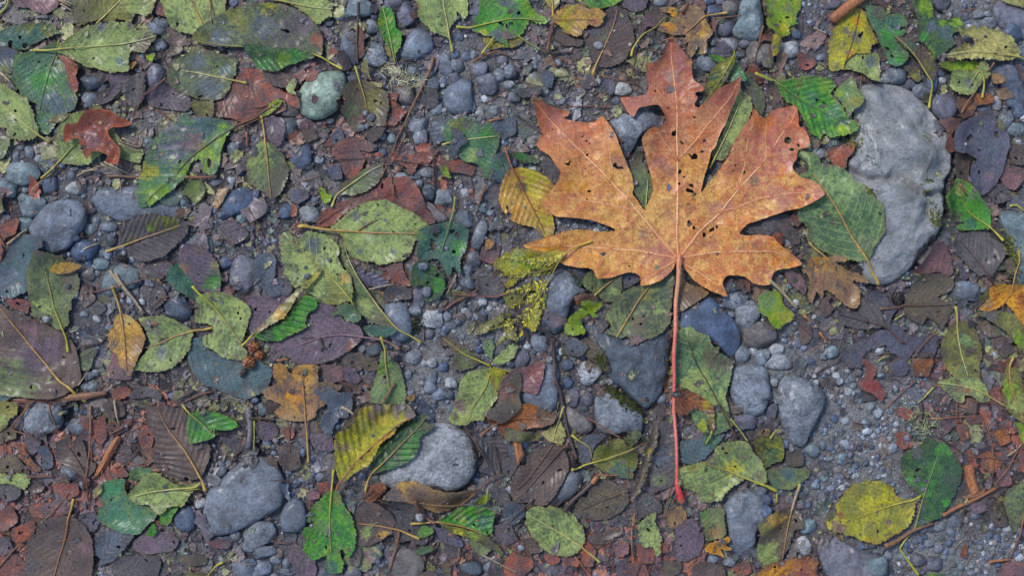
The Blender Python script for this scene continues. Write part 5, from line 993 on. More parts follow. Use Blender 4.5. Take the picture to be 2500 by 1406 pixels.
L('A2', 'alder_leaf', 'umber', "650,640 700,590 760,575 830,590 900,630 950,660 970,720 965,800 950,860 940,910 870,900 780,930 720,950 650,860 630,800 650,760", "728,482 757,580 | 790,690 815,795", 'brown leaf with an olive patch and a square hole', group=GA, holes=[(870, 730, 14), (905, 745, 12), (740, 650, 8)], nh=2, sc='lime', spots=[(870, 720, 90, 'olive'), (700, 800, 60, 'sagedark')])
X('A2', 'brown', "780,940 880,910 940,920 900,1000 850,1030 800,990")
A('A2', 'pale', "800,430 820,440 825,520 850,590 920,600 910,640 860,610 800,540 770,500", '', 'twisted pale strip of leaf beside the speckled stones', lift=3, nh=1)
X('A2', 'limey', "70,850 60,810 100,770 110,740 200,720 210,735 170,780 120,830", '', 'lime green mossy scrap beside small purple pebbles', nh=1); X('A2', 'sage', "240,650 290,570 320,590 300,660 330,700 260,680")
A('A2', 'sagedark', "600,1390 650,1340 740,1250 830,1200 920,1180 935,1230 900,1310 820,1370 720,1400 640,1395", "560,1480 595,1398 | 700,1320 820,1240 915,1190", 'dull green narrow leaf whose stalk points down to the pale oval leaf', spots=[(880, 1220, 60, 'greybrown')])
L('A2', 'alder_leaf', 'blgreen', "1370,900 1480,840 1560,850 1600,900 1680,880 1760,960 1740,1080 1710,1130 1700,1250 1660,1290 1600,1180 1500,1160 1450,1100 1390,1080 1360,1000", "1350,1045 | 1500,1010 1740,980", 'patchy green and umber leaf beneath a slate-grey one', group=GA, spots=[(1450, 900, 70, 'olive'), (1530, 890, 50, 'umber'), (1660, 960, 50, 'green'), (1560, 1130, 50, 'sage')], nh=6, rag=2)
L('A2', 'alder_leaf', 'slate', "1410,920 1480,950 1530,1020 1480,1060 1420,1150 1400,1060 1440,1010", '', 'slate-grey leaf fragment atop the patchy green leaf', group=GA, nh=2)
L('A2', 'alder_leaf', 'teal', "1710,1120 1830,1100 1840,1180 1820,1260 1680,1300 1700,1220", '', 'blue-green leaf fragment above the ochre leaf stalk', group=GA, nh=2, spots=[(1760, 1180, 50, 'blgreen')])
X('A2', 'limey', "1330,1190 1380,1200 1400,1240 1420,1280 1350,1250", '', 'small yellow-green triangular scrap', nh=0, sp=1.8); X('A2', 'slate', "1700,880 1860,850 1860,960 1780,1010 1740,950")
X('B2', 'limey', "455,-10 490,-5 520,40 560,50 540,90 510,105 480,60", '', 'bright pale green scrap above the brick-red leaf', nh=0)
A('A1', 'sage', "430,370 480,310 560,240 640,195 740,175 840,165 960,175 980,225 1060,225 1130,265 1095,310 1070,350 1030,390 950,370 930,440 940,510 880,525 800,530 720,505 640,490 560,450 490,410", "262,372 350,373 440,370 | 600,350 850,325 1000,300 1120,270",
  'bright pale green leaf with a long yellow stalk and brown tip', spots=[(1030, 300, 105, 'brown'), (735, 190, 55, 'purslate'), (960, 190, 50, 'greybrown'), (880, 440, 50, 'teal')], holes=[(685, 430, 11), (955, 400, 14)], mott=.35, serr=2.8)
L('A1', 'maple_leaf', 'orange', "660,805 800,800 880,850 960,890 900,920 830,925 800,950 820,1000 890,1080 870,1180 780,1175 800,1120 700,1090 650,1150 610,1060 600,1010 560,1000 500,1030 490,960 510,905 590,890", "660,920 | 760,900 860,890", 'little burnt-orange lobed leaf piece curled over pale leaf', group=GM, serr=.6, nh=3, mott=.3, edge=.8, spots=[(700, 1010, 60, 'mauve'), (750, 850, 50, (128, 66, 40)), (560, 980, 18, (70, 48, 44)), (615, 985, 20, (74, 52, 66))], curl=5, lift=8, warp=12, off=4, phase_on=False, nostem=True)
L('G', 'alder_leaf', 'sagedark', "470,98 490,70 560,30 620,12 700,18 755,45 785,80 790,110 785,138 745,130 690,122 640,118 590,118 540,118 500,112", "838,172 815,160 785,142 | 740,128 690,122 640,118 560,116 480,104", 'long grey-green leaf with mossy dark tip and bright folded underside', group=GA, mott=1.0, sc='lime',
  spots=[(490, 96, 34, 'moss'), (700, 70, 60, 'greybrown'), (640, 60, 40, 'slate'), (740, 60, 30, 'purple'), (590, 50, 36, 'olive'), (660, 15, 26, 'yellow'), (785, 100, 22, 'russet'), (540, 100, 30, 'slate')], holes=[(699, 78, 6)], warp=6, curl=2, off=3.5, nh=1,
  extra=[dict(part='folded_edge', pal='darkgreen', outline="600,112 680,118 745,126 772,142 745,150 700,165 680,178 650,176 628,162 610,140", mid="600,112 772,142", spots=[(650, 165, 30, 'green'), (720, 145, 26, 'green'), (690, 150, 20, 'limey')], off=0.3, pleat=.8)])
A('A2', 'green', "920,55 985,75 1010,120 1020,200 1060,250 1065,290 1050,350 1020,400 1010,440 985,400 960,340 930,290 895,210 900,120", "1012,452 | 995,380 970,250 940,120 925,60", 'narrow bright green upright leaf between two grey stones', pleat=1.2, spots=[(1020, 300, 50, 'sage'), (910, 170, 30, 'limey'), (985, 150, 30, 'sage')], warp=4, curl=3, r=(1.6, 1), nh=1)
X('A2', 'yellow', "940,340 960,400 985,415 970,360", '', 'small yellow scrap under the upright leaf', nh=0, sp=1.6)
A('A2', 'sage', "1140,-60 1180,60 1180,140 1240,200 1280,240 1390,275 1400,230 1410,190 1450,150 1470,110 1500,150 1530,110 1530,40 1510,-40 1400,-80", "1420,374 1400,280 | 1385,180 1360,60 1350,-60", 'pale leaf with a straight stalk cut by the top edge', serr=2.6, holes=[(1455, 105, 12)])
X('A2', 'yellow', "1640,275 1720,285 1780,275 1850,270 1940,275 1900,330 1840,350 1780,340 1700,365 1660,340", '', 'yellow-olive leaf part beneath the green toothed leaf', nostem=True)
L('G', 'alder_leaf', 'green', "1152,70 1170,30 1175,-5 1210,-10 1260,-10 1290,0 1300,25 1340,55 1310,62 1300,50 1280,75 1270,90 1240,100 1240,118 1200,95 1170,85", "1116,68 1150,70 | 1200,58 1260,48 1330,55", 'bright green toothed leaf with slate and yellow patches at the top', group=GA, serr=3.5, sc='lime',
  spots=[(1175, 92, 20, 'yellow'), (1212, 92, 22, 'slate'), (1250, 20, 34, 'blgreen'), (1305, 40, 26, 'limey'), (1230, 10, 18, 'purslate'), (1290, 15, 22, 'limey'), (1240, 90, 20, 'mauve')], holes=[(1225, 62, 6), (1237, 66, 5), (1268, 35, 5), (1247, 62, 5)], warp=4)
A('A3', 'green', "530,10 560,-40 800,-60 810,10 760,50 680,70 600,80", '', 'smooth green leaf belly dipping in from the top edge', spots=[(780, 30, 40, 'limey')], nh=0); X('A3', 'yellow', "270,-30 370,-30 360,40 320,90 290,50", "320,130 320,90 | 320,-20", 'small yellow-olive leaf hanging in from the top edge', nostem=False, sc='tan')
B('A3', 'brown', "700,80 760,60 830,90 870,160 900,240 900,320 870,400 800,460 700,490 640,480 600,430 560,340 535,270 540,230 600,220 660,180 690,130", "605,540 620,490 | 680,360 750,200 775,90", 'brown oval leaf with a yellow stalk carrying a pale pebble', spots=[(640, 230, 50, 'slate'), (680, 270, 40, 'sagedark'), (800, 130, 60, 'greybrown')], sc='tan')
B('A3', 'brown', "990,100 1060,80 1140,120 1110,180 1060,200 980,250 940,280 920,230 960,160", "878,412 895,350 960,260 1060,200 | 1100,150 1140,130", 'brown ribbed leaf with a curved yellow stalk', sc='lime', spots=[(1000, 180, 60, 'mauve')])
L('A3', 'alder_leaf', 'ochre', "310,155 340,110 390,60 450,50 500,45 560,80 640,75 690,120 670,180 620,210 570,190 520,265 460,270 400,240 370,200", "296,157 | 400,152 520,150 620,160", 'small yellow leaf with russet patches near the top edge', group=GA, sc='brown', r=(1.3, 1), spots=[(600, 180, 40, 'russet'), (560, 90, 40, 'tan'), (430, 180, 60, 'yellow'), (450, 70, 40, 'yellow')], serr=2.4)
L('A3', 'maple_leaf', 'tan', "1070,70 1180,60 1240,90 1300,45 1380,70 1400,120 1420,180 1460,240 1420,300 1410,390 1380,400 1360,340 1310,420 1270,370 1290,310 1240,330 1270,260 1180,260 1110,240 1060,220 1110,170 1180,160 1160,110 1110,100", "1560,105 1480,115 1400,130 | 1330,190 1250,260",
  'faded tan maple leaf with pointed lobes below the pebbles', group=GM, sc='tan', serr=2, mott=.8, spots=[(1140, 200, 60, 'gold'), (1350, 330, 60, 'umber'), (1180, 100, 40, 'gold'), (1390, 220, 50, 'ochre')], phase_on=False)
X('A3', 'russet', "1340,20 1380,10 1410,40 1400,100 1370,60", nh=0); X('A3', 'russet', "1450,160 1490,150 1480,250 1455,230", nh=0)
X('A3', 'green', "1425,410 1500,405 1550,430 1540,450 1480,450", nh=0, rag=1)
L('A3', 'alder_leaf', 'sage', "1620,560 1660,650 1720,700 1740,780 1700,900 1620,1010 1560,1120 1530,1155 1460,1140 1450,1080 1520,980 1560,860 1590,760", "1437,1205 1480,1120 | 1560,960 1620,820 1670,700", 'pale green narrow leaf showing between two maple lobes', group=GA, sc='sage', mott=.9)
L('A3', 'alder_leaf', 'blgreen', "1610,440 1660,520 1690,590 1640,600 1540,640 1530,600", '', 'teal green leaf half beside the dark twisted one', group=GA, nh=1)
L('A3', 'alder_leaf', 'moss', "1600,415 1610,450 1570,540 1530,610 1470,690 1400,770 1358,790 1390,700 1410,600 1440,520 1500,460", "1608,372 1600,415 | 1520,560 1380,780", 'dark mossy twisted leaf rising between the maple lobes', group=GA, lift=7, warp=5, off=3, spots=[(1390, 720, 40, 'umber'), (1470, 560, 40, 'darkgreen')], sc='lime', r=(1.4, .8), nh=0)
L('G', 'alder_leaf', 'sagedark', "1540,400 1555,365 1570,400 1590,440 1595,470 1590,505 1575,520 1560,490 1540,460 1535,430", "1574,530 | 1577,480 1580,440", 'dull green leaf sliver beneath the maple notch', group=GA, sc='sage', spots=[(1555, 395, 26, 'umber')])
L('A3', 'leaf_scrap', 'darkgreen', "20,1095 100,1100 240,1150 180,1175 100,1165 40,1130", '', 'dark green curled leaf edge above the ochre veined leaf', cat='leaf scrap', group=GS, lift=4, spots=[(100, 1120, 50, 'green')], nh=0)
L('G', 'alder_leaf', 'ochre', "1228,440 1245,415 1280,412 1310,420 1340,440 1362,470 1355,500 1350,530 1353,560 1345,582 1320,575 1300,555 1270,550 1245,535 1225,510 1218,480", "1233,362 1240,385 1250,412 | 1265,440 1285,480 1310,530 1330,572", 'ochre-yellow veined leaf with a reddish midrib beside the big maple', group=GA, sc='red', mott=.5, pleat=1.0, serr=1.6,
  spots=[(1330, 555, 30, 'yellow'), (1312, 570, 14, 'mauve'), (1300, 440, 40, 'yellow'), (1260, 520, 22, 'gold'), (1275, 455, 14, 'umber')])
L('A4', 'alder_leaf', 'limey', "20,-40 270,-40 275,60 240,120 255,180 190,200 200,250 120,280 60,230 25,200 20,100", '', 'lime and olive spotted leaf reaching in from the top edge', group=GA, rag=2, spots=[(180, 60, 50, 'sagedark'), (150, 210, 50, 'yellow'), (60, 60, 40, 'sage'), (40, 130, 30, 'umber')], holes=[(185, 130, 14)], nh=6)
X('A4', 'yellow', "60,270 120,290 125,350 60,420", '', 'yellow-green leaf tip beside a speckled stone', nh=0)
L('A4', 'alder_leaf', 'sage', "600,440 640,390 720,385 830,400 830,590 780,590 730,540 640,510 570,500", "790,590 | 700,530 610,430", 'pale green leaf piece under the yellow spotted leaf', group=GA, nostem=True, spots=[(770, 440, 50, 'slate')])
L('A4', 'alder_leaf', 'yellow', "690,60 740,110 760,180 790,230 820,310 770,340 770,390 680,390 600,430 570,500 510,520 470,490 475,400 470,310 500,230 540,150 600,100", "700,60 | 670,200 635,320 575,480", 'yellow spotted leaf with a grey-purple midrib near an orange log', group=GA, sc='dark', nostem=False, r=(1.2, 1), spots=[(660, 270, 45, 'greybrown'), (590, 220, 26, 'purslate'), (620, 400, 40, 'gold'), (520, 480, 40, 'olive'), (570, 330, 40, (176, 166, 66)), (680, 160, 30, 'gold')], holes=[(700, 255, 16), (620, 265, 8), (680, 365, 7)], nh=3)
L('A4', 'alder_leaf', 'blgreen', "740,50 860,60 890,110 1000,110 1030,170 1020,240 960,300 1040,380 1030,440 960,490 910,480 870,420 840,330 800,240 760,180", "1020,430 | 900,260 780,80", 'teal and vivid green leaf beside the yellow spotted one', group=GA, nostem=True, spots=[(900, 300, 60, 'green'), (940, 180, 50, 'tealgreen'), (830, 100, 50, 'umber'), (960, 230, 30, (50, 160, 40)), (870, 250, 30, (60, 160, 40)), (850, 400, 50, 'umber'), (980, 430, 40, 'green')], holes=[(890, 360, 14), (925, 410, 14), (1010, 200, 12)], rag=2)
L('A4', 'alder_leaf', 'darkgreen', "1060,-30 1200,-30 1220,120 1290,150 1410,130 1430,210 1350,250 1360,330 1290,390 1230,440 1210,400 1160,330 1100,290 1110,200 1090,110", "1120,-30 | 1250,220 1290,400", 'dark green leaf with lime patches beside the curled pale leaf', group=GA, nostem=True, rag=2, spots=[(1160, 60, 60, 'limey'), (1150, 280, 40, 'green'), (1290, 240, 70, 'teal'), (1180, 370, 40, 'limey'), (1380, 170, 40, 'limey'), (1290, 170, 30, 'limey'), (1200, 200, 40, 'slate')], nh=6)
L('A4', 'alder_leaf', 'umber', "930,270 1010,280 1100,340 1190,420 1240,500 1200,600 1140,530 1080,430 1000,350", "1180,780 1197,640 1190,600 1160,550 | 1100,450 1000,330 940,270", 'dark olive-brown folded leaf whose stalk hangs over the boulder', group=GA, sc='lime', lift=3, spots=[(1180, 480, 50, 'moss'), (1040, 340, 40, 'darkgreen')], r=(3.2, 1.2))
L('A4', 'alder_leaf', 'limey', "1250,460 1400,445 1530,450 1590,470 1580,540 1490,510 1350,515 1280,500", '', 'bright green leaf edge under the curled pale leaf', group=GA, nh=1)
L('A4', 'alder_leaf', 'sage', "1330,530 1400,515 1500,510 1540,450 1590,470 1600,560 1540,620 1480,690 1420,690 1340,650", "1550,710 1562,640 1560,580 1535,520 | 1500,560 1450,640", 'pale green leaf with dark smudges and a thick yellow stalk', group=GA, sc='lime', spots=[(1460, 600, 40, 'slate'), (1400, 600, 40, 'sagedark')], kv=.3)
L('A4', 'alder_leaf', 'pale', "1280,420 1340,380 1410,330 1480,340 1490,300 1350,250 1420,215 1490,210 1600,225 1700,260 1780,330 1815,410 1780,430 1700,450 1500,440 1350,440", "1880,455 1810,425 | 1650,395 1450,385 1290,415", 'curled pale ochre leaf with frilled edge near the corner', group=GA, sc='sage', serr=4, curl=9, lift=5, warp=6, off=3, mott=.6, pleat=1.3)
A('A4', 'pale', "1690,20 1740,-20 1900,-20 1880,60 1820,70", '', 'small pale leaf piece at the top corner', nh=0)
L('A4', 'alder_leaf', 'green', "110,600 200,570 330,550 450,565 520,610 490,670 520,720 560,760 580,830 640,880 670,900 640,960 560,980 470,990 430,960 410,1000 340,960 300,880 260,800 180,740 130,700", "-52,545 20,560 105,605 | 230,690 400,790 540,870", 'vivid green leaf with dark patches beside the boulder', group=GA, sc='green', serr=3.2, r=(2.4, 1),
  spots=[(350, 730, 60, 'blgreen'), (560, 900, 60, 'darkgreen'), (440, 620, 50, 'limey'), (560, 940, 40, 'limey'), (250, 600, 40, 'olive'), (500, 800, 60, 'blgreen')], holes=[(255, 680, 10), (390, 725, 12), (440, 740, 10)], pleat=1, warp=4)
L('A4', 'alder_leaf', 'sagegreen', "530,640 600,580 640,570 650,640 690,740 640,800 590,850 570,780 510,700 500,680", '', 'olive-green leaf lobe lapping onto the boulder', group=GA, spots=[(620, 740, 50, 'olive'), (540, 680, 30, 'limey')], rag=2, nh=1)
L('A4', 'alder_leaf', 'purslate', "1380,900 1470,850 1560,830 1650,850 1660,920 1740,960 1750,1050 1720,1160 1700,1240 1640,1340 1560,1400 1480,1350 1470,1200 1520,1150 1450,1110 1340,1100 1330,1000", '', 'slate-purple decayed leaf with round holes beside russet scraps', group=GA, holes=[(1470, 990, 22), (1655, 970, 16)], nh=3, rag=2.5, serr=1, mott=.4, spots=[(1640, 1060, 80, 'slate'), (1600, 1280, 60, 'purple')], phase_on=False)
L('G', 'alder_leaf', 'sagegreen', "1945,511 1945,538 1969,559 1966,579 1990,603 2003,614 2024,624 2058,634 2099,639 2113,630 2119,610 2126,596 2143,566 2140,515 2130,497 2112,480 2099,460 2078,450 2058,423 2024,406 2003,403 1990,379 1945,370 1942,379 1972,406 1962,423 1945,433 1979,444 2000,475", "2135,694 2119,665 2106,637 | 2072,583 2044,532 2014,480 1980,425", 'large grey-green oval leaf tucked under the maple tip', group=GA, sc='tan', r=(3.6, 1.6), mott=1.0, nh=3, warp=3, spots=[(2028, 540, 11, 'umber'), (2100, 600, 30, 'sagedark')])
# right-hand middle
L('G', 'maple_leaf', 'tan', "1954,661 1966,651 1973,631 2010,629 2051,624 2055,641 2031,637 2051,651 2072,665 2099,672 2111,692 2078,685 2096,713 2092,743 2085,753 2061,747 2048,733 2031,720 2010,706 2003,726 1990,713 1976,740 1969,720 1973,692 1966,668", "1973,595 1990,612 2010,629 | 2037,665 2072,713", 'small tan maple leaf with golden tips near the boulder foot', group=GM, sc='tan', r=(2.4, 1), phase_on=False, mott=.9, serr=2.6, spots=[(2020, 670, 40, 'tan'), (2060, 720, 40, 'tan'), (2080, 680, 30, 'tan'), (1990, 640, 20, 'gold'), (1995, 700, 26, (150, 104, 74))], warp=4, lift=3)
L('B4', 'maple_leaf', 'gold', "1530,860 1600,790 1610,720 1680,680 1750,690 1840,690 1875,750 1960,740 1960,850 1860,880 1900,960 1830,1000 1790,900 1730,820 1680,850 1600,880", "1790,450 1797,530 1775,620 1758,690 | 1740,760 1700,850", 'golden-orange crumpled maple leaf at the frame edge', group=GM, sc='tan', r=(2.6, 1), phase_on=False, mott=.7, warp=7, lift=5, nh=8, pleat=1, spots=[(1860, 800, 60, 'orange'), (1700, 720, 40, (196, 140, 44)), (1600, 830, 50, 'tan')])
A('B4', 'olive', "1510,890 1620,870 1720,880 1800,920 1880,1040 1960,1100 1960,1280 1880,1230 1800,1120 1700,1010 1600,940", "1500,885 | 1700,950 1860,1100 1960,1200", 'long olive leaf curving along the frame edge', spots=[(1620, 910, 70, 'greybrown'), (1800, 1080, 60, 'limey')], nostem=True, lift=2)
A('B4', 'olive', "1370,945 1450,960 1510,1010 1540,1090 1560,1180 1540,1270 1550,1380 1500,1480 1420,1430 1340,1330 1280,1230 1260,1130 1290,1050 1330,990", "1365,845 1378,900 1380,950 | 1385,1030 1410,1180 1460,1340", 'slender olive leaf with a hooked yellow stalk', mott=.9, spots=[(1300, 1180, 40, 'umber'), (1450, 1100, 60, 'sagegreen'), (1440, 1300, 60, 'sagedark')], sc='sage', curl=2)
L('G', 'alder_leaf', 'limey', "1847,722 1870,712 1895,709 1905,722 1912,745 1930,760 1938,775 1925,785 1910,790 1900,803 1880,795 1870,775 1850,760", '1905,715 1898,800', 'lime green ragged scrap above a brown rounded stone', group=GA, nostem=True, spots=[(1865, 735, 28, 'sagegreen'), (1915, 775, 24, 'yellow')], nh=0, rag=1)
A('B4', 'green', "1265,60 1330,0 1350,-60 1440,-40 1500,10 1560,90 1610,150 1620,230 1610,290 1520,300 1400,300 1370,270 1430,250 1350,230 1290,150", "1692,375 1650,320 1610,280 | 1500,200 1420,120 1380,0", 'mixed green leaf with dark blotches beside the boulder', sc='lime', spots=[(1370, 210, 60, 'umber'), (1480, 60, 50, 'sagegreen'), (1470, 240, 40, 'tealgreen'), (1330, 100, 40, 'darkgreen'), (1400, 20, 40, 'sage')], rag=1.5)
X('C4', 'limey', "1780,300 1860,300 1900,340 1900,460 1840,440 1820,360", '', 'lime green scrap at the frame edge above russet litter')
X('C4', 'sage', "1240,20 1340,-20 1500,-20 1590,40 1620,150 1550,160 1500,120 1440,110 1430,155 1370,150 1310,80", "1825,237 1700,170 1560,90 1520,70 | 1400,40 1260,20", 'pale green torn leaf with a long straight stalk', nostem=False, sc='sage', spots=[(1390, 50, 40, 'russet'), (1450, 80, 30, 'russet')])
A('G', 'olive', "2455,880 2462,895 2475,895 2487,920 2502,960 2512,1030 2480,1025 2455,1003 2440,972 2443,930", "2468,870 2458,895 | 2465,950 2490,1020", 'upright yellow-green leaf at the frame edge', spots=[(2460, 950, 20, 'limey'), (2480, 990, 20, 'sage')], sc='tan')
# ---- lower half, layer 1
A('G', 'brown', "-20,720 0,735 30,755 70,770 110,790 150,808 175,830 190,855 197,890 200,925 185,945 160,965 120,972 60,968 0,960 -30,900", "211,977 195,968 177,946 147,926 | 100,870 45,800 10,755 -15,725", 'large brown leaf with a thick yellow stalk end', sc='tan', r=(4.2, 1.6), spots=[(80, 880, 60, 'purple'), (40, 930, 60, 'sagedark'), (82, 800, 22, 'mauve'), (130, 850, 30, 'purple')], mott=.4, nh=5, serr=1.2)
L('B1', 'alder_leaf', 'teal', "130,360 220,340 330,360 340,420 300,440 270,480 240,540 210,600 220,680 200,740 100,790 40,760 0,720 -20,600 60,500 80,420", '', 'blue-teal decayed leaf below the rounded cobble', group=GA, nh=6, rag=2.5, serr=1.5, spots=[(60, 620, 90, 'slate'), (170, 490, 40, 'teal')], phase_on=False)
A('B1', 'sagedark', "300,440 400,470 480,500 510,560 570,620 585,700 550,780 520,800 530,860 500,880 500,960 460,1010 400,990 330,930 250,910 230,790 220,700 215,610 240,540 270,480", "495,1165 488,1110 480,1060 450,980 | 400,850 370,720 340,560", 'dull olive-grey leaf with a hooked yellow stalk', sc='lime', spots=[(320, 460, 50, 'brown'), (500, 700, 60, 'umber'), (310, 850, 60, 'sage'), (500, 600, 50, 'umber')], rag=1.5, kv=.9)
L('B1', 'leaf_scrap', 'ochre', "375,590 420,550 470,530 540,530 605,555 560,590 520,605 450,615", "375,590 605,555", 'small ochre pointed leaflet lying on the olive-grey leaf', cat='leaf scrap', group=GS, nostem=True, nh=0, serr=1.5, lift=2, sp=1.9)
A('B1', 'greybrown', "890,410 880,300 920,250 1000,200 1100,180 1200,205 1280,210 1360,250 1350,320 1290,390 1240,440 1180,490 1110,510 1080,525 1010,520 950,490 910,440", "770,455 830,432 885,415 | 1000,370 1150,320 1310,265", 'pleated grey-brown leaf with an olive strip along its midrib', sc='tan', pleat=1.6, spots=[(1120, 265, 60, 'moss'), (1220, 250, 60, 'moss'), (960, 350, 50, 'umber'), (1080, 285, 22, 'limey'), (920, 390, 30, 'moss')], mott=.3, warp=3)
L('B1', 'alder_leaf', 'tealgreen', "1200,620 1250,560 1310,520 1390,640 1450,730 1430,800 1330,760 1240,700", '', 'teal green leaf half with a dark fold', group=GA, nh=4, rag=1.5)
A('B1', 'purple', "1300,470 1340,410 1400,400 1500,450 1560,520 1590,610 1590,700 1560,750 1440,735 1380,650 1300,560", "1290,480 | 1380,640 1450,730", 'purple leaf blending to green at its edge with a square hole', nostem=True, holes=[(1430, 615, 10)], nh=1, spots=[(1540, 660, 75, 'green'), (1340, 560, 40, 'tan'), (1430, 430, 50, 'umber'), (1560, 560, 40, 'olive')], phase_on=True)
A('B1', 'sage', "1000,930 1100,910 1200,910 1290,950 1390,1010 1380,1080 1370,1140 1300,1230 1220,1290 1100,1310 1000,1300 960,1290 1040,1180 1080,1120 1050,1020", "1525,995 1460,1010 1400,1015 | 1250,1060 1130,1115 1040,1140", 'green and grey leaf behind the ochre pointed one', sc='tan', spots=[(1100, 980, 80, 'greybrown'), (1160, 1180, 50, 'slate'), (1080, 1270, 50, 'sagedark')], mott=.7)
A('B1', 'sage', "1420,780 1520,740 1640,750 1740,800 1810,860 1790,950 1770,1020 1740,1110 1780,1170 1770,1230 1680,1220 1600,1200 1530,1150 1470,1120 1460,1060 1540,1020 1500,970 1410,950 1430,860", "1395,700 1440,750 1500,800 | 1600,920 1680,1030 1750,1120", 'pale green leaf with dark holes beside the alder cones', holes=[(1720, 890, 14), (1730, 935, 9), (1690, 1000, 9), (1670, 1010, 7)], mott=.8, sc='lime', spots=[(1700, 1200, 30, 'umber')], nh=2)
L('B1', 'alder_leaf', 'ochre', "870,890 930,910 1000,960 1045,1040 1050,1090 1020,1170 980,1260 950,1340 900,1290 860,1250 850,1190 800,1150 785,1060 810,990 830,920", "813,700 830,760 845,800 870,890 | 890,1000 905,1130 922,1300", 'ochre-brown pointed leaf with a long upright stalk', group=GA, sc='tan', spots=[(1000, 1120, 60, 'tan'), (830, 1100, 40, 'brown'), (930, 1290, 50, 'mauve'), (900, 940, 50, (178, 158, 96))], mott=1.0, r=(3.2, 1.3))
A('B2', 'sagedark', "620,370 650,400 660,480 700,560 760,650 830,750 900,850 960,920 1030,1000 1000,1010 930,990 850,950 780,905 730,860 700,790 720,700 640,520 610,440", "1195,1100 1150,1070 1100,1040 1030,1000 | 900,850 760,650 680,500 650,400", 'long folded pale-edged leaf pointing down to the blue stone', sc='sage', spots=[(800, 830, 60, 'sage'), (780, 700, 60, 'sagegreen'), (900, 960, 50, 'umber')], lift=2, curl=2)
L('B2', 'alder_leaf', 'tealgreen', "785,985 850,975 1000,990 1030,1010 990,1050 880,1060 810,1040", '', 'small dark green leaf beneath the long folded leaf tip', group=GA, nh=1)
A('B2', 'sage', "185,350 240,310 330,360 380,310 470,320 560,360 620,420 610,500 640,560 700,620 715,700 710,790 640,820 560,835 480,800 400,740 350,700 300,710 270,660 230,610 215,530 200,450", "740,878 715,850 705,800 | 600,680 480,570 330,430 260,370", 'pale yellow-green mottled leaf crossed by the folded brown edge', mott=1.0, spots=[(430, 400, 60, 'slate'), (620, 780, 60, 'olive'), (560, 790, 50, 'olive'), (300, 390, 30, 'umber'), (560, 700, 60, 'olive'), (320, 640, 50, (190, 200, 140)), (660, 640, 50, 'ochre'), (450, 450, 30, 'slate')], holes=[(730-5, 655, 6), (605, 620, 9)], rag=1.5, sc='lime', r=(2.4, 1.2))
A('B2', 'sage', "545,285 600,240 680,170 780,110 870,95 960,90 1040,130 1130,170 1190,210 1250,260 1210,310 1160,380 1130,450 1110,490 1050,525 990,530 910,550 860,530 770,520 700,480 660,420 640,350 590,310", "328,278 360,270 440,285 560,300 | 720,312 900,322 1080,325 1170,330", 'large pale oval leaf with dark flecks on the brick-red leaf', sc='tan', r=(4.0, 1.4), mott=.5,
  spots=[(730, 195, 34, 'purslate'), (895, 190, 20, 'slate'), (945, 230, 16, 'slate'), (900, 300, 18, 'slate'), (765, 450, 26, 'slate'), (1005, 455, 24, 'slate'), (1150, 330, 50, 'olive'), (800, 270, 20, 'brown'), (1110, 390, 30, 'umber'), (830, 350, 40, (178, 192, 140))], nh=4, warp=4)
L('B2', 'alder_leaf', 'tealgreen', "1190,300 1260,270 1340,250 1400,240 1480,255 1540,310 1530,380 1520,440 1480,500 1480,620 1430,560 1400,630 1350,560 1310,500 1240,520 1170,500 1180,400 1170,350", "1440,65 1435,120 1425,180 1400,270 | 1370,370 1340,470", 'teal green leaf riddled with large dark holes', group=GA, sc='green', holes=[(1310, 335, 22), (1280, 405, 30), (1380, 430, 20), (1420, 305, 18), (1460, 335, 15), (1350, 300, 9), (1250, 440, 10), (1430, 460, 14)], nh=4, spots=[(1470, 420, 50, 'green'), (1200, 350, 40, 'limey')], r=(2.6, 1.2), warp=5, lift=3)
L('B2', 'alder_leaf', 'darkgreen', "1140,560 1200,510 1300,560 1360,620 1370,720 1330,780 1260,810 1220,790 1210,700 1130,690", '', 'dark glossy green leaf below the holey teal one', group=GA, spots=[(1320, 690, 50, 'green'), (1200, 590, 60, 'tealgreen'), (1220, 560, 30, 'slate')], holes=[(1310, 620, 16)], nh=2)
X('C4', 'sagedark', "1720,800 1780,760 1860,720 1900,900 1840,1020 1790,1090 1740,1000", '', 'dull green decayed strip at the frame edge', nh=8)
L('B2', 'alder_leaf', 'purple', "150,1100 270,1020 400,920 420,850 520,820 600,860 650,940 760,980 790,1060 700,1150 600,1210 480,1250 330,1250 250,1200 200,1180", "1040,1145 990,1110 930,1080 790,1060 | 650,1045 500,1060 300,1130", 'broad purple-brown leaf with a thick mauve stalk', group=GA, sc=[(150, 116, 96), (124, 92, 100), (130, 96, 104), (140, 110, 120)], r=(3.6, 1.4), nh=3, mott=.3, spots=[(700, 1130, 50, 'rust'), (440, 860, 40, 'umber'), (400, 1150, 30, 'mauve')], serr=1)
L('B2', 'leaf_scrap', 'blgreen', "610,830 700,820 740,870 780,920 750,950 680,950 620,900 540,910 600,870", '', 'small sea-green leaf piece between purple leaf and folded leaf', cat='leaf scrap', group=GS)
A('G', 'sagegreen', "940,850 955,870 975,890 985,920 992,960 985,985 940,985 905,975 912,940 925,900 930,870", "933,822 938,840 942,852 | 945,900 955,960", 'green upright leaf with a lime streak above the pleated leaf', spots=[(932, 895, 18, 'limey'), (945, 930, 30, 'sagedark')], sc='lime')
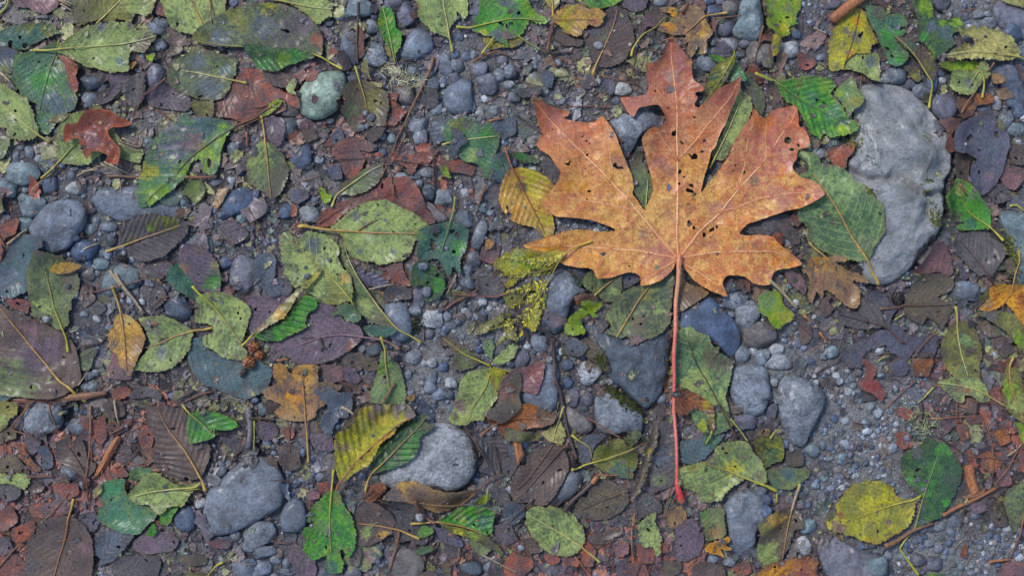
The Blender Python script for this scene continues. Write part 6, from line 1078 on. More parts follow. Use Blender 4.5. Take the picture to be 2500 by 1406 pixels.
L('G', 'maple_leaf', 'tan', "675,888 700,890 712,910 735,888 778,890 780,930 800,930 840,940 820,960 795,985 775,1000 775,1015 750,1025 720,1025 690,1020 672,1005 690,985 655,970 648,950 680,935 670,910", "755,1125 752,1060 748,1015 | 745,960 740,900", 'golden-tan maple leaf with a long straight stalk pointing down', group=GM, sc='tan', r=(3.0, 1.3), phase_on=False, mott=.8, serr=1.8, rag=2.5, spots=[(720, 960, 40, 'gold'), (800, 955, 40, 'umber'), (690, 1000, 30, 'tan'), (690, 900, 30, (190, 136, 56)), (750, 905, 34, (196, 144, 60)), (765, 985, 30, (170, 124, 84))], nh=4)
L('C2', 'alder_leaf', 'slate', "450,60 560,40 600,80 700,90 715,160 680,260 620,270 580,330 560,390 510,370 490,280 540,190 440,90", '', 'slate-blue lobed decayed leaf beside the golden-tan maple', group=GA, rag=2, nh=3, phase_on=False)
A('B2', 'umber', "1330,1060 1400,1050 1500,1130 1600,1190 1620,1240 1540,1290 1410,1290 1430,1220 1400,1140 1340,1120", "1690,1270 1620,1235 | 1500,1180 1360,1070", 'grey-brown feathery leaf on grit beside the trifoliate one', sc='lime', serr=4, per=8, rag=2, spots=[(1500, 1200, 80, 'sagedark')], nostem=False)
L('C2', 'bramble_leaf', 'sage', "1480,0 1560,-60 1700,-80 1740,50 1740,130 1680,220 1640,290 1570,290 1500,320 1400,290 1420,210 1440,130 1470,70", "1870,-40 1780,-70 1700,-60 | 1660,50 1590,160 1500,300", 'trifoliate yellow-green leaf with one large pale leaflet', group=None, sc='lime', spots=[(1480, 170, 60, 'mauve'), (1580, 210, 50, 'sage'), (1700, -20, 40, 'yellow'), (1720, 100, 30, 'olive'), (1440, 270, 30, 'umber')], serr=2.4, r=(1.8, 1),
  extra=[dict(part='leaflet', pal='sagegreen', outline="1700,-140 1650,-200 1640,-250 1700,-290 1720,-230 1700,-150", mid="1700,-140 1660,-280", serr=3, per=7), dict(part='leaflet', pal='sage', outline="1700,-120 1760,-190 1840,-250 1890,-240 1860,-160 1780,-110", mid="1700,-120 1870,-240", serr=3, per=7), dict(part='leaflet', pal='yellow', outline="1690,-90 1760,-80 1800,-60 1800,60 1740,80 1700,20", mid="1690,-90 1790,60", serr=3, per=7, spots=[(1780, 0, 40, 'limey')])])
A('B3', 'sagedark', "530,640 600,580 700,560 800,560 800,790 700,810 640,770 550,710 530,680", "615,765 | 700,690 800,620", 'dull green leaf hidden below the maple lower lobe', sc='tan', spots=[(560, 650, 40, 'olive'), (770, 740, 40, 'sage')], nostem=False)
A('B3', 'sagedark', "1150,590 1180,650 1160,820 1150,950 1110,1010 1060,1050 970,1080 870,1120 860,1060 780,1065 680,1020 740,980 690,930 720,860 760,800 850,720 960,690 1050,620", "770,1058 | 850,930 930,800 1010,690 1050,610", 'broad olive-green leaf with brown patches below the maple', sc='tan', mott=1.0, spots=[(940, 960, 70, 'brown'), (900, 1080, 60, 'mauve'), (1060, 860, 60, 'sage'), (980, 760, 60, 'olive')], r=(2.2, 1.6), holes=[(885, 925, 12), (940, 970, 10)], nh=3, serr=2.6)
X('B3', 'rust', "470,760 560,750 640,770 610,800 530,810 490,840", nh=0); X('B3', 'limey', "510,810 580,795 660,810 670,840 620,880 570,890", '', 'lime green toothed scrap below a rust-brown one', nh=0, rag=2, serr=2)
L('B3', 'alder_leaf', 'limey', "530,860 580,885 620,880 630,920 570,900 520,950 550,1020 500,1045 400,1040 415,960 450,900 500,860", '', 'bright lime leaf scrap against the ridged grey rock', group=GA, nh=1, rag=1.5, serr=2.5, spots=[(440, 1000, 40, (156, 176, 50))])
A('G', 'sagegreen', "1650,810 1680,795 1700,810 1720,815 1740,850 1765,865 1785,880 1780,920 1770,960 1775,1000 1785,1040 1750,1055 1720,1060 1700,1040 1680,1000 1655,960 1640,900 1632,870", "1797,1065 1780,1040 1765,1010 | 1730,940 1700,890 1675,830", 'speckled green leaf under the red maple stalk', sc='dark', mott=.9, spots=[(1740, 870, 36, 'umber'), (1770, 890, 26, 'umber'), (1700, 940, 40, 'sage'), (1740, 970, 36, 'sage'), (1690, 830, 30, 'sagedark'), (1735, 1030, 30, 'sagedark')], rag=2, nh=4)
A('C3', 'pale', "240,380 320,330 370,290 410,370 400,440 370,470 300,440", "397,190 375,260 345,340 318,440 | 316,445 300,450", 'small pale ochre leaf with an upright stalk', nh=1, kv=0.2)
B('C3', 'brown', "80,620 120,550 200,500 290,470 390,480 420,540 435,620 410,700 380,760 300,870 230,900 150,880 60,870 20,800 30,700", "438,480 395,480 | 280,620 120,800", 'brown leaf perforated with small holes beside the twig', holes=[(370, 640, 13), (240, 735, 9), (150, 640, 9), (225, 590, 7)], sc='dark', mott=.3)
A('C3', 'sagedark', "830,400 880,350 940,370 930,430 870,470 820,450", '', 'small sage scrap below the bluish granite stone')
L('C3', 'alder_leaf', 'olive', "600,560 620,490 700,430 790,410 850,460 920,510 930,590 900,650 890,700 820,700 740,680 660,640 610,600", "455,638 510,625 560,600 | 700,560 830,510 960,450", 'mossy green round leaf with pale ribs below a granite stone', group=GA, sc='lime', spots=[(800, 650, 80, 'tealgreen'), (680, 500, 60, 'moss'), (870, 560, 50, 'moss'), (745, 640, 12, (90, 100, 160))], mott=.5, nh=3, r=(3, 1.2))
L('C3', 'alder_leaf', 'greybrown', "1070,310 1140,290 1180,340 1190,480 1195,600 1190,740 1100,780 1020,800 1010,700 1040,540 1080,420", "1010,760 | 1060,560 1150,340", 'grey-brown flat leaf half touching the red maple stalk', group=GA, sc='dark', nostem=True, spots=[(1100, 560, 80, 'slate'), (1080, 700, 60, 'sagedark')])
L('C3', 'alder_leaf', 'umber', "1030,320 1065,335 1060,440 1010,540 985,640 950,740 880,860 870,830 920,700 940,600 960,500 1000,420", "880,860 | 960,620 1040,330", 'dark folded umber leaf standing on edge beside another', group=GA, lift=9, off=4, nostem=True, spots=[(990, 500, 26, 'yellow')], sc='dark', nh=1)
L('G', 'alder_leaf', 'moss', "1835,1070 1860,1060 1900,1065 1912,1090 1905,1120 1880,1130 1862,1140 1848,1110", '', 'dark mossy green leaf below the wedge-shaped stone', group=GA, spots=[(1880, 1100, 26, 'darkgreen')], rag=1.5)
L('C4', 'alder_leaf', 'sagedark', "20,640 150,620 330,640 320,700 260,740 200,780 90,770 30,700", "260,740 150,690 120,625", 'grey-green smooth leaf on gravel below the mossy leaf', group=GA, nostem=True, spots=[(180, 680, 60, 'teal'), (90, 740, 50, 'blgreen')])
A('C3', 'sage', "1190,650 1260,610 1380,580 1440,570 1480,480 1540,440 1620,430 1700,440 1740,500 1790,560 1830,650 1835,720 1760,740 1690,700 1560,790 1520,850 1440,870 1360,860 1340,800 1250,770 1200,720", "1905,785 1850,760 1780,730 1700,700 | 1550,640 1370,580", 'mottled yellow-green leaf touching the maple stalk end', sc='lime', mott=1.0, r=(3.4, 1.5), spots=[(1730, 560, 50, 'sagegreen'), (1500, 780, 50, 'sage'), (1780, 680, 40, 'umber'), (1320, 620, 40, 'olive'), (1560, 500, 50, 'olive'), (1600, 620, 60, 'yellow')], holes=[(1545, 520, 13), (1410, 640, 10)], nh=4)
A('C3', 'sage', "135,930 200,900 270,900 310,895 400,920 450,945 500,1000 540,1060 550,1130 530,1190 480,1240 400,1260 310,1240 240,1200 210,1150 160,1100 130,1020", "655,1300 610,1260 560,1220 520,1185 | 430,1130 300,1050 160,970", 'pale speckled oval leaf near the bottom edge', mott=.8, nh=1, sc='sage', holes=[(275, 905, 10)])
A('C3', 'sage', "930,1020 990,970 1050,935 1050,1000 1080,1060 1090,1130 1085,1230 1040,1250 1030,1180 980,1190 930,1140 925,1070", '', 'irregular pale green scrap beside a thin orange twig', rag=2, mott=.9)
A('C3', 'sagedark', "1370,940 1450,905 1530,915 1535,1000 1550,1080 1500,1130 1410,1140 1400,1060 1380,1020", "1470,905 | 1470,1000 1460,1130", 'grey-green small leaf beside the blue bread-shaped stone', nostem=True, spots=[(1390, 960, 30, 'green'), (1480, 1080, 50, 'tan')])
L('C3', 'leaf_scrap', 'gold', "1400,1180 1450,1150 1550,1105 1580,1130 1540,1165 1590,1190 1560,1210 1510,1200 1535,1260 1490,1240 1410,1220", '', 'jagged golden-yellow leaf scrap overlapping the blue stone', cat='leaf scrap', group=GS, serr=2, nh=2, lift=3, spots=[(1500, 1160, 20, 'greybrown')])
A('G', 'umber', "1930,1235 1950,1250 1958,1285 1935,1290 1925,1325 1905,1360 1870,1385 1850,1370 1845,1330 1850,1300 1845,1275 1870,1250 1900,1240", "1948,1180 1938,1210 1930,1238 | 1918,1290 1905,1370", 'olive-brown leaf beside the blue bread-shaped stone', sc='tan', r=(2.4, 1.2), spots=[(1870, 1350, 30, 'sage'), (1890, 1260, 26, 'ochre'), (1860, 1290, 20, 'olive')], nh=7)
L('G', 'leaf_scrap', 'rust', "1850,1390 1880,1370 1920,1360 1985,1355 1988,1390 1990,1430 1840,1430", '', 'rust and gold leaf at the bottom edge beside dark rock', cat='leaf scrap', group=GS, spots=[(1870, 1400, 24, 'gold'), (1930, 1370, 20, 'gold'), (1960, 1400, 24, 'russet')])
# ---- C1 / C2 upper layers
A('C1', 'olive', "-30,170 60,150 140,170 150,230 90,280 60,330 0,370 -30,300", "-30,330 | 40,240 120,160", 'olive toothed leaf corner at the frame edge', serr=3, nostem=True, spots=[(20, 300, 50, 'sage')])
A('C1', 'sage', "-30,670 60,670 200,665 235,720 180,780 110,745 0,735 -30,720", "-30,680 | 200,740", 'small pale green leaf end lying across brown leaves', nostem=True, serr=2.6)
B('C1', 'brown', "1060,200 1170,185 1290,200 1350,260 1370,430 1440,440 1515,470 1500,580 1450,690 1360,715 1260,700 1140,640 1100,560 1120,440 1090,380 1060,300", "1487,782 1465,730 1440,680 | 1330,500 1220,370 1150,240", 'dark brown ribbed leaf with a bright yellow stalk end', sc='tan', r=(3.6, 1.4), pleat=1.2, spots=[(1380, 680, 40, 'umber')], nh=4)
L('C1', 'alder_leaf', 'green', "1360,235 1440,225 1550,230 1610,250 1660,270 1710,310 1680,350 1600,360 1540,350 1550,400 1480,430 1380,450 1355,380 1350,290", "1312,178 1340,210 1365,235 | 1450,310 1530,385", 'bright green notched leaf on dark litter', group=GA, sc='lime', serr=1.2, r=(2.4, 1), holes=[(1520, 370, 11), (1470, 240, 8)], nh=1, spots=[(1420, 330, 60, 'blgreen'), (1640, 320, 60, (64, 150, 40)), (1490, 260, 40, 'tealgreen')], pleat=1, lift=3, warp=5, kv=.5)
L('C1', 'alder_leaf', 'blgreen', "720,800 740,740 820,705 910,700 910,780 950,850 1050,890 1130,940 1120,990 1060,1040 1020,1090 930,1090 830,1060 730,1000 720,920 760,880 720,850", "960,860 760,820", 'round sea-green leaf underneath a pale veined leaf', group=GA, nostem=True, nh=3, mott=.3, spots=[(830, 780, 70, (70, 138, 90)), (900, 980, 90, (64, 124, 92)), (720, 850, 30, 'umber')], serr=1.4, phase_on=False)
L('C1', 'leaf_scrap', 'blgreen', "950,640 1010,620 1110,630 1060,680 980,720 940,690", '', 'small green scrap above the pale veined leaf', cat='leaf scrap', group=GS); L('C1', 'leaf_scrap', 'green', "1170,950 1250,895 1300,890 1260,960 1220,1030 1160,1010", '', 'green leaf corner beside the navy stone', cat='leaf scrap', group=GS, nh=0)
L('C1', 'leaf_scrap', 'green', "1075,1090 1090,1050 1130,1010 1140,1050 1120,1110", '', 'tiny green scrap below the round sea-green leaf', cat='leaf scrap', group=GS, nh=0, sp=1.8)
X('C1', 'pale', "680,840 690,770 740,735 735,800")
A('C1', 'sage', "945,800 1000,740 1060,670 1130,650 1200,690 1270,730 1340,740 1440,725 1400,780 1360,840 1330,890 1250,890 1200,930 1150,950 1090,890 1000,880 950,850", "1450,730 1425,750 1390,762 | 1250,775 1100,795 990,820", 'pale veined leaf with a yellow stalk over the round green leaf', sc='sage', mott=.7, off=2.4, nh=2, r=(3.0, 1.3), spots=[(1100, 720, 40, 'sagedark'), (1330, 740, 30, 'umber')])
B('C1', 'brown', "300,1000 400,970 500,960 580,990 640,1050 680,1130 690,1230 680,1340 640,1440 420,1500 220,1440 190,1330 200,1240 210,1150 270,1060", "545,845 530,920 510,990 | 480,1130 430,1290 390,1440", 'broad brown leaf with an orange midrib at the bottom edge', sc=[(170, 150, 60), (150, 92, 50), (150, 100, 60), (130, 96, 70)], r=(3.2, 1.8), mott=.4, spots=[(330, 1230, 50, 'umber'), (640, 1200, 60, 'mauve'), (440, 1180, 20, 'slate'), (240, 1330, 60, 'greybrown')])
A('C1', 'olive', "1290,1400 1370,1365 1500,1370 1560,1430 1500,1480 1290,1480", "1605,1295 1565,1315 1530,1350 1500,1390 | 1440,1450", 'olive leaf with a curved yellow stalk at the bottom edge', sc='lime', spots=[(1400, 1420, 50, 'sage')])
B('C2', 'brown', "735,930 800,880 860,865 930,900 1000,960 1020,1040 1030,1080 960,1110 900,1150 810,1180 740,1160 740,1060", "1185,1130 1120,1105 1040,1070 | 900,1040 740,1020", 'brown leaf with a pale patch and hooked ochre stalk', sc='tan', spots=[(830, 1080, 60, 'sage'), (900, 1090, 50, 'ochre')], r=(3.2, 1.3), nh=2)
L('C2', 'alder_leaf', 'tan', "930,830 1050,720 1160,710 1290,760 1400,790 1540,780 1580,820 1480,890 1330,950 1200,900 1100,860 1000,850", "1480,895 1300,885 1160,860", 'thin tan leaf draped over the foot of the granite cobble', group=GA, sc='tan', r=(1.6, 1), spots=[(1000, 810, 70, 'greybrown'), (1450, 850, 80, 'umber'), (1100, 740, 50, 'ochre'), (1200, 830, 60, 'brown')], nh=6, mott=.8, warp=2)
L('C2', 'leaf_scrap', 'green', "1170,1090 1200,1040 1270,1050 1285,1080 1240,1120 1180,1120", '', 'small sea-green oval scrap beside an ochre stalk', cat='leaf scrap', group=GS, nh=1); L('C2', 'leaf_scrap', 'blgreen', "1150,1230 1190,1190 1270,1180 1280,1220 1220,1240 1170,1250", '', 'teal-green scrap near the bottom edge on brown leaf', cat='leaf scrap', group=GS)
X('C2', 'gold', "1080,120 1120,100 1160,100 1150,150 1110,150", '', 'curly golden scrap above the pleated leaf', nh=0, sp=1.8)
A('C2', 'sagedark', "1540,1130 1640,1160 1700,1210 1640,1255 1570,1220", '', 'dull green leaf piece below the folded striped leaf')
A('C2', 'limey', "1580,870 1640,820 1690,815 1670,870 1620,890", "1675,770 1665,830 1655,890", 'small lime leaf with an upright yellow stalk', r=(2.4, 1.6), sc='lime', nostem=False)
L('C2', 'alder_leaf', 'green', "1320,1005 1400,950 1480,900 1560,890 1660,905 1725,950 1710,1030 1700,1090 1640,1110 1560,1070 1450,1040", "1125,1025 1180,1022 1250,1015 1325,1008 | 1450,1035 1600,1080 1740,1180", 'folded striped green leaf with an ochre stalk', group=GA, sc='tan', pleat=2.0, r=(3.0, 1.1), kv=.6, spots=[(1520, 1000, 50, 'tealgreen'), (1480, 960, 50, 'sage'), (1650, 1000, 60, 'tealgreen'), (1600, 930, 40, 'sagedark'), (1500, 1010, 30, 'limey')], off=2,
  extra=[dict(part='folded_edge', pal='moss', outline="1330,1008 1430,1035 1560,1075 1650,1095 1720,1150 1790,1230 1720,1215 1640,1165 1570,1135 1500,1112 1410,1080", mid="1330,1008 1790,1230", spots=[(1450, 1070, 60, 'yellow'), (1560, 1110, 40, 'limey'), (1700, 1180, 50, 'umber')], off=3.5, lift=3)])
L('C2', 'alder_leaf', 'green', "565,775 610,800 650,870 665,910 700,950 730,1040 740,1130 720,1220 680,1250 635,1190 625,1230 650,1300 640,1360 560,1380 520,1340 530,1260 540,1200 510,1250 430,1280 390,1240 365,1200 380,1130 355,1080 380,1040 430,1040 440,990 400,1010 400,970 430,900 480,850 530,800", "575,640 570,700 565,775 | 555,900 550,1050 560,1220", 'notched bright green leaf with an upright yellow stalk', group=GA, sc='lime', holes=[(535, 1103, 10), (530, 1190, 9)], nh=2, rag=1.2, spots=[(700, 1100, 50, (52, 128, 36)), (420, 1230, 50, (72, 140, 40)), (560, 1330, 60, 'tealgreen'), (500, 1030, 60, 'sagegreen'), (600, 830, 50, 'olive'), (690, 1200, 30, 'umber'), (480, 900, 40, 'sage')], warp=6, lift=3, curl=2, r=(3.2, 1.2))
L('C2', 'alder_leaf', 'darkgreen', "850,650 838,600 880,510 900,440 960,380 1060,300 1140,260 1240,240 1230,290 1310,310 1260,350 1200,400 1190,480 1140,550 1060,600 980,620 920,645", "805,790 812,750 825,710 855,655 | 960,555 1080,430 1180,330 1240,250", 'glossy dark green leaf lying on the granite cobble', group=GA, sc='tan', r=(2.4, 1), pleat=1.4, curl=3, warp=4, off=3, nh=1, mott=.3,
  spots=[(1100, 510, 50, (58, 140, 30)), (1000, 600, 46, (56, 134, 34)), (1160, 420, 50, (66, 132, 40)), (1270, 320, 40, 'umber'), (1130, 490, 16, 'limey'), (1150, 520, 26, 'sagegreen'), (930, 560, 60, (44, 78, 64)), (1180, 260, 40, 'teal')])
def fold_ridge(x, y, sl, dd, fo): return 9*np.exp(-(np.abs(dd)/26.0)**2)
L('C2', 'alder_leaf', 'yellow', "600,370 680,340 740,280 760,220 830,180 930,170 1030,175 1100,165 1170,240 1130,270 1040,320 960,400 880,450 770,545 700,620 640,712 610,690 590,590 580,470 590,420", "598,782 612,740 632,710 | 760,560 890,440 1040,310 1140,260", 'pleated yellow and purple leaf folded along its midrib', group=GA, sc='red', r=(2.6, 1.3), pleat=3.2, spacing=19, kv=0.5, off=3, warp=3, zfun=fold_ridge, mott=.7,
  spots=[(1060, 200, 85, 'purple'), (900, 200, 60, 'purple'), (640, 480, 60, 'mauve'), (1140, 240, 50, 'purple'), (720, 450, 40, (160, 160, 50)), (790, 330, 50, (164, 166, 90)), (930, 290, 36, (180, 160, 60)), (620, 620, 50, (156, 160, 50)), (850, 260, 40, 'mauve'), (860, 390, 16, 'greybrown')],
  extra=[dict(part='folded_edge', pal='yellow', outline="640,714 700,630 790,540 880,450 960,385 1045,312 1010,375 925,435 905,480 860,560 820,605 740,650 685,700", mid="640,714 1045,312", off=5, lift=4, mott=.4, pleat=0.6, spots=[(800, 580, 90, (190, 170, 40)), (950, 400, 60, 'gold'), (700, 670, 50, (186, 170, 44)), (860, 500, 50, (184, 160, 36))])])
L('C4', 'alder_leaf', 'darkgreen', "1150,400 1230,430 1300,460 1370,540 1420,640 1410,700 1350,850 1280,950 1220,990 1090,1040 1120,920 1110,820 1050,760 1000,680 980,570 1040,500 1110,470", "1105,1385 1050,1310 1000,1240 975,1200 1020,1130 1075,1050 | 1130,850 1210,640 1260,480", 'dark blue-green leaf with a kinked yellow stalk', group=GA, sc=[(164, 164, 56), (150, 150, 60), (120, 110, 70), (96, 126, 76)], r=(3.6, 1.1), rag=1.5, mott=.4,
  spots=[(1180, 760, 60, (74, 140, 50)), (1300, 870, 36, (66, 150, 40)), (1280, 500, 50, 'green'), (1220, 640, 50, (80, 130, 60)), (1050, 700, 40, 'green'), (1120, 930, 60, 'teal'), (1080, 500, 60, 'greybrown'), (1340, 700, 60, (60, 84, 64))], holes=[(1100, 640, 12), (1080, 690, 10)], nh=3, phase_on=False)
L('C4', 'alder_leaf', 'yellow', "450,1010 520,960 510,890 570,810 600,770 660,740 740,710 860,730 920,760 960,830 1075,850 1070,920 1050,1000 990,1070 890,1120 820,1155 740,1150 660,1120 590,1095 520,1080 450,1050", "1112,820 1085,835 1055,848 | 950,880 800,930 690,975", 'yellow-green oval leaf with purplish tip on gravel', group=GA, sc='lime', r=(2.8, 1.1), mott=.8, serr=3, nh=2, holes=[(810, 1065, 12)], off=2.4,
  spots=[(530, 1060, 56, 'mauve'), (890, 1012, 26, 'mauve'), (640, 1090, 60, (150, 152, 40)), (620, 920, 70, 'olive'), (800, 800, 50, 'olive'), (760, 1060, 50, 'olive'), (930, 940, 50, 'olive'), (720, 880, 36, (184, 172, 50)), (860, 960, 50, (176, 170, 56)), (1000, 880, 40, 'olive'), (700, 760, 60, 'olive'), (980, 1010, 50, 'olive'), (550, 960, 30, 'rust')], warp=4, curl=2)
L('C4', 'leaf_scrap', 'blgreen', "1110,1400 1200,1370 1290,1385 1300,1440 1100,1440", '', 'green leaf tip rising from the bottom edge', cat='leaf scrap', group=GS, nh=0, spots=[(1200, 1390, 40, 'limey')])
L('B1', 'leaf_scrap', 'olive', "-20,60 20,50 50,110 50,160 20,200 -20,210", '', 'yellow-olive scrap at the frame edge above dark stones', cat='leaf scrap', group=GS)
# ================= the folded leaf with bright green inside =================
L('B2', 'alder_leaf', 'green', "0,1045 120,1000 220,950 290,860 340,790 400,760 450,790 465,840 400,900 380,960 390,990 290,1040 180,1090 70,1080", "-75,1125 -30,1080 0,1045 | 150,920 300,770 400,670 488,572", 'half-rolled leaf, ochre outside and glossy bright green inside', group=GA, sc='lime', r=(2.6, 1.0), pleat=2.4, spacing=17, kv=.5, nh=1, warp=3, mott=.3, curl=3,
  spots=[(300, 960, 60, (44, 128, 30)), (400, 850, 50, (52, 132, 30)), (120, 1050, 50, 'darkgreen'), (210, 1020, 16, 'umber')],
  extra=[dict(part='rolled_edge', pal='olive', outline="0,1042 100,940 250,790 380,670 482,566 497,580 460,645 400,705 345,745 290,835 235,920 150,965 60,1022", mid="0,1042 490,570", off=5, lift=2, warp=4, mott=1.0, serr=2, spots=[(440, 660, 60, 'yellow'), (200, 900, 60, 'ochre'), (60, 1010, 40, 'tan'), (320, 770, 40, 'pale')])])
# ================= rust-coloured curled leaves in the lower middle =================
L('G', 'alder_leaf', 'mauve', "1225,925 1260,900 1300,890 1328,884 1325,925 1310,960 1280,955 1262,950 1245,975 1230,1000 1215,990", "1228,1000 1262,950 1310,900", 'russet-purple creased leaf leaning on the slate wedge', group=GA, nostem=True, spots=[(1235, 950, 30, 'brown'), (1300, 910, 24, (140, 80, 74))], lift=3, warp=5, nh=1)
L('G', 'maple_leaf', 'rust', "1190,1010 1215,995 1228,985 1245,1000 1268,985 1300,984 1330,1000 1357,1010 1350,1030 1325,1040 1300,1042 1280,1050 1255,1072 1235,1065 1218,1050 1215,1035 1195,1030", "1175,1058 1195,1042 1218,1028 | 1260,1020 1340,1022", 'glossy rust-brown curled leaf below the slate wedge', group=GM, sc='red', r=(1.8, 1), serr=1, lift=7, curl=4, warp=8, off=3, nh=3, mott=1.0, spots=[(1300, 1000, 30, (176, 104, 40)), (1240, 1045, 26, (150, 82, 30)), (1325, 1015, 20, 'umber')], phase_on=False)
X('C2', 'umber', "1650,235 1720,190 1780,60 1830,-20 1900,-60 1900,200 1800,290 1750,300", '', 'russet-brown leaf piece beside the trifoliate leaf', nh=2, spots=[(1800, 60, 70, 'russet')])
X('C3', 'olive', "-20,340 100,360 230,380 220,430 160,440 60,420 -20,430")
# ================= the fern-like frond =================
def fern():
    root = empty('fern_frond', W(1300, 690, float(hs(H, 1300, 690)))); org = (1300, 690, float(hs(H, 1300, 690)))
    pieces = [("1200,645 1225,625 1250,610 1290,608 1325,615 1350,618 1340,635 1320,642 1325,658 1300,655 1290,670 1260,690 1240,705 1233,690 1250,675 1222,662", 'yellow', "1200,645 1345,625"),
              ("1290,640 1330,618 1372,614 1372,630 1350,642 1330,657 1300,655", 'yellow', "1370,620 1300,645"),
              ("1225,715 1260,705 1285,690 1297,702 1283,725 1262,745 1240,750 1233,735", 'olive', "1230,735 1295,700"),
              ("1298,720 1322,716 1323,745 1316,780 1305,808 1280,795 1274,772 1295,755", 'yellow', "1300,800 1315,725"),
              ("1228,760 1252,766 1243,785 1258,795 1262,830 1240,825 1225,800 1210,796", 'olive', "1245,825 1235,768"),
              ("1155,812 1180,790 1210,775 1230,768 1222,790 1200,800 1180,815", 'olive', "1157,812 1225,775")]
    for i, (o, p, m) in enumerate(pieces):
        b = blade(np.array(pts('G', o)), np.array(pts('G', m)), p, 900+i, serr=4.5, per=8, rag=2.5, nh=5, hr=(1.5, 4), warp=3, spacing=11, mott=.8, sp=2.2,
                  spots=[(1235, 650, 24, (186, 184, 60)), (1350, 625, 20, (200, 180, 40)), (1260, 625, 24, 'sage'), (1290, 650, 20, 'limey'), (1310, 780, 20, (170, 160, 50)), (1280, 680, 20, 'umber')])
        link('leaflet', mk_mesh('leaflet', local(np.stack([b['x'], b['y'], b['z']], 1), *org), b['T'], b['col'], b['uv']), leafmat(p), root)
    rr_ = np.random.RandomState(77)
    for (p, q, wd) in (((1362, 640), (1228, 628), 20), ((1352, 655), (1222, 672), 22), ((1340, 685), (1236, 712), 20), ((1322, 712), (1240, 750), 17), ((1318, 722), (1308, 806), 17), ((1292, 752), (1262, 832), 15), ((1272, 772), (1186, 806), 14), ((1252, 788), (1212, 842), 11), ((1330, 700), (1322, 760), 10), ((1372, 624), (1330, 662), 14)):
        n = max(6, int(math.hypot(q[0]-p[0], q[1]-p[1])/5.5)); VV, FF, CC = [], [], []; off = 0; ux, uy = (q[0]-p[0]), (q[1]-p[1]); l_ = math.hypot(ux, uy); ux /= l_; uy /= l_
        for i in range(n):
            t = (i+.3)/n; bx, by = p[0]+ux*l_*t+rr_.randn(), p[1]+uy*l_*t+rr_.randn()+5*math.sin(t*3)
            for sg in (-1, 1):
                if rr_.rand() < .1: continue
                L_ = wd*(1-t*.75)*rr_.uniform(.7, 1.2); a = math.atan2(uy, ux)+sg*rr_.uniform(.75, 1.15); cx_, sx_ = math.cos(a), math.sin(a); w_ = rr_.uniform(2.2, 3.6)
                ring = [(0, 0), (.25, w_), (.38, w_*.55), (.6, w_*.9), (.72, w_*.35), (1, 0), (.7, -w_*.4), (.55, -w_*.9), (.36, -w_*.5), (.2, -w_)]
                P_ = np.array([(bx+cx_*u*L_-sx_*v, by+sx_*u*L_+cx_*v) for u, v in ring]+[(bx+cx_*.5*L_, by+sx_*.5*L_)])
                z_ = hs(H, P_[:, 0], P_[:, 1])+2+rr_.uniform(0, 3); z_[5] += rr_.uniform(-1, 3); z_[10] += .6
                VV.append(np.column_stack([P_, z_])); FF.append(np.array([[10, k, (k+1) % 10] for k in range(10)])+off); off += 11
                c_ = lin([(214, 206, 52), (190, 186, 58), (156, 162, 66), (204, 186, 56), (140, 132, 70)][rr_.randint(5)])*rr_.uniform(.75, 1.15); CC.append(np.tile(c_, (11, 1)))
        link('pinna', mk_mesh('pinna', local(np.vstack(VV), *org), np.vstack(FF), np.vstack(CC)), LITM, root)
        stalk('rib', [p, ((p[0]+q[0])/2, (p[1]+q[1])/2+5), q], 1.3, .7, [(124, 112, 62), (150, 140, 64)], root, org, dz=2)
    stalk('stem', pts('G', "1443,590 1410,602 1376,622 1357,650 1337,690 1312,730 1280,765 1250,790 1228,812"), 2.6, 1.3, [(184,164,54),(176,156,56),(140,124,70),(112,98,60),(104,92,60)], root, org, dz=1)
    tag(root, 'yellow-green fern-like frond whose stalk overlies the maple lower lobe', 'fern')
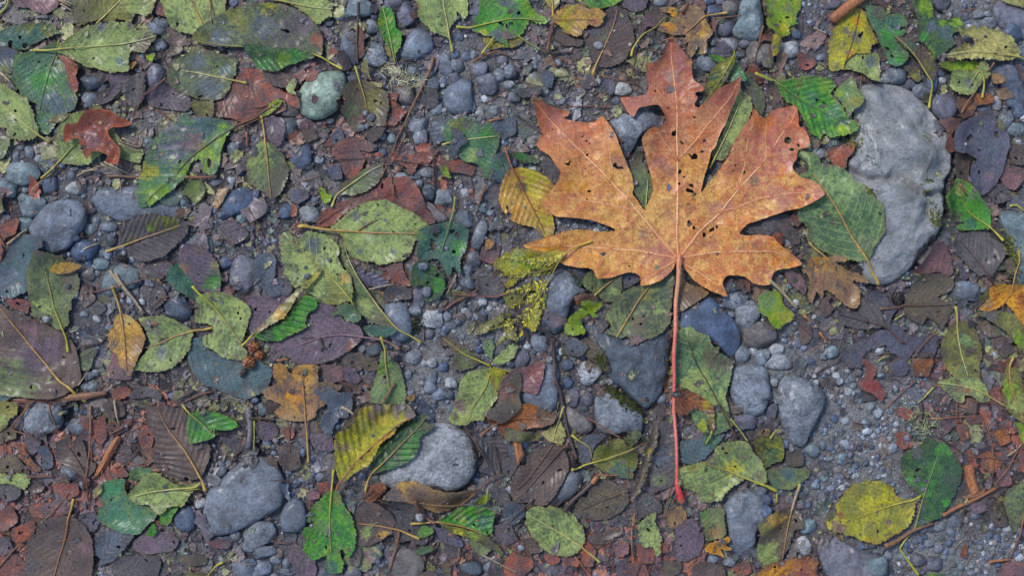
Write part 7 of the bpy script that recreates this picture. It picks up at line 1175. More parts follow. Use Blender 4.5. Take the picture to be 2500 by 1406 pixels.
# ================= the big maple leaf =================
def maple():
    out = np.array([(1632,97),(1646,113),(1663,133),(1672,147),(1684,154),(1685,171),(1687,191),(1694,205),(1713,222),(1701,239),(1696,249),(1690,262),(1700,268),(1708,260),(1721,253),(1735,235),(1752,222),(1772,212),(1790,202),(1802,193),(1800,208),(1795,232),(1779,273),(1766,307),(1752,334),(1742,362),(1731,375),(1725,403),(1714,440),(1708,471),
      (1728,447),(1752,416),(1772,386),(1786,355),(1807,317),(1827,294),(1834,270),(1851,287),(1868,292),(1880,273),(1900,268),(1911,266),(1938,261),(1944,290),(1946,312),(1959,317),(1971,341),(1971,360),(1950,366),(1942,372),(1940,389),(1928,406),(1932,420),(1945,433),(1979,446),(2002,477),(1973,498),(1945,511),(1918,516),(1880,528),(1854,538),(1820,549),(1800,571),
      (1820,576),(1850,575),(1880,581),(1894,597),(1921,617),(1952,644),(1925,655),(1900,658),(1884,667),(1876,692),(1862,697),(1834,692),(1817,678),(1800,673),(1786,672),(1767,675),(1759,692),(1762,702),(1771,724),(1745,716),(1714,702),(1690,685),(1673,665),(1660,645),(1653,637),
      (1646,640),(1639,658),(1612,682),(1581,695),(1561,697),(1561,685),(1557,673),(1540,666),(1520,668),(1486,678),(1455,680),(1448,665),(1438,656),(1404,653),(1370,644),(1366,631),(1353,624),(1318,619),(1277,601),(1308,588),(1353,576),(1377,566),(1417,562),(1458,566),(1500,565),(1489,556),(1452,542),(1411,535),(1383,533),(1353,530),(1336,515),(1325,503),(1335,480),(1347,462),
      (1362,443),(1366,423),(1352,402),(1342,386),(1322,372),(1308,355),(1315,345),(1320,328),(1313,300),(1305,266),(1301,246),(1329,256),(1353,266),(1388,273),(1386,285),(1373,290),(1397,297),(1431,302),(1452,300),(1467,287),(1482,304),(1499,331),(1510,362),(1523,392),(1540,433),(1545,457),(1541,476),(1554,491),(1571,515),(1581,494),(1591,470),(1591,461),(1585,430),(1574,392),(1568,369),(1562,345),(1575,325),(1590,316),(1602,316),(1622,300),(1616,280),(1604,262),
      (1581,264),(1557,270),(1542,292),(1530,280),(1518,258),(1513,242),(1544,242),(1574,235),(1581,218),(1576,191),(1573,164),(1598,157),(1615,137),(1622,116)], float)
    spots = [(1630, 130, 60, (164,92,76)), (1625, 200, 62, (172,88,74)), (1600, 215, 26, (190,108,60)), (1690, 215, 26, (184,84,36)), (1700, 240, 20, (196,92,34)), (1650, 290, 50, (178,92,60)), (1540, 255, 30, (176,94,68)), (1590, 270, 22, (196,122,62)), (1610, 310, 26, (150,60,44)),
      (1770, 240, 60, (178,96,74)), (1740, 320, 56, (184,106,72)), (1620, 360, 60, (186,104,72)), (1690, 330, 40, (196,106,48)), (1710, 340, 26, (190,88,34)), (1650, 420, 60, (196,118,66)), (1690, 420, 42, (206,140,58)), (1670, 480, 36, (208,134,60)),
      (1330, 300, 60, (182,88,54)), (1380, 300, 20, (196,100,46)), (1350, 350, 60, (190,108,72)), (1430, 340, 56, (188,100,70)), (1470, 310, 40, (200,106,46)), (1490, 340, 26, (206,150,110)), (1400, 420, 60, (198,122,66)), (1470, 400, 50, (204,130,66)), (1500, 395, 22, (204,146,28)), (1500, 430, 50, (206,152,72)), (1430, 470, 60, (194,120,64)), (1380, 480, 50, (184,104,62)), (1530, 480, 50, (208,164,84)), (1520, 450, 40, (206,160,80)),
      (1600, 500, 50, (204,152,84)), (1640, 530, 60, (200,150,92)), (1585, 540, 40, (210,174,96)), (1490, 520, 50, (196,132,70)), (1560, 570, 46, (202,152,84)), (1640, 590, 40, (206,146,84)), (1700, 520, 50, (200,130,70)), (1720, 560, 50, (196,124,70)),
      (1800, 400, 60, (184,104,84)), (1850, 340, 60, (182,98,78)), (1900, 330, 60, (180,96,72)), (1860, 300, 30, (202,110,36)), (1936, 290, 28, (196,86,30)), (1900, 400, 60, (178,96,88)), (1930, 350, 30, (190,104,72)), (1840, 450, 60, (186,106,84)), (1920, 460, 50, (192,100,66)), (1910, 445, 30, (214,128,46)), (1975, 480, 36, (178,92,66)), (1780, 470, 50, (190,116,76)), (1820, 520, 40, (206,134,66)), (1760, 500, 46, (196,124,72)), (1870, 520, 30, (190,104,60)), (1930, 500, 30, (196,108,60)),
      (1400, 600, 60, (202,142,64)), (1320, 600, 50, (204,120,48)), (1290, 600, 26, (212,148,50)), (1330, 614, 26, (220,170,40)), (1470, 600, 60, (200,144,72)), (1540, 630, 60, (204,144,72)), (1450, 650, 40, (206,138,56)), (1590, 660, 40, (194,118,66)), (1580, 590, 30, (160,110,84)), (1420, 570, 30, (206,150,80)),
      (1750, 600, 60, (200,122,68)), (1820, 610, 60, (198,112,62)), (1880, 610, 50, (198,110,56)), (1920, 640, 30, (220,128,30)), (1895, 600, 20, (216,122,30)), (1800, 650, 50, (194,112,62)), (1740, 670, 50, (200,120,62)), (1760, 710, 20, (190,104,56)), (1690, 650, 40, (202,134,74)), (1800, 560, 26, (206,112,40)),
      (1500, 290+175, 12, (170,100,30)), (1385, 455, 16, (206,140,30)), (1425, 465, 14, (208,142,28)), (1835, 445, 15, (104,92,80)), (1806, 600, 12, (100,108,98)), (1840, 605, 10, (96,90,78)), (1470, 621, 8, (70,66,78)), (1408, 645, 7, (80,66,76)), (1635, 597, 9, (96,84,54)), (1570, 470+100, 10, (110,110,90)), (1590, 320, 12, (186,84,30)),
      (1602, 245, 0.1, (0, 0, 0)), (1640, 185, 12, (142,130,104)), (1640, 60+128, 20, (168,150,140)), (1655, 150, 22, (190,130,124)), (1740, 540, 18, (160,120,96)), (1725, 505, 30, (206,160,80))]
    holes = [(1691,384,7),(1710,375,3),(1680,382,3),(1660,352,5),(1642,330,5),(1656,422,6),(1661,408,3),(1668,432,3),(1655,450,4),(1684,455,4),(1432,380,4),(1388,397,3),(1384,405,4),(1365,372,2.5),(1350,320,2.5),(1420,338,3),(1430,345,2),(1436,300+52,2.5),(1500,405,7),(1510,410,6),(1437,470,4),(1432,490,3),(1630,270,3),(1632,226,3),(1597,225,3),(1715,348,4),(1704,236,9),(1712,205,5),
             (1920,345,8),(1928,368,5),(1944,355,4),(1887,262,4),(1812,424,3),(1788,407,3),(1680,545,6),(1683,470,7),(1690,478,5),(1676,500,4),(1715,575,5),(1735,560,6),(1748,556,4),(1730,580,3),(1690,555,4),(1576,562,2.5),(1532,537,2.5),(1533,650,2.5),(1790,640,2),(1760,590,2.5),(1845,640,2.5),(1850,630,2),(1690,290,4),(1733,470,2.5),(1775,380,2),(1510,560,2)]
    def zf(x, y, sl, dd, fo):
        r = np.hypot(x-1652, y-632)
        ang = np.arctan2(y-632, x-1652)
        cup = 5.5*np.cos(ang*5+1.1)*sst(60, 300, r)
        tips = 26*sst(430, 560, r)*np.exp(-fo/22.0)
        return cup+tips+sst(0, 30, r)*1.5+4.5*np.exp(-fo/5)*(vnoise(x, y, 60, 4) > .55)*vnoise(x, y, 30, 8)
    B_ = blade(out, np.array([(1652, 632), (1650, 110)]), 'skin', 4242, serr=0.7, per=9, rag=1.0, holes=holes, nh=26, hr=(0.9, 2.1), spots=spots, sp=2.4, warp=8, off=4.5, envr=6, mott=0.0, edge=1.0, phase_on=False, pleat=0, zfun=zf, hup=False, dirt=0.1)
    x, y, z = B_['x'], B_['y'], B_['z']; col = B_['col']
    g_ = (col@np.array([.3, .6, .1]))[:, None]; col = col+(g_-col)*0.0
    col = col+(lin((222, 134, 34))-col)*(0.38*sst(230, 520, y)*(1-sst(1760, 1900, x)*0.7)*(0.4+0.9*fbm(x, y, 50, 33, 2)))[:, None]; col = col+(lin((150, 78, 56))-col)*(0.42*(1-sst(180, 330, y)))[:, None]
    # golden flecks where the skin has bleached, stronger low down; brown freckles
    fl = sst(0.50, 0.55, fbm(x, y, 12, 61, 3)*0.7+vnoise(x, y, 4.5, 66)*0.3)*sst(250, 520, y)*(0.25+0.75*fbm(x, y, 90, 67, 2))
    col = col+(lin((232, 184, 92))-col)*(fl*0.75)[:, None]
    fk = sst(0.78, 0.84, fbm(x, y, 9, 71, 2)); col = col+(lin((126, 84, 66))-col)*(fk*0.7)[:, None]
    dk = sst(0.60, 0.74, fbm(x, y, 55, 72, 3)); col = col+(lin((160, 98, 88))-col)*(dk*0.65*sst(0, 60, np.abs(y-560)))[:, None]
    veins = [("1652,632 1650,560 1650,480 1650,380 1648,270 1644,205 1636,150 1632,112", 4.4, 0.8), ("1648,628 1600,572 1570,535 1530,490 1480,437 1430,385 1370,325 1345,298 1306,256", 3.8, 0.7), ("1658,627 1700,572 1752,521 1800,463 1860,396 1895,345 1928,300 1937,275", 3.8, 0.7),
             ("1647,631 1600,622 1560,612 1500,608 1450,605 1400,602 1350,601 1290,599", 3.2, 0.6), ("1660,631 1690,624 1720,618 1760,615 1820,614 1875,614 1910,625 1945,642", 3.2, 0.6), ("1648,637 1615,655 1585,675 1568,692", 2.0, 0.5), ("1660,640 1700,665 1740,692 1768,720", 2.2, 0.5),
             ("1650,391 1665,380 1690,350 1730,300 1770,250 1799,200", 2.6, 0.6), ("1649,392 1635,372 1615,345 1600,320", 1.6, 0.5), ("1648,275 1630,255 1612,238 1600,222", 1.2, 0.5), ("1648,258 1662,240 1676,222", 1.0, 0.4), ("1650,470 1672,445 1700,428 1716,410", 1.2, 0.5), ("1650,445 1625,430 1600,412 1578,385", 1.2, 0.4), ("1650,540 1690,480 1700,440", 1.0, 0.4),
             ("1547,518 1510,508 1458,497 1400,488 1342,484", 2.2, 0.6), ("1487,447 1490,410 1484,360 1476,325 1468,296", 1.6, 0.5), ("1425,380 1390,388 1355,380 1325,368", 1.3, 0.5), ("1400,350 1402,320 1392,300", 1.1, 0.4), ("1455,412 1420,420 1390,418", 1.0, 0.4), ("1530,490 1535,460 1528,430", 1.0, 0.4), ("1600,572 1560,560 1520,556", 1.2, 0.4),
             ("1752,521 1800,505 1860,485 1930,474 1990,478", 2.2, 0.6), ("1800,463 1812,410 1822,350 1836,285", 1.8, 0.5), ("1868,386 1866,350 1869,300", 1.2, 0.4), ("1870,385 1905,378 1938,380", 1.1, 0.4), ("1722,550 1760,548 1810,549", 1.2, 0.4), ("1840,418 1880,425 1930,430", 1.0, 0.4), ("1775,495 1765,450 1770,410", 1.0, 0.4),
             ("1500,608 1475,628 1455,655", 1.4, 0.5), ("1560,612 1530,635 1500,650", 1.2, 0.4), ("1580,617 1560,645 1560,680", 1.2, 0.4), ("1490,607 1465,590 1440,578", 1.2, 0.4), ("1420,602 1395,618 1372,630", 1.1, 0.4), ("1560,611 1535,590 1510,580", 1.0, 0.4), ("1720,619 1745,650 1765,672", 1.2, 0.4), ("1760,615 1800,645 1845,680", 1.4, 0.4), ("1820,614 1850,640 1880,655", 1.1, 0.4), ("1770,615 1800,595 1850,585", 1.1, 0.4)]
    # the veins tint the blade beside them
    oz = float(z.min()); org = (1652, 632, oz)
    hraise(x, y, z)
    KEEP[np.clip(np.round((y-HY0)/CELL).astype(int), 0, HH-1), np.clip(np.round((x-HX0)/CELL).astype(int), 0, HW-1)] = 1
    root = empty('maple_leaf', W(1652, 632, oz))
    tr = []
    for (p, r0, r1) in veins:
        P = catmull(np.array(pts('G', p)), 6); P[1:-1] += (np.stack([vnoise(P[1:-1, 0], P[1:-1, 1], 25, 5), vnoise(P[1:-1, 0], P[1:-1, 1], 25, 6)], 1)-.5)*3.0
        tr.append((P, r0, r1))
        d = np.full(x.shape, 1e9); m = (x > P[:, 0].min()-12) & (x < P[:, 0].max()+12) & (y > P[:, 1].min()-12) & (y < P[:, 1].max()+12)
        if m.any():
            _, dd, _ = project(x[m], y[m], P); w = np.exp(-(np.abs(dd)/(r0*1.2+1.5))**2)*0.5
            col[m] = col[m]+(lin((190, 106, 60))-col[m])*w[:, None]; z[m] += 0.9*np.exp(-(np.abs(dd)/(r0*1.5+2))**2)
    link('blade', mk_mesh('blade', local(np.stack([x, y, z], 1), *org), B_['T'], col, B_['uv']), leafmat('skin'), root)
    for i, (P, r0, r1) in enumerate(tr):
        n = len(P); t = np.linspace(0, 1, n); zz = hs(H, P[:, 0], P[:, 1])
        for _ in range(5): zz[1:-1] = np.maximum(zz[1:-1], 0.5*(zz[:-2]+zz[2:]))
        R = (r0+(r1-r0)*t**0.75)*0.72
        V, Q, C = tube_geo(np.stack([P[:, 0], P[:, 1], zz+R*0.1], 1), R, 6, 0.75)
        c0, c1 = lin((216, 150, 104)), lin((238, 196, 142)); tt = np.concatenate([np.repeat(t, 6), [0, 1]])
        cl = c0+(c1-c0)*sst(0.0, 0.35, tt)[:, None]
        if i >= 7: cl = cl*0.88
        link('vein', mk_mesh('vein', local(V, *org), (C, Q), cl), STALKM, root)
    sp_ = pts('G', "1653,622 1652,650 1650,690 1645,740 1644,800 1641,870 1643,930 1643,1000 1648,1070 1649,1130 1649,1160 1650,1182 1655,1202 1663,1222")
    P = catmull(sp_, 5); n = len(P); t = np.linspace(0, 1, n); env = envelope(1620, 600, 1700, 1240, 5); zz = hs(env, P[:, 0], P[:, 1])
    for _ in range(60): zz[1:-1] = np.maximum(zz[1:-1], 0.5*(zz[:-2]+zz[2:]))
    R = np.interp(P[:, 1], [620, 640, 660, 720, 900, 1120, 1165, 1185, 1205, 1216, 1224], [6.0, 7.0, 5.6, 4.8, 4.2, 3.8, 4.4, 6.6, 9.2, 9.2, 5.6])
    V, Q, C = tube_geo(np.stack([P[:, 0], P[:, 1], zz+R+0.8], 1), R, 12)
    ty = np.concatenate([np.repeat(P[:, 1], 12), [600, 1230]])
    kc = [620, 660, 720, 800, 900, 1000, 1120, 1160, 1180, 1204, 1215, 1226]; cc = [(196,112,74),(206,138,98),(216,150,112),(224,118,104),(222,96,92),(224,124,108),(218,104,96),(206,84,80),(204,56,62),(198,52,58),(186,88,60),(180,130,76)]
    cl = np.stack([np.interp(ty, kc, [lin(c)[i] for c in cc]) for i in range(3)], 1)
    cl *= (0.85+0.3*vnoise(V[:, 0]*3, V[:, 1]*0.35, 5, 3))[:, None]
    link('stalk', mk_mesh('stalk', local(V, *org), (C, Q), cl), STALKM, root)
    hraise(V[:, 0], V[:, 1], V[:, 2])
    tag(root, 'big orange maple leaf with seven tapering lobes and a long red stalk', 'leaf', GM)
maple(); fern()
L('C3', 'alder_leaf', 'rust', "1185,70 1240,55 1330,90 1420,150 1460,200 1467,330 1440,372 1430,300 1400,240 1330,200 1280,240 1200,240 1180,180", "1190,150 1330,170 1450,300", 'curled rust-brown leaf hooked over the red maple stalk', group=GA, nostem=True, lift=8, curl=4, warp=6, off=3, nh=1, pleat=1.2, spots=[(1440, 260, 60, 'olive'), (1410, 190, 40, 'yellow'), (1250, 180, 50, (140, 74, 44)), (1200, 110, 40, (158, 74, 44))])
add_twig('C3', "1441,360 1438,395 1420,425 1410,460", 2.4, 2.6, 'lime', 'short yellow-green stalk under the curled rust leaf', name='leaf_stalk', cat='leaf stalk')
X('C3', 'limey', "1340,310 1390,280 1420,340 1430,375 1380,365 1345,340", '', 'lime green scrap beside the short yellow-green stalk', nh=0, sp=1.8)
# ================= twigs =================
T = add_twig
T('A2', "1282,420 1262,500 1230,580 1180,690 1130,780 1080,890 1030,990 1000,1080 965,1170 920,1285", 4.6, 2.0, 'rust', 'long rusty brown twig running diagonally beside the lichen tuft', extra=["1080,990 1035,1060 1000,1150"])
T('A4', "735,-40 640,30 560,95 495,150", 17, 15, 'orange', 'thick orange-brown broken bark log cut by the top edge', name='bark_log', cat='bark', ends=1.05)
T('A2', "752,30 750,150 742,300 748,470", 3.2, 2.2, 'dark', 'straight dark twig rising beside the rust curled strip')
T('A1', "1200,570 1120,640 1040,700 990,780 940,850", 2.4, 1.3, 'red', extra=["1040,700 1035,620 1055,520"])
T('A1', "1120,790 1180,820 1225,862", 3.2, 2.2, 'red', 'short curved reddish twig above the blue-green torn leaf')
T('A1', "0,515 50,555 100,600", 4, 3, 'straw', 'pale twig end beside the sea-green leaf at the frame edge')
T('A1', "770,1262 880,1266 1000,1272", 3, 3, 'rust'); T('A1', "1340,1272 1440,1276 1560,1266", 4.5, 3.5, 'rust', 'short ochre twig behind the blue-green torn leaf')
T('A1', "-20,130 30,90 60,60 80,20 75,-20", 3.6, 3, 'lime', 'curved yellow stalk in the top corner', name='leaf_stalk', cat='leaf stalk'); T('A1', "1505,-20 1520,80 1530,185", 2.6, 2, 'rust'); T('A1', "245,1365 300,1310 390,1245", 1.6, 1.2, 'straw')
for p in ("430,0 530,40", "440,15 520,55", "450,40 530,90", "560,1260 650,1220 740,1185", "740,1175 850,1240", "780,1170 860,1215", "870,1020 1000,1060", "880,1040 1020,1090", "900,1000 1030,1045", "820,1185 930,1250", "600,1230 720,1215"):
    T('A1', p, 2.2, 1.6, 'straw', name='straw')
T('A1', "1580,850 1620,760 1665,690", 1.4, 1, 'straw'); T('A1', "1690,905 1800,860 1900,800 2000,740", 2.4, 1.4, 'rust'); T('A1', "1690,945 1780,890 1880,850", 1.8, 1.2, 'rust'); T('A1', "1770,950 1775,1050", 3, 2.4, 'orange', name='wood_splinter', cat='wood chip')
T('A2', "1565,450 1640,410 1740,375 1830,410", 4, 2.6, 'rust', 'bent ochre twig below the green toothed leaf'); T('A2', "1685,875 1730,868 1780,855", 3.4, 2.0, 'orange', 'tiny orange splinter above the patchy green leaf', name='wood_splinter', cat='wood chip')
T('A2', "1630,395 1660,350 1720,275", 3.4, 2.4, 'lime', 'short yellow stalk beneath the green toothed leaf', name='leaf_stalk', cat='leaf stalk')
T('A2', "1285,1115 1290,1200 1280,1320", 3, 1.6, 'dark'); T('A2', "1000,1145 1120,1165 1240,1180 1310,1195", 1.6, 1.2, 'red'); T('A2', "570,1145 760,1140 940,1142", 1.5, 1, 'dark'); T('A2', "985,1245 990,1320 1000,1400", 3.0, 2.6, 'tan' if 'tan' in TWC else 'rust')
T('A2', "1620,1410 1680,1300 1720,1220", 1.8, 1.2, 'red'); T('A2', "1250,1080 1310,1150 1360,1220", 1.4, 1, 'rust'); T('A2', "1040,455 1140,460 1200,470", 2.2, 1.4, 'dark')
T('B2', "1000,-20 1010,60", 2.6, 1.6, 'rust'); T('B2', "330,1060 480,1070", 1, 1, 'dark')
T('A3', "210,380 330,385 460,380", 2.6, 2.2, 'dark'); T('A3', "300,400 345,480", 2.4, 2, 'rust'); T('A3', "400,775 560,772 740,770", 2, 1.6, 'red'); T('A3', "65,830 150,890 240,965", 3, 2, 'dark', 'dark twig beside the upper-left maple lobe'.replace('upper-left ', 'outermost '))
T('A3', "900,330 905,430 885,530", 1.6, 1.3, 'red'); T('A3', "990,350 970,440 930,540", 1.6, 1.3, 'dark'); T('A3', "1810,205 1780,330 1745,460", 2.6, 2, 'rust', 'thin tan twig across the brown-grey stone'); T('A3', "1480,145 1560,140 1655,125", 2.2, 1.6, 'rust'); T('A3', "650,545 800,580 940,610", 2, 1.4, 'rust'); T('A3', "830,520 880,580 960,640", 2, 1.4, 'dark')
T('A3', "1240,100 1260,60 1285,30", 5, 3.5, 'red', 'thick stubby reddish bud on the faded tan maple', name='leaf_bud', cat='bud'); T('A3', "0,1060 100,1180", 1, 1, 'dark'); T('A3', "1755,540 1800,560 1880,590", 4, 3, 'lime', 'yellow stalk beside the vivid green leaf', name='leaf_stalk', cat='leaf stalk')
T('A3', "75,265 150,320 235,365", 1.8, 1.4, 'lime'); T('A3', "1090,315 1150,305 1225,310", 2, 1.4, 'orange'); T('A3', "1850,340 1870,500", 1.4, 1, 'red'); T('A3', "320,180 300,280 280,370", 5, 3.5, 'red', 'stout reddish bark strip above the gravel')
T('A4', "740,-10 860,50 980,85", 2, 1.4, 'red'); T('A4', "560,535 470,535 350,530", 1.8, 1.2, 'dark'); T('A4', "1400,820 1440,750 1490,680", 3, 2, 'rust'); T('A4', "1620,470 1595,510 1580,530", 2.4, 2, 'rust'); T('A4', "400,1015 360,1075", 3.2, 2.4, 'rust'); T('A4', "370,200 410,220 460,250", 1.6, 1.2, 'straw'); T('A4', "1800,470 1830,540 1870,620", 1.4, 1, 'red')
T('A4', "1850,0 1865,60 1880,110", 3.4, 3, 'rust', 'orange-brown stalk in the top corner by the slab', name='leaf_stalk', cat='leaf stalk'); T('A4', "-40,60 30,70", 1, 1, 'dark')
T('B1', "795,585 880,690 960,790 1032,892", 4.2, 3.8, 'straw', 'long pale split straw across the sunken grey rock', name='straw', extra=["840,610 900,700 1000,830"]); T('B1', "622,440 670,415 722,395", 2.4, 1.8, 'straw', 'short pale straw on the navy stone', name='straw')
T('B1', "660,745 780,725 880,700 1000,660 1070,640", 2.2, 1.4, 'red', 'long thin reddish twig over the sunken grey rock'); T('B1', "80,400 150,350 225,300", 3, 2, 'straw'); T('B1', "10,330 70,430", 2.6, 2, 'rust'); T('B1', "1780,140 1850,250 1900,320", 1.6, 1.2, 'red'); T('B1', "840,500 790,580 720,640", 2, 1.4, 'dark')
T('B1', "580,1135 650,1115 740,1095", 3, 2, 'dark'); T('B1', "570,1406 600,1350 625,1310", 1.8, 1.4, 'straw'); T('B1', "1140,650 1170,680", 2.4, 1.8, 'orange'); T('B1', "1080,850 1170,790 1260,760", 1.6, 1, 'red', extra=["1150,800 1230,720", "1160,800 1240,800"]); T('B1', "1830,690 1870,640", 1.2, 1, 'straw'); T('B1', "630,690 640,780", 1.2, 1, 'dark')
T('B2', "1372,868 1420,825 1480,790 1560,750 1600,720", 5, 2.2, 'red', 'curved bright reddish twig with a thick end beside gravel'); T('B2', "1430,758 1560,764 1720,770 1830,745", 2.6, 2, 'red', 'straight thin red twig beside the fern frond'); T('B2', "1450,620 1410,700 1380,760", 1.6, 1.2, 'straw'); T('B2', "1650,0 1630,80 1605,135", 3.2, 2.4, 'rust')
T('B2', "820,530 790,610", 2, 1.6, 'rust'); T('B2', "830,720 930,695 1010,685", 1.8, 1.4, 'straw'); T('B2', "175,1225 260,1215", 2.6, 2, 'orange', name='wood_splinter', cat='wood chip'); T('B2', "0,250 60,340 100,400", 2, 1.4, 'red'); T('B2', "900,1290 1010,1200", 1, 1, 'dark')
T('B2', "480,1070 500,1120 490,1160", 4, 3, 'dark', 'small dark broken twig lying on the purple leaf', extra=["500,1120 530,1150"]); T('B2', "750,305 810,265 890,225", 2.0, 1.4, 'red'); T('B2', "465,250 560,180 640,140", 1.8, 1.2, 'rust'); T('B2', "630,1380 650,1290", 1.4, 1, 'red')
T('B3', "75,920 100,1000 150,1100", 4, 2.6, 'dark', 'dark twig below the fern frond'); T('B3', "220,1000 330,1060 400,1110", 3, 2, 'dark'); T('B3', "325,1075 330,1220 340,1400", 5, 3.6, 'dark', 'dark upright twig beside the slate wedge'); T('C3', "340,-10 375,100 400,240 430,380 490,560", 4.6, 3, 'dark', 'long dark knobbly stick beside the slaty slab', extra=["375,30 390,10"])
T('B4', "40,660 100,710 170,780 240,855", 4.6, 3.6, 'straw', 'straight tan twig between lime scrap and tan maple'); T('B4', "410,1030 440,1070 470,1105", 3.6, 2, 'orange', 'small orange splinter at the gravel edge', name='wood_splinter', cat='wood chip'); T('B4', "295,910 320,940 355,965", 4, 3, 'orange', 'short orange splinter beside brown litter', name='wood_splinter', cat='wood chip'); T('B4', "830,860 920,855 1000,838", 3, 2, 'rust')
T('B4', "940,935 970,915 1005,893", 2.6, 2, 'lime', 'tiny lime stalk by the umber leaf', name='leaf_stalk', cat='leaf stalk'); T('B4', "1380,-20 1405,10 1430,50", 4, 3, 'rust'); T('B4', "390,1320 460,1270 560,1200", 3, 2, 'dark'); T('B4', "1755,130 1800,125 1850,160 1890,165", 3.2, 2.4, 'lime', 'hooked yellow stalk at the frame edge above a teal boulder', name='leaf_stalk', cat='leaf stalk'); T('B4', "825,1235 850,1215 885,1195", 2, 1.6, 'lime', name='leaf_stalk', cat='leaf stalk'); T('B4', "210,920 290,1000 370,1080", 1.8, 1.2, 'dark'); T('B4', "1240,1010 1160,1090 1080,1180", 2.4, 1.8, 'red')
T('C1', "235,172 180,240 92,340 110,360 200,385 295,435", 3, 1.8, 'rust', 'thin broken twig bent at an angle beside the rough grey rock'); T('C1', "830,150 845,230 860,320", 3, 2, 'straw', 'short pale straw above the orange splinter', name='straw'); T('C1', "655,190 660,330 650,500 635,690 645,860", 3.2, 2, 'rust', 'long thin upright brown twig beside the torn brown leaf')
T('C1', "380,170 400,240 425,320 430,380", 2, 1.4, 'rust'); T('C1', "1520,85 1430,110 1340,150 1250,190", 2.4, 1.6, 'red'); T('C1', "1390,80 1300,130 1210,180", 3.4, 2.4, 'dark'); T('C1', "0,1340 90,1230 180,1140 285,1040", 2.6, 1.6, 'rust', 'thin tan stem beside the broad brown leaf'); T('C1', "350,985 430,900 510,805", 1.8, 1.2, 'rust'); T('C1', "950,290 880,345 800,385", 3.6, 2.6, 'red'); T('C1', "210,690 300,692 390,688", 2.6, 2, 'red')
T('C1', "1780,200 1800,300 1800,400 1790,480", 9, 7, 'grey', 'stubby grey-brown bark piece with mossy edge', name='bark_chip', cat='bark'); T('C1', "1830,290 1835,400 1832,495", 2, 1.4, 'lime'); T('C1', "1000,500 900,590 840,630", 2.4, 1.6, 'dark'); T('C1', "740,600 745,720", 1.6, 1.2, 'rust'); T('C1', "640,700 640,780 645,880", 1.4, 1, 'red'); T('C1', "930,610 980,606 1030,600", 1.6, 1.2, 'rust')
T('C1', "1660,1270 1750,1300 1830,1310", 1.6, 1.2, 'straw'); T('C1', "1340,780 1450,770", 1.6, 1.4, 'lime'); T('C1', "30,400 40,560", 1.5, 1, 'dark'); T('C1', "420,1150 540,1130", 1, .8, 'orange')
T('C2', "1510,320 1560,400 1620,500 1680,600 1725,680", 3, 1.8, 'dark', 'dark curved stalk beside the granite cobble'); T('C2', "1725,470 1740,560 1770,680 1795,780", 2, 1.2, 'dark'); T('C2', "1760,660 1660,740 1560,820 1480,890", 2.4, 1.6, 'red'); T('C2', "1160,850 1200,940 1260,1000 1300,1015", 6, 4, 'red', 'stout reddish twig under the folded striped leaf'); T('C2', "900,840 1000,880 1130,930 1200,950", 2, 1.4, 'dark')
T('C2', "1040,1080 1030,1180 1000,1260 970,1370", 4, 2.4, 'red', 'upright reddish-brown twig below the brown patched leaf'); T('C2', "-20,270 80,272 170,280", 3, 2, 'dark'); T('C2', "1400,1085 1420,1110 1450,1120", 2.4, 1.6, 'orange'); T('C2', "250,300 262,400 265,520", 2, 1.2, 'red'); T('C2', "140,1140 200,1160 280,1165", 1.6, 1.2, 'rust'); T('C2', "1640,1250 1760,1320 1880,1370", 1.6, 1.2, 'straw'); T('C2', "1470,1200 1450,1290 1390,1330", 2.6, 1.8, 'rust'); T('C2', "620,0 740,60 850,130", 1.6, 1.2, 'red')
T('C2', "640,190 680,205 725,240", 4.4, 3, 'straw', 'small pale twig end beside the pleated leaf'); T('C2', "925,160 960,110 985,60 1015,25", 2.6, 3.2, 'rust', 'curved ochre stalk above the pleated leaf', name='leaf_stalk', cat='leaf stalk'); T('C2', "720,890 790,830 860,770", 2.4, 1.6, 'dark'); T('C2', "1620,400 1700,340", 1.6, 1.2, 'rust'); T('C2', "795,40 840,50", 2.6, 2, 'orange')
T('C3', "560,270 640,310 720,360 790,400", 3, 2, 'red', 'reddish twig at the foot of the bluish granite stone'); T('C3', "400,930 470,860 540,790 600,730 635,690", 5.5, 6, 'dark', 'dark splintered twig with an orange broken end'); T('C3', "600,730 620,705 638,686", 6.4, 6.6, 'orange', name='wood_splinter', cat='wood chip'); T('C3', "905,950 885,1050 880,1180 890,1290", 2.2, 1.4, 'orange', 'thin bent orange twig beside the pale green scrap')
T('C3', "95,1130 150,1240 225,1365", 1.8, 1.2, 'red'); T('C3', "480,1260 540,1340 600,1400", 2, 1.4, 'orange'); T('C3', "610,1200 700,1160 780,1130", 2.2, 1.4, 'dark'); T('C3', "430,480 300,440 180,430", 1.6, 1, 'rust'); T('C3', "320,460 240,580 140,700 60,780", 1.6, 1, 'rust'); T('C3', "185,850 80,940 0,1030", 2.4, 1.6, 'dark'); T('C3', "1160,760 1130,900 1110,1000", 2.4, 1.6, 'red'); T('C3', "1190,800 1160,920", 1.6, 1.2, 'red')
T('C3', "640,668 700,675 790,680", 2.2, 1.6, 'orange'); T('C3', "1610,330 1560,240 1500,160", 2, 1.4, 'dark'); T('C3', "1580,275 1650,360 1700,430", 2.6, 1.8, 'lime', 'thin yellow-green stalk beside the speckled boulder', name='leaf_stalk', cat='leaf stalk'); T('C3', "1860,500 1780,440 1700,390", 1.6, 1.2, 'dark'); T('C3', "910,1420 950,1300 1020,1360", 1.6, 1.2, 'dark'); T('C3', "1420,310 1370,290", 1, 1, 'lime'); T('C3', "860,620 850,780", 1.4, 1, 'red')
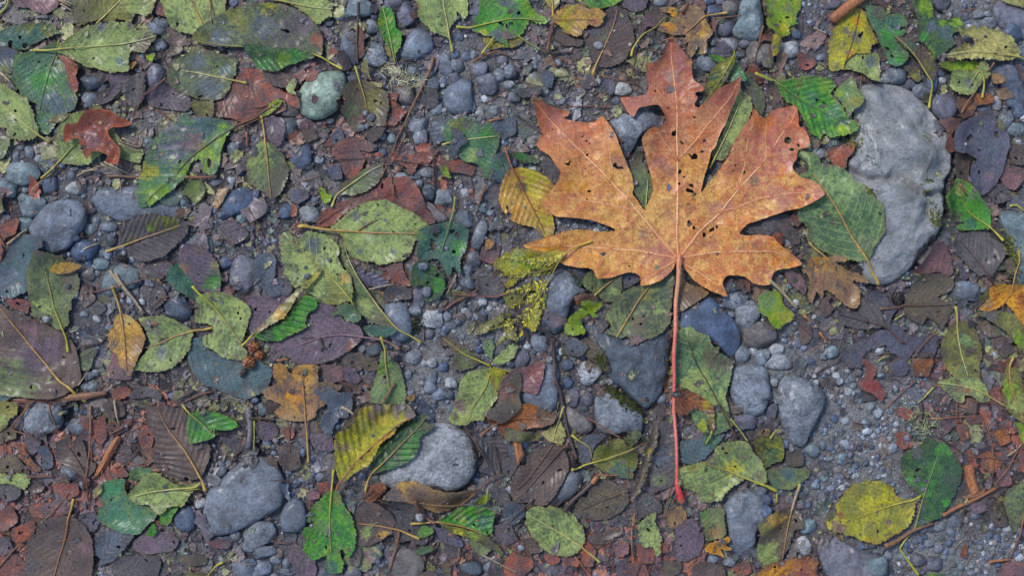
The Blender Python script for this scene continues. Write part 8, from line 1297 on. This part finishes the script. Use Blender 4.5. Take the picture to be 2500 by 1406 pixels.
T('C4', "1275,958 1370,910 1480,860 1580,810 1660,775", 4.2, 5.2, 'orange', 'long orange twig beside the dark green leaf'); T('C4', "862,1172 940,1150 1000,1110 1080,1060 1200,1015", 6.5, 3.4, 'rust', 'curved rust-brown twig under the yellow oval leaf'); T('C4', "1195,275 1300,268 1440,258", 2, 1.4, 'orange'); T('C4', "1095,5 1010,85 940,160 880,210", 2, 1.4, 'red'); T('C4', "1220,55 1150,130 1110,165", 2.4, 1.8, 'lime'); T('C4', "1125,165 1130,230 1120,300", 5, 4, 'dark', 'short dark twig upright beside the green lichen tuft')
T('C4', "1585,290 1630,440 1640,560 1635,690", 2.6, 1.4, 'rust', 'thin upright orange-brown twig in the russet litter'); T('C4', "1820,480 1780,580 1720,660 1650,740", 2.4, 1.8, 'rust'); T('C4', "1870,870 1850,1020 1810,1160 1765,1270", 3, 2.6, 'rust', 'long thin twig with a yellow end along the frame edge'); T('C4', "1615,1295 1690,1285 1765,1278", 4, 3, 'orange', 'short ochre splinter near the bottom corner', name='wood_splinter', cat='wood chip'); T('C4', "1430,900 1415,1000 1400,1050", 3, 2, 'dark')
T('C4', "1250,400 1340,460 1440,530", 3, 2, 'dark'); T('C4', "1500,550 1620,555 1750,565", 1.6, 1.2, 'red'); T('C4', "1490,180 1560,260 1600,380 1660,500", 2, 1.2, 'red'); T('C4', "1740,540 1790,500 1840,450", 2.2, 1.6, 'straw'); T('C4', "1380,170 1382,260", 1.6, 1.2, 'rust'); T('C4', "-20,735 50,760 100,790 95,870", 3, 2.4, 'lime', 'bent yellow stalk among gravel by the blue bread-shaped stone', name='leaf_stalk', cat='leaf stalk'); T('C4', "45,415 80,370 125,350", 3, 2, 'lime'); T('C4', "1450,380 1465,420", 3, 2.4, 'orange'); T('C4', "670,310 740,320 800,318", 1.6, 1.2, 'dark')
T('C4', "262,742 240,820 200,930", 3.8, 3, 'straw', 'pale stalk end above the olive-brown leaf', name='leaf_stalk', cat='leaf stalk')
# ================= wood chips =================
add_chip('C1', "110,135 400,120 560,95 765,80 770,110 720,125 560,140 380,160 140,165", 8, 'red', 'long reddish plank splinter under the yellow stalk end'); add_chip('C1', "420,125 560,96 765,80 768,98 620,140 430,150", 6, 'rust', 'short pale-brown splinter overlying the long plank splinter')
add_chip('C1', "840,405 872,415 858,450 800,560 740,660 700,697 680,690 720,600 780,490", 13, 'orange', 'bright orange wood splinter lying aslant on dark litter')
add_chip('C3', "28,430 55,410 80,398 95,420 100,480 116,530 100,560 75,606 58,560 45,490", 12, 'orange', 'pointed orange wood chip beside the perforated brown leaf')
add_chip('C4', "1440,620 1470,612 1502,612 1520,700 1542,800 1500,830 1480,790 1455,700", 16, 'orange', 'smooth orange bark stub standing beside an orange twig', name='bark_chip', cat='bark'); add_chip('C4', "1430,830 1500,810 1540,800 1590,770 1560,820 1500,850 1440,850", 8, 'rust', 'ragged brown splinter at the foot of the orange bark stub')
add_chip('B2', "1190,60 1215,80 1300,130 1375,200 1380,235 1320,240 1270,170 1190,100", 10, 'grey', 'grey weathered bark chip beside the brick-red leaf', name='bark_chip', cat='bark')
add_chip('B1', "1060,965 1110,950 1140,958 1138,975 1080,980", 6, 'rust', 'small tan wood chip lying on the mottled green leaf'); add_chip('C1', "420,60 430,110 410,120 400,80", 6, 'dark', 'small dark chip on the large brown leaf')
add_chip('C4', "1475,165 1530,165 1525,245 1465,240", 10, 'dark', 'dark square bark chip in russet litter', name='bark_chip', cat='bark'); add_chip('A1', "270,115 350,118 350,140 265,138", 8, 'grey', 'flat grey chip above the dark teal leaf'); add_chip('B1', "585,300 610,320 600,350 580,330", 4, 'dark', 'tiny dark chip between two large rocks')
# ================= cones =================
CONEM = plain_leafy('cone_scale', 0.5, 0.6, 0.35, 900)
def cone(tile, xy, R, Lh, ang, cols, label, name='alder_cone'):
    (cx, cy), = pts(tile, xy); z = float(hs(H, cx, cy)); root = empty(name, W(cx, cy, z)); V0, F0 = ico(3); r = np.random.RandomState(abs(int(cx)))
    ca, sa = math.cos(math.radians(ang)), math.sin(math.radians(ang))
    def place(P): return np.stack([P[:, 0]*ca-P[:, 1]*sa, P[:, 0]*sa+P[:, 1]*ca, P[:, 2]+R*0.85], 1)
    core = place(V0*[Lh*0.86, R*0.82, R*0.82]); 
    link('core', mk_mesh('core', core*S*[1, -1, 1], F0[:, ::-1], np.tile(lin(cols[1])*0.5, (len(core), 1))), CONEM, root)
    VV, FF, CC = [], [], []; off = 0; k = 0
    rows = 8
    for i in range(rows):
        u = -0.92+1.84*(i+.5)/rows; rr = math.sqrt(max(0, 1-u*u)); m = max(4, int(rr*13))
        for j in range(m):
            a = (j+0.5*(i % 2))/m*6.283+0.1*r.randn(); nrm = np.array([u*0.55, rr*math.cos(a), rr*math.sin(a)])
            if nrm[2] < -0.5: continue
            c = np.array([u*Lh, rr*R*math.cos(a), rr*R*math.sin(a)])
            tdir = np.array([0, -math.sin(a), math.cos(a)]); ax = np.cross(tdir, nrm/np.linalg.norm(nrm))
            w = 2.6*R/13; 
            q = np.array([c-tdir*w-ax*w*.7, c+tdir*w-ax*w*.7, c+tdir*w*0.9+ax*w*.8+nrm*1.3, c+ax*w*1.25+nrm*1.7, c-tdir*w*0.9+ax*w*.8+nrm*1.3, c+nrm*0.9])
            VV.append(q); FF.append(np.array([[5,0,1],[5,1,2],[5,2,3],[5,3,4],[5,4,0]])+off); cc = lin(cols[0] if r.rand() < .6 else cols[1])*r.uniform(.75, 1.2)
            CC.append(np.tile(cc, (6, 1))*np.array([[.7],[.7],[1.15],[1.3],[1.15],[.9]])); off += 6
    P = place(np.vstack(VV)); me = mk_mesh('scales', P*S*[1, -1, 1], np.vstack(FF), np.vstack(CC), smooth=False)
    o = link('scales', me, CONEM, root); o['kind'] = 'stuff'
    tag(root, label, 'cone', 'alder cones'); return root
CB = [(176,112,66),(128,76,48)]
cone('B1', '1830,1130', 13, 13.5, 20, CB, 'topmost round brown alder cone beside the pale green leaf'); cone('B1', '1868,1192', 11.5, 12.5, 60, CB, 'middle small brown alder cone tucked under its neighbour'); cone('B1', '1800,1240', 14, 15, -20, CB, 'lowest brown alder cone of the cluster of three')
cone('B1', '1752,1310', 7, 15, -50, [(96,90,82),(70,64,58)], 'narrow dark catkin below the brown alder cones', name='catkin'); cone('B4', '962,788', 15, 17, 80, [(72,58,58),(52,42,44)], 'dark wet cone beside the umber leaf at the boulder foot')
cone('B1', '885,505', 8, 18, 10, [(62,50,48),(44,38,38)], 'dark ragged cone fragment below the pleated leaf'); cone('C3', '470,590', 11, 16, 70, [(72,54,56),(50,40,44)], 'dark wet cone between brown and mossy round leaves')
# ================= lichen tufts, moss =================
def lichen(box, n, cols, label, seed, r0=1.1, lmin=18, lmax=46):
    r = np.random.RandomState(seed); AV, AQ, AC = [], [], []; off = 0
    for i in range(n):
        (ax, ay), (bx, by), wd = box[r.randint(len(box))]; t = r.rand(); x, y = ax+(bx-ax)*t+r.randn()*wd, ay+(by-ay)*t+r.randn()*wd
        a = r.uniform(0, 6.28); Ln = r.uniform(lmin, lmax); P = [(x, y)]
        for k in range(7): a += r.randn()*0.5; P.append((P[-1][0]+math.cos(a)*Ln/7, P[-1][1]+math.sin(a)*Ln/7))
        P = catmull(P, 3); z = hs(H, P[:, 0], P[:, 1]); tt = np.linspace(0, 1, len(P)); z = z+1.2+r.uniform(0, 5)*np.sin(tt*3.1)
        V, Q, C = tube_geo(np.column_stack([P, z]), r0*r.uniform(.7, 1.25)*(1-.5*tt), 5); AV.append(V); AQ.append(Q+off); AC.append(np.tile(lin(cols[r.randint(len(cols))])*r.uniform(.85, 1.15), (len(V), 1))); off += len(V)
    V = np.vstack(AV); c = V.mean(0); o = link('lichen', mk_mesh('lichen', local(V, *c), np.vstack(AQ), np.vstack(AC)), STALKM, None, W(*c)); tag(o, label, 'lichen')
lichen([((945, 158), (970, 200), 8), ((955, 180), (1020, 190), 9), ((985, 190), (1030, 212), 6), ((940, 165), (975, 175), 6)], 62, [(206,202,166),(190,188,150),(172,168,128)], 'tangled cream lichen tuft below the upright green leaf', 5)
lichen([((2205, 1027), (2260, 1040), 4), ((2240, 1035), (2280, 1060), 6), ((2215, 1000), (2262, 1015), 4), ((2260, 1045), (2300, 1042), 4)], 34, [(158,168,116),(142,154,104)], 'tangled pale green lichen tuft above the dark green leaf', 6)
MOSSM = plain_leafy('moss', 0.8, 0.8, 0.2, 1200)
def moss(spots, label, seed, cols=((120,128,52),(92,100,44),(140,142,66),(74,80,44))):
    r = np.random.RandomState(seed); AV, AF, AC = [], [], []; off = 0
    for (x0, y0, sx, sy, n, ang) in spots:
        for i in range(n):
            u, v = r.randn()*sx*.5, r.randn()*sy*.5; a = math.radians(ang); x = x0+u*math.cos(a)-v*math.sin(a); y = y0+u*math.sin(a)+v*math.cos(a)
            z = float(hs(H, x, y)); s = r.uniform(1.8, 4.2); b = r.uniform(0, 6.28); L_ = s*r.uniform(1.2, 2.6)
            q = np.array([(x-math.sin(b)*s*.5, y+math.cos(b)*s*.5, z-.3), (x+math.sin(b)*s*.5, y-math.cos(b)*s*.5, z-.3), (x+math.cos(b)*L_, y+math.sin(b)*L_, z+r.uniform(2, 4.5)), (x, y, z+2.4)])
            AV.append(q); AF.append(np.array([[0, 1, 3], [1, 2, 3], [2, 0, 3]])+off); AC.append(np.tile(lin(cols[r.randint(len(cols))])*r.uniform(.8, 1.2), (4, 1))); off += 4
    V = np.vstack(AV); o = link('moss', mk_mesh('moss', np.stack([(V[:, 0]-1250)*S, (703-V[:, 1])*S, V[:, 2]*S], 1), np.vstack(AF), np.vstack(AC), smooth=False), MOSSM); tag(o, label, 'moss', kind='stuff')
moss([(2125, 312, 34, 46, 420, 20), (2090, 350, 34, 18, 240, 0), (2185, 315, 50, 8, 130, 25), (2232, 318, 12, 6, 40, 0), (2140, 362, 10, 5, 30, 0), (2118, 385, 12, 5, 30, 0), (2200, 430, 44, 5, 130, -15), (2262, 515, 16, 52, 420, -25), (2228, 475, 8, 8, 60, 0), (2255, 448, 12, 6, 40, 0), (2110, 470, 14, 10, 60, 0)], 'small patches of green moss growing in the hollows of the boulder', 3)
moss([(1500, 962, 60, 14, 420, 42), (1540, 985, 40, 8, 160, 40), (1465, 880, 30, 18, 160, 60)], 'dark moss along the lower edge of the big dark rock', 4, ((96,104,50),(70,78,44),(58,64,40)))
moss([(2462, 620, 12, 70, 340, -12), (2480, 560, 10, 30, 90, 0)], 'moss seam on the teal boulder at the frame edge', 8); moss([(1015, 790, 16, 24, 120, 0)], 'dark moss beside the two gravelly grey stones', 9, ((80,90,50),(60,68,44)))
# ================= pebbles and bits that lie on top of leaves =================
kw = dict(ontop=True)
stones('A3', "645,335,37,28,0,l 757,230,10,8,0,w 872,330,14,16,0,w", **kw)
stones('A2', "845,845,30,29,0,g 805,815,22,20,0,s 775,918,25,30,0,s 812,910,19,24,0,g", **kw)
stones('B2', "390,630,32,20,0,d 375,565,14,12,0,d 550,515,14,18,0,d 1215,560,36,26,0,s 1240,740,32,44,0,p 1380,432,16,18,0,p", **kw)
stones('B1', "352,935,30,24,0,l 500,700,22,16,0,d", **kw); stones('C2', "1190,968,28,28,0,l 866,388,10,10,0,d", **kw); stones('C1', "915,332,14,16,0,s", **kw); stones('A4', "1425,1043,9,11,0,w", **kw)
stones('B3', "675,470,12,14,0,d 1485,470,8,10,0,d", **kw)
build_litter('leaf_bits_over_leaves', 'small torn brown bits and mud crumbs lying over leaf margins', 1500, 6, 24, 49, dict(g=0.3, s=0.5), 0.15, 1.4)
build_litter('dark_crumbs', 'tiny dark crumbs and grit washed over leaves and stones', 1500, 3.5, 9, 47, dict(g=1.0, s=1.0), 1.0, 1.0)
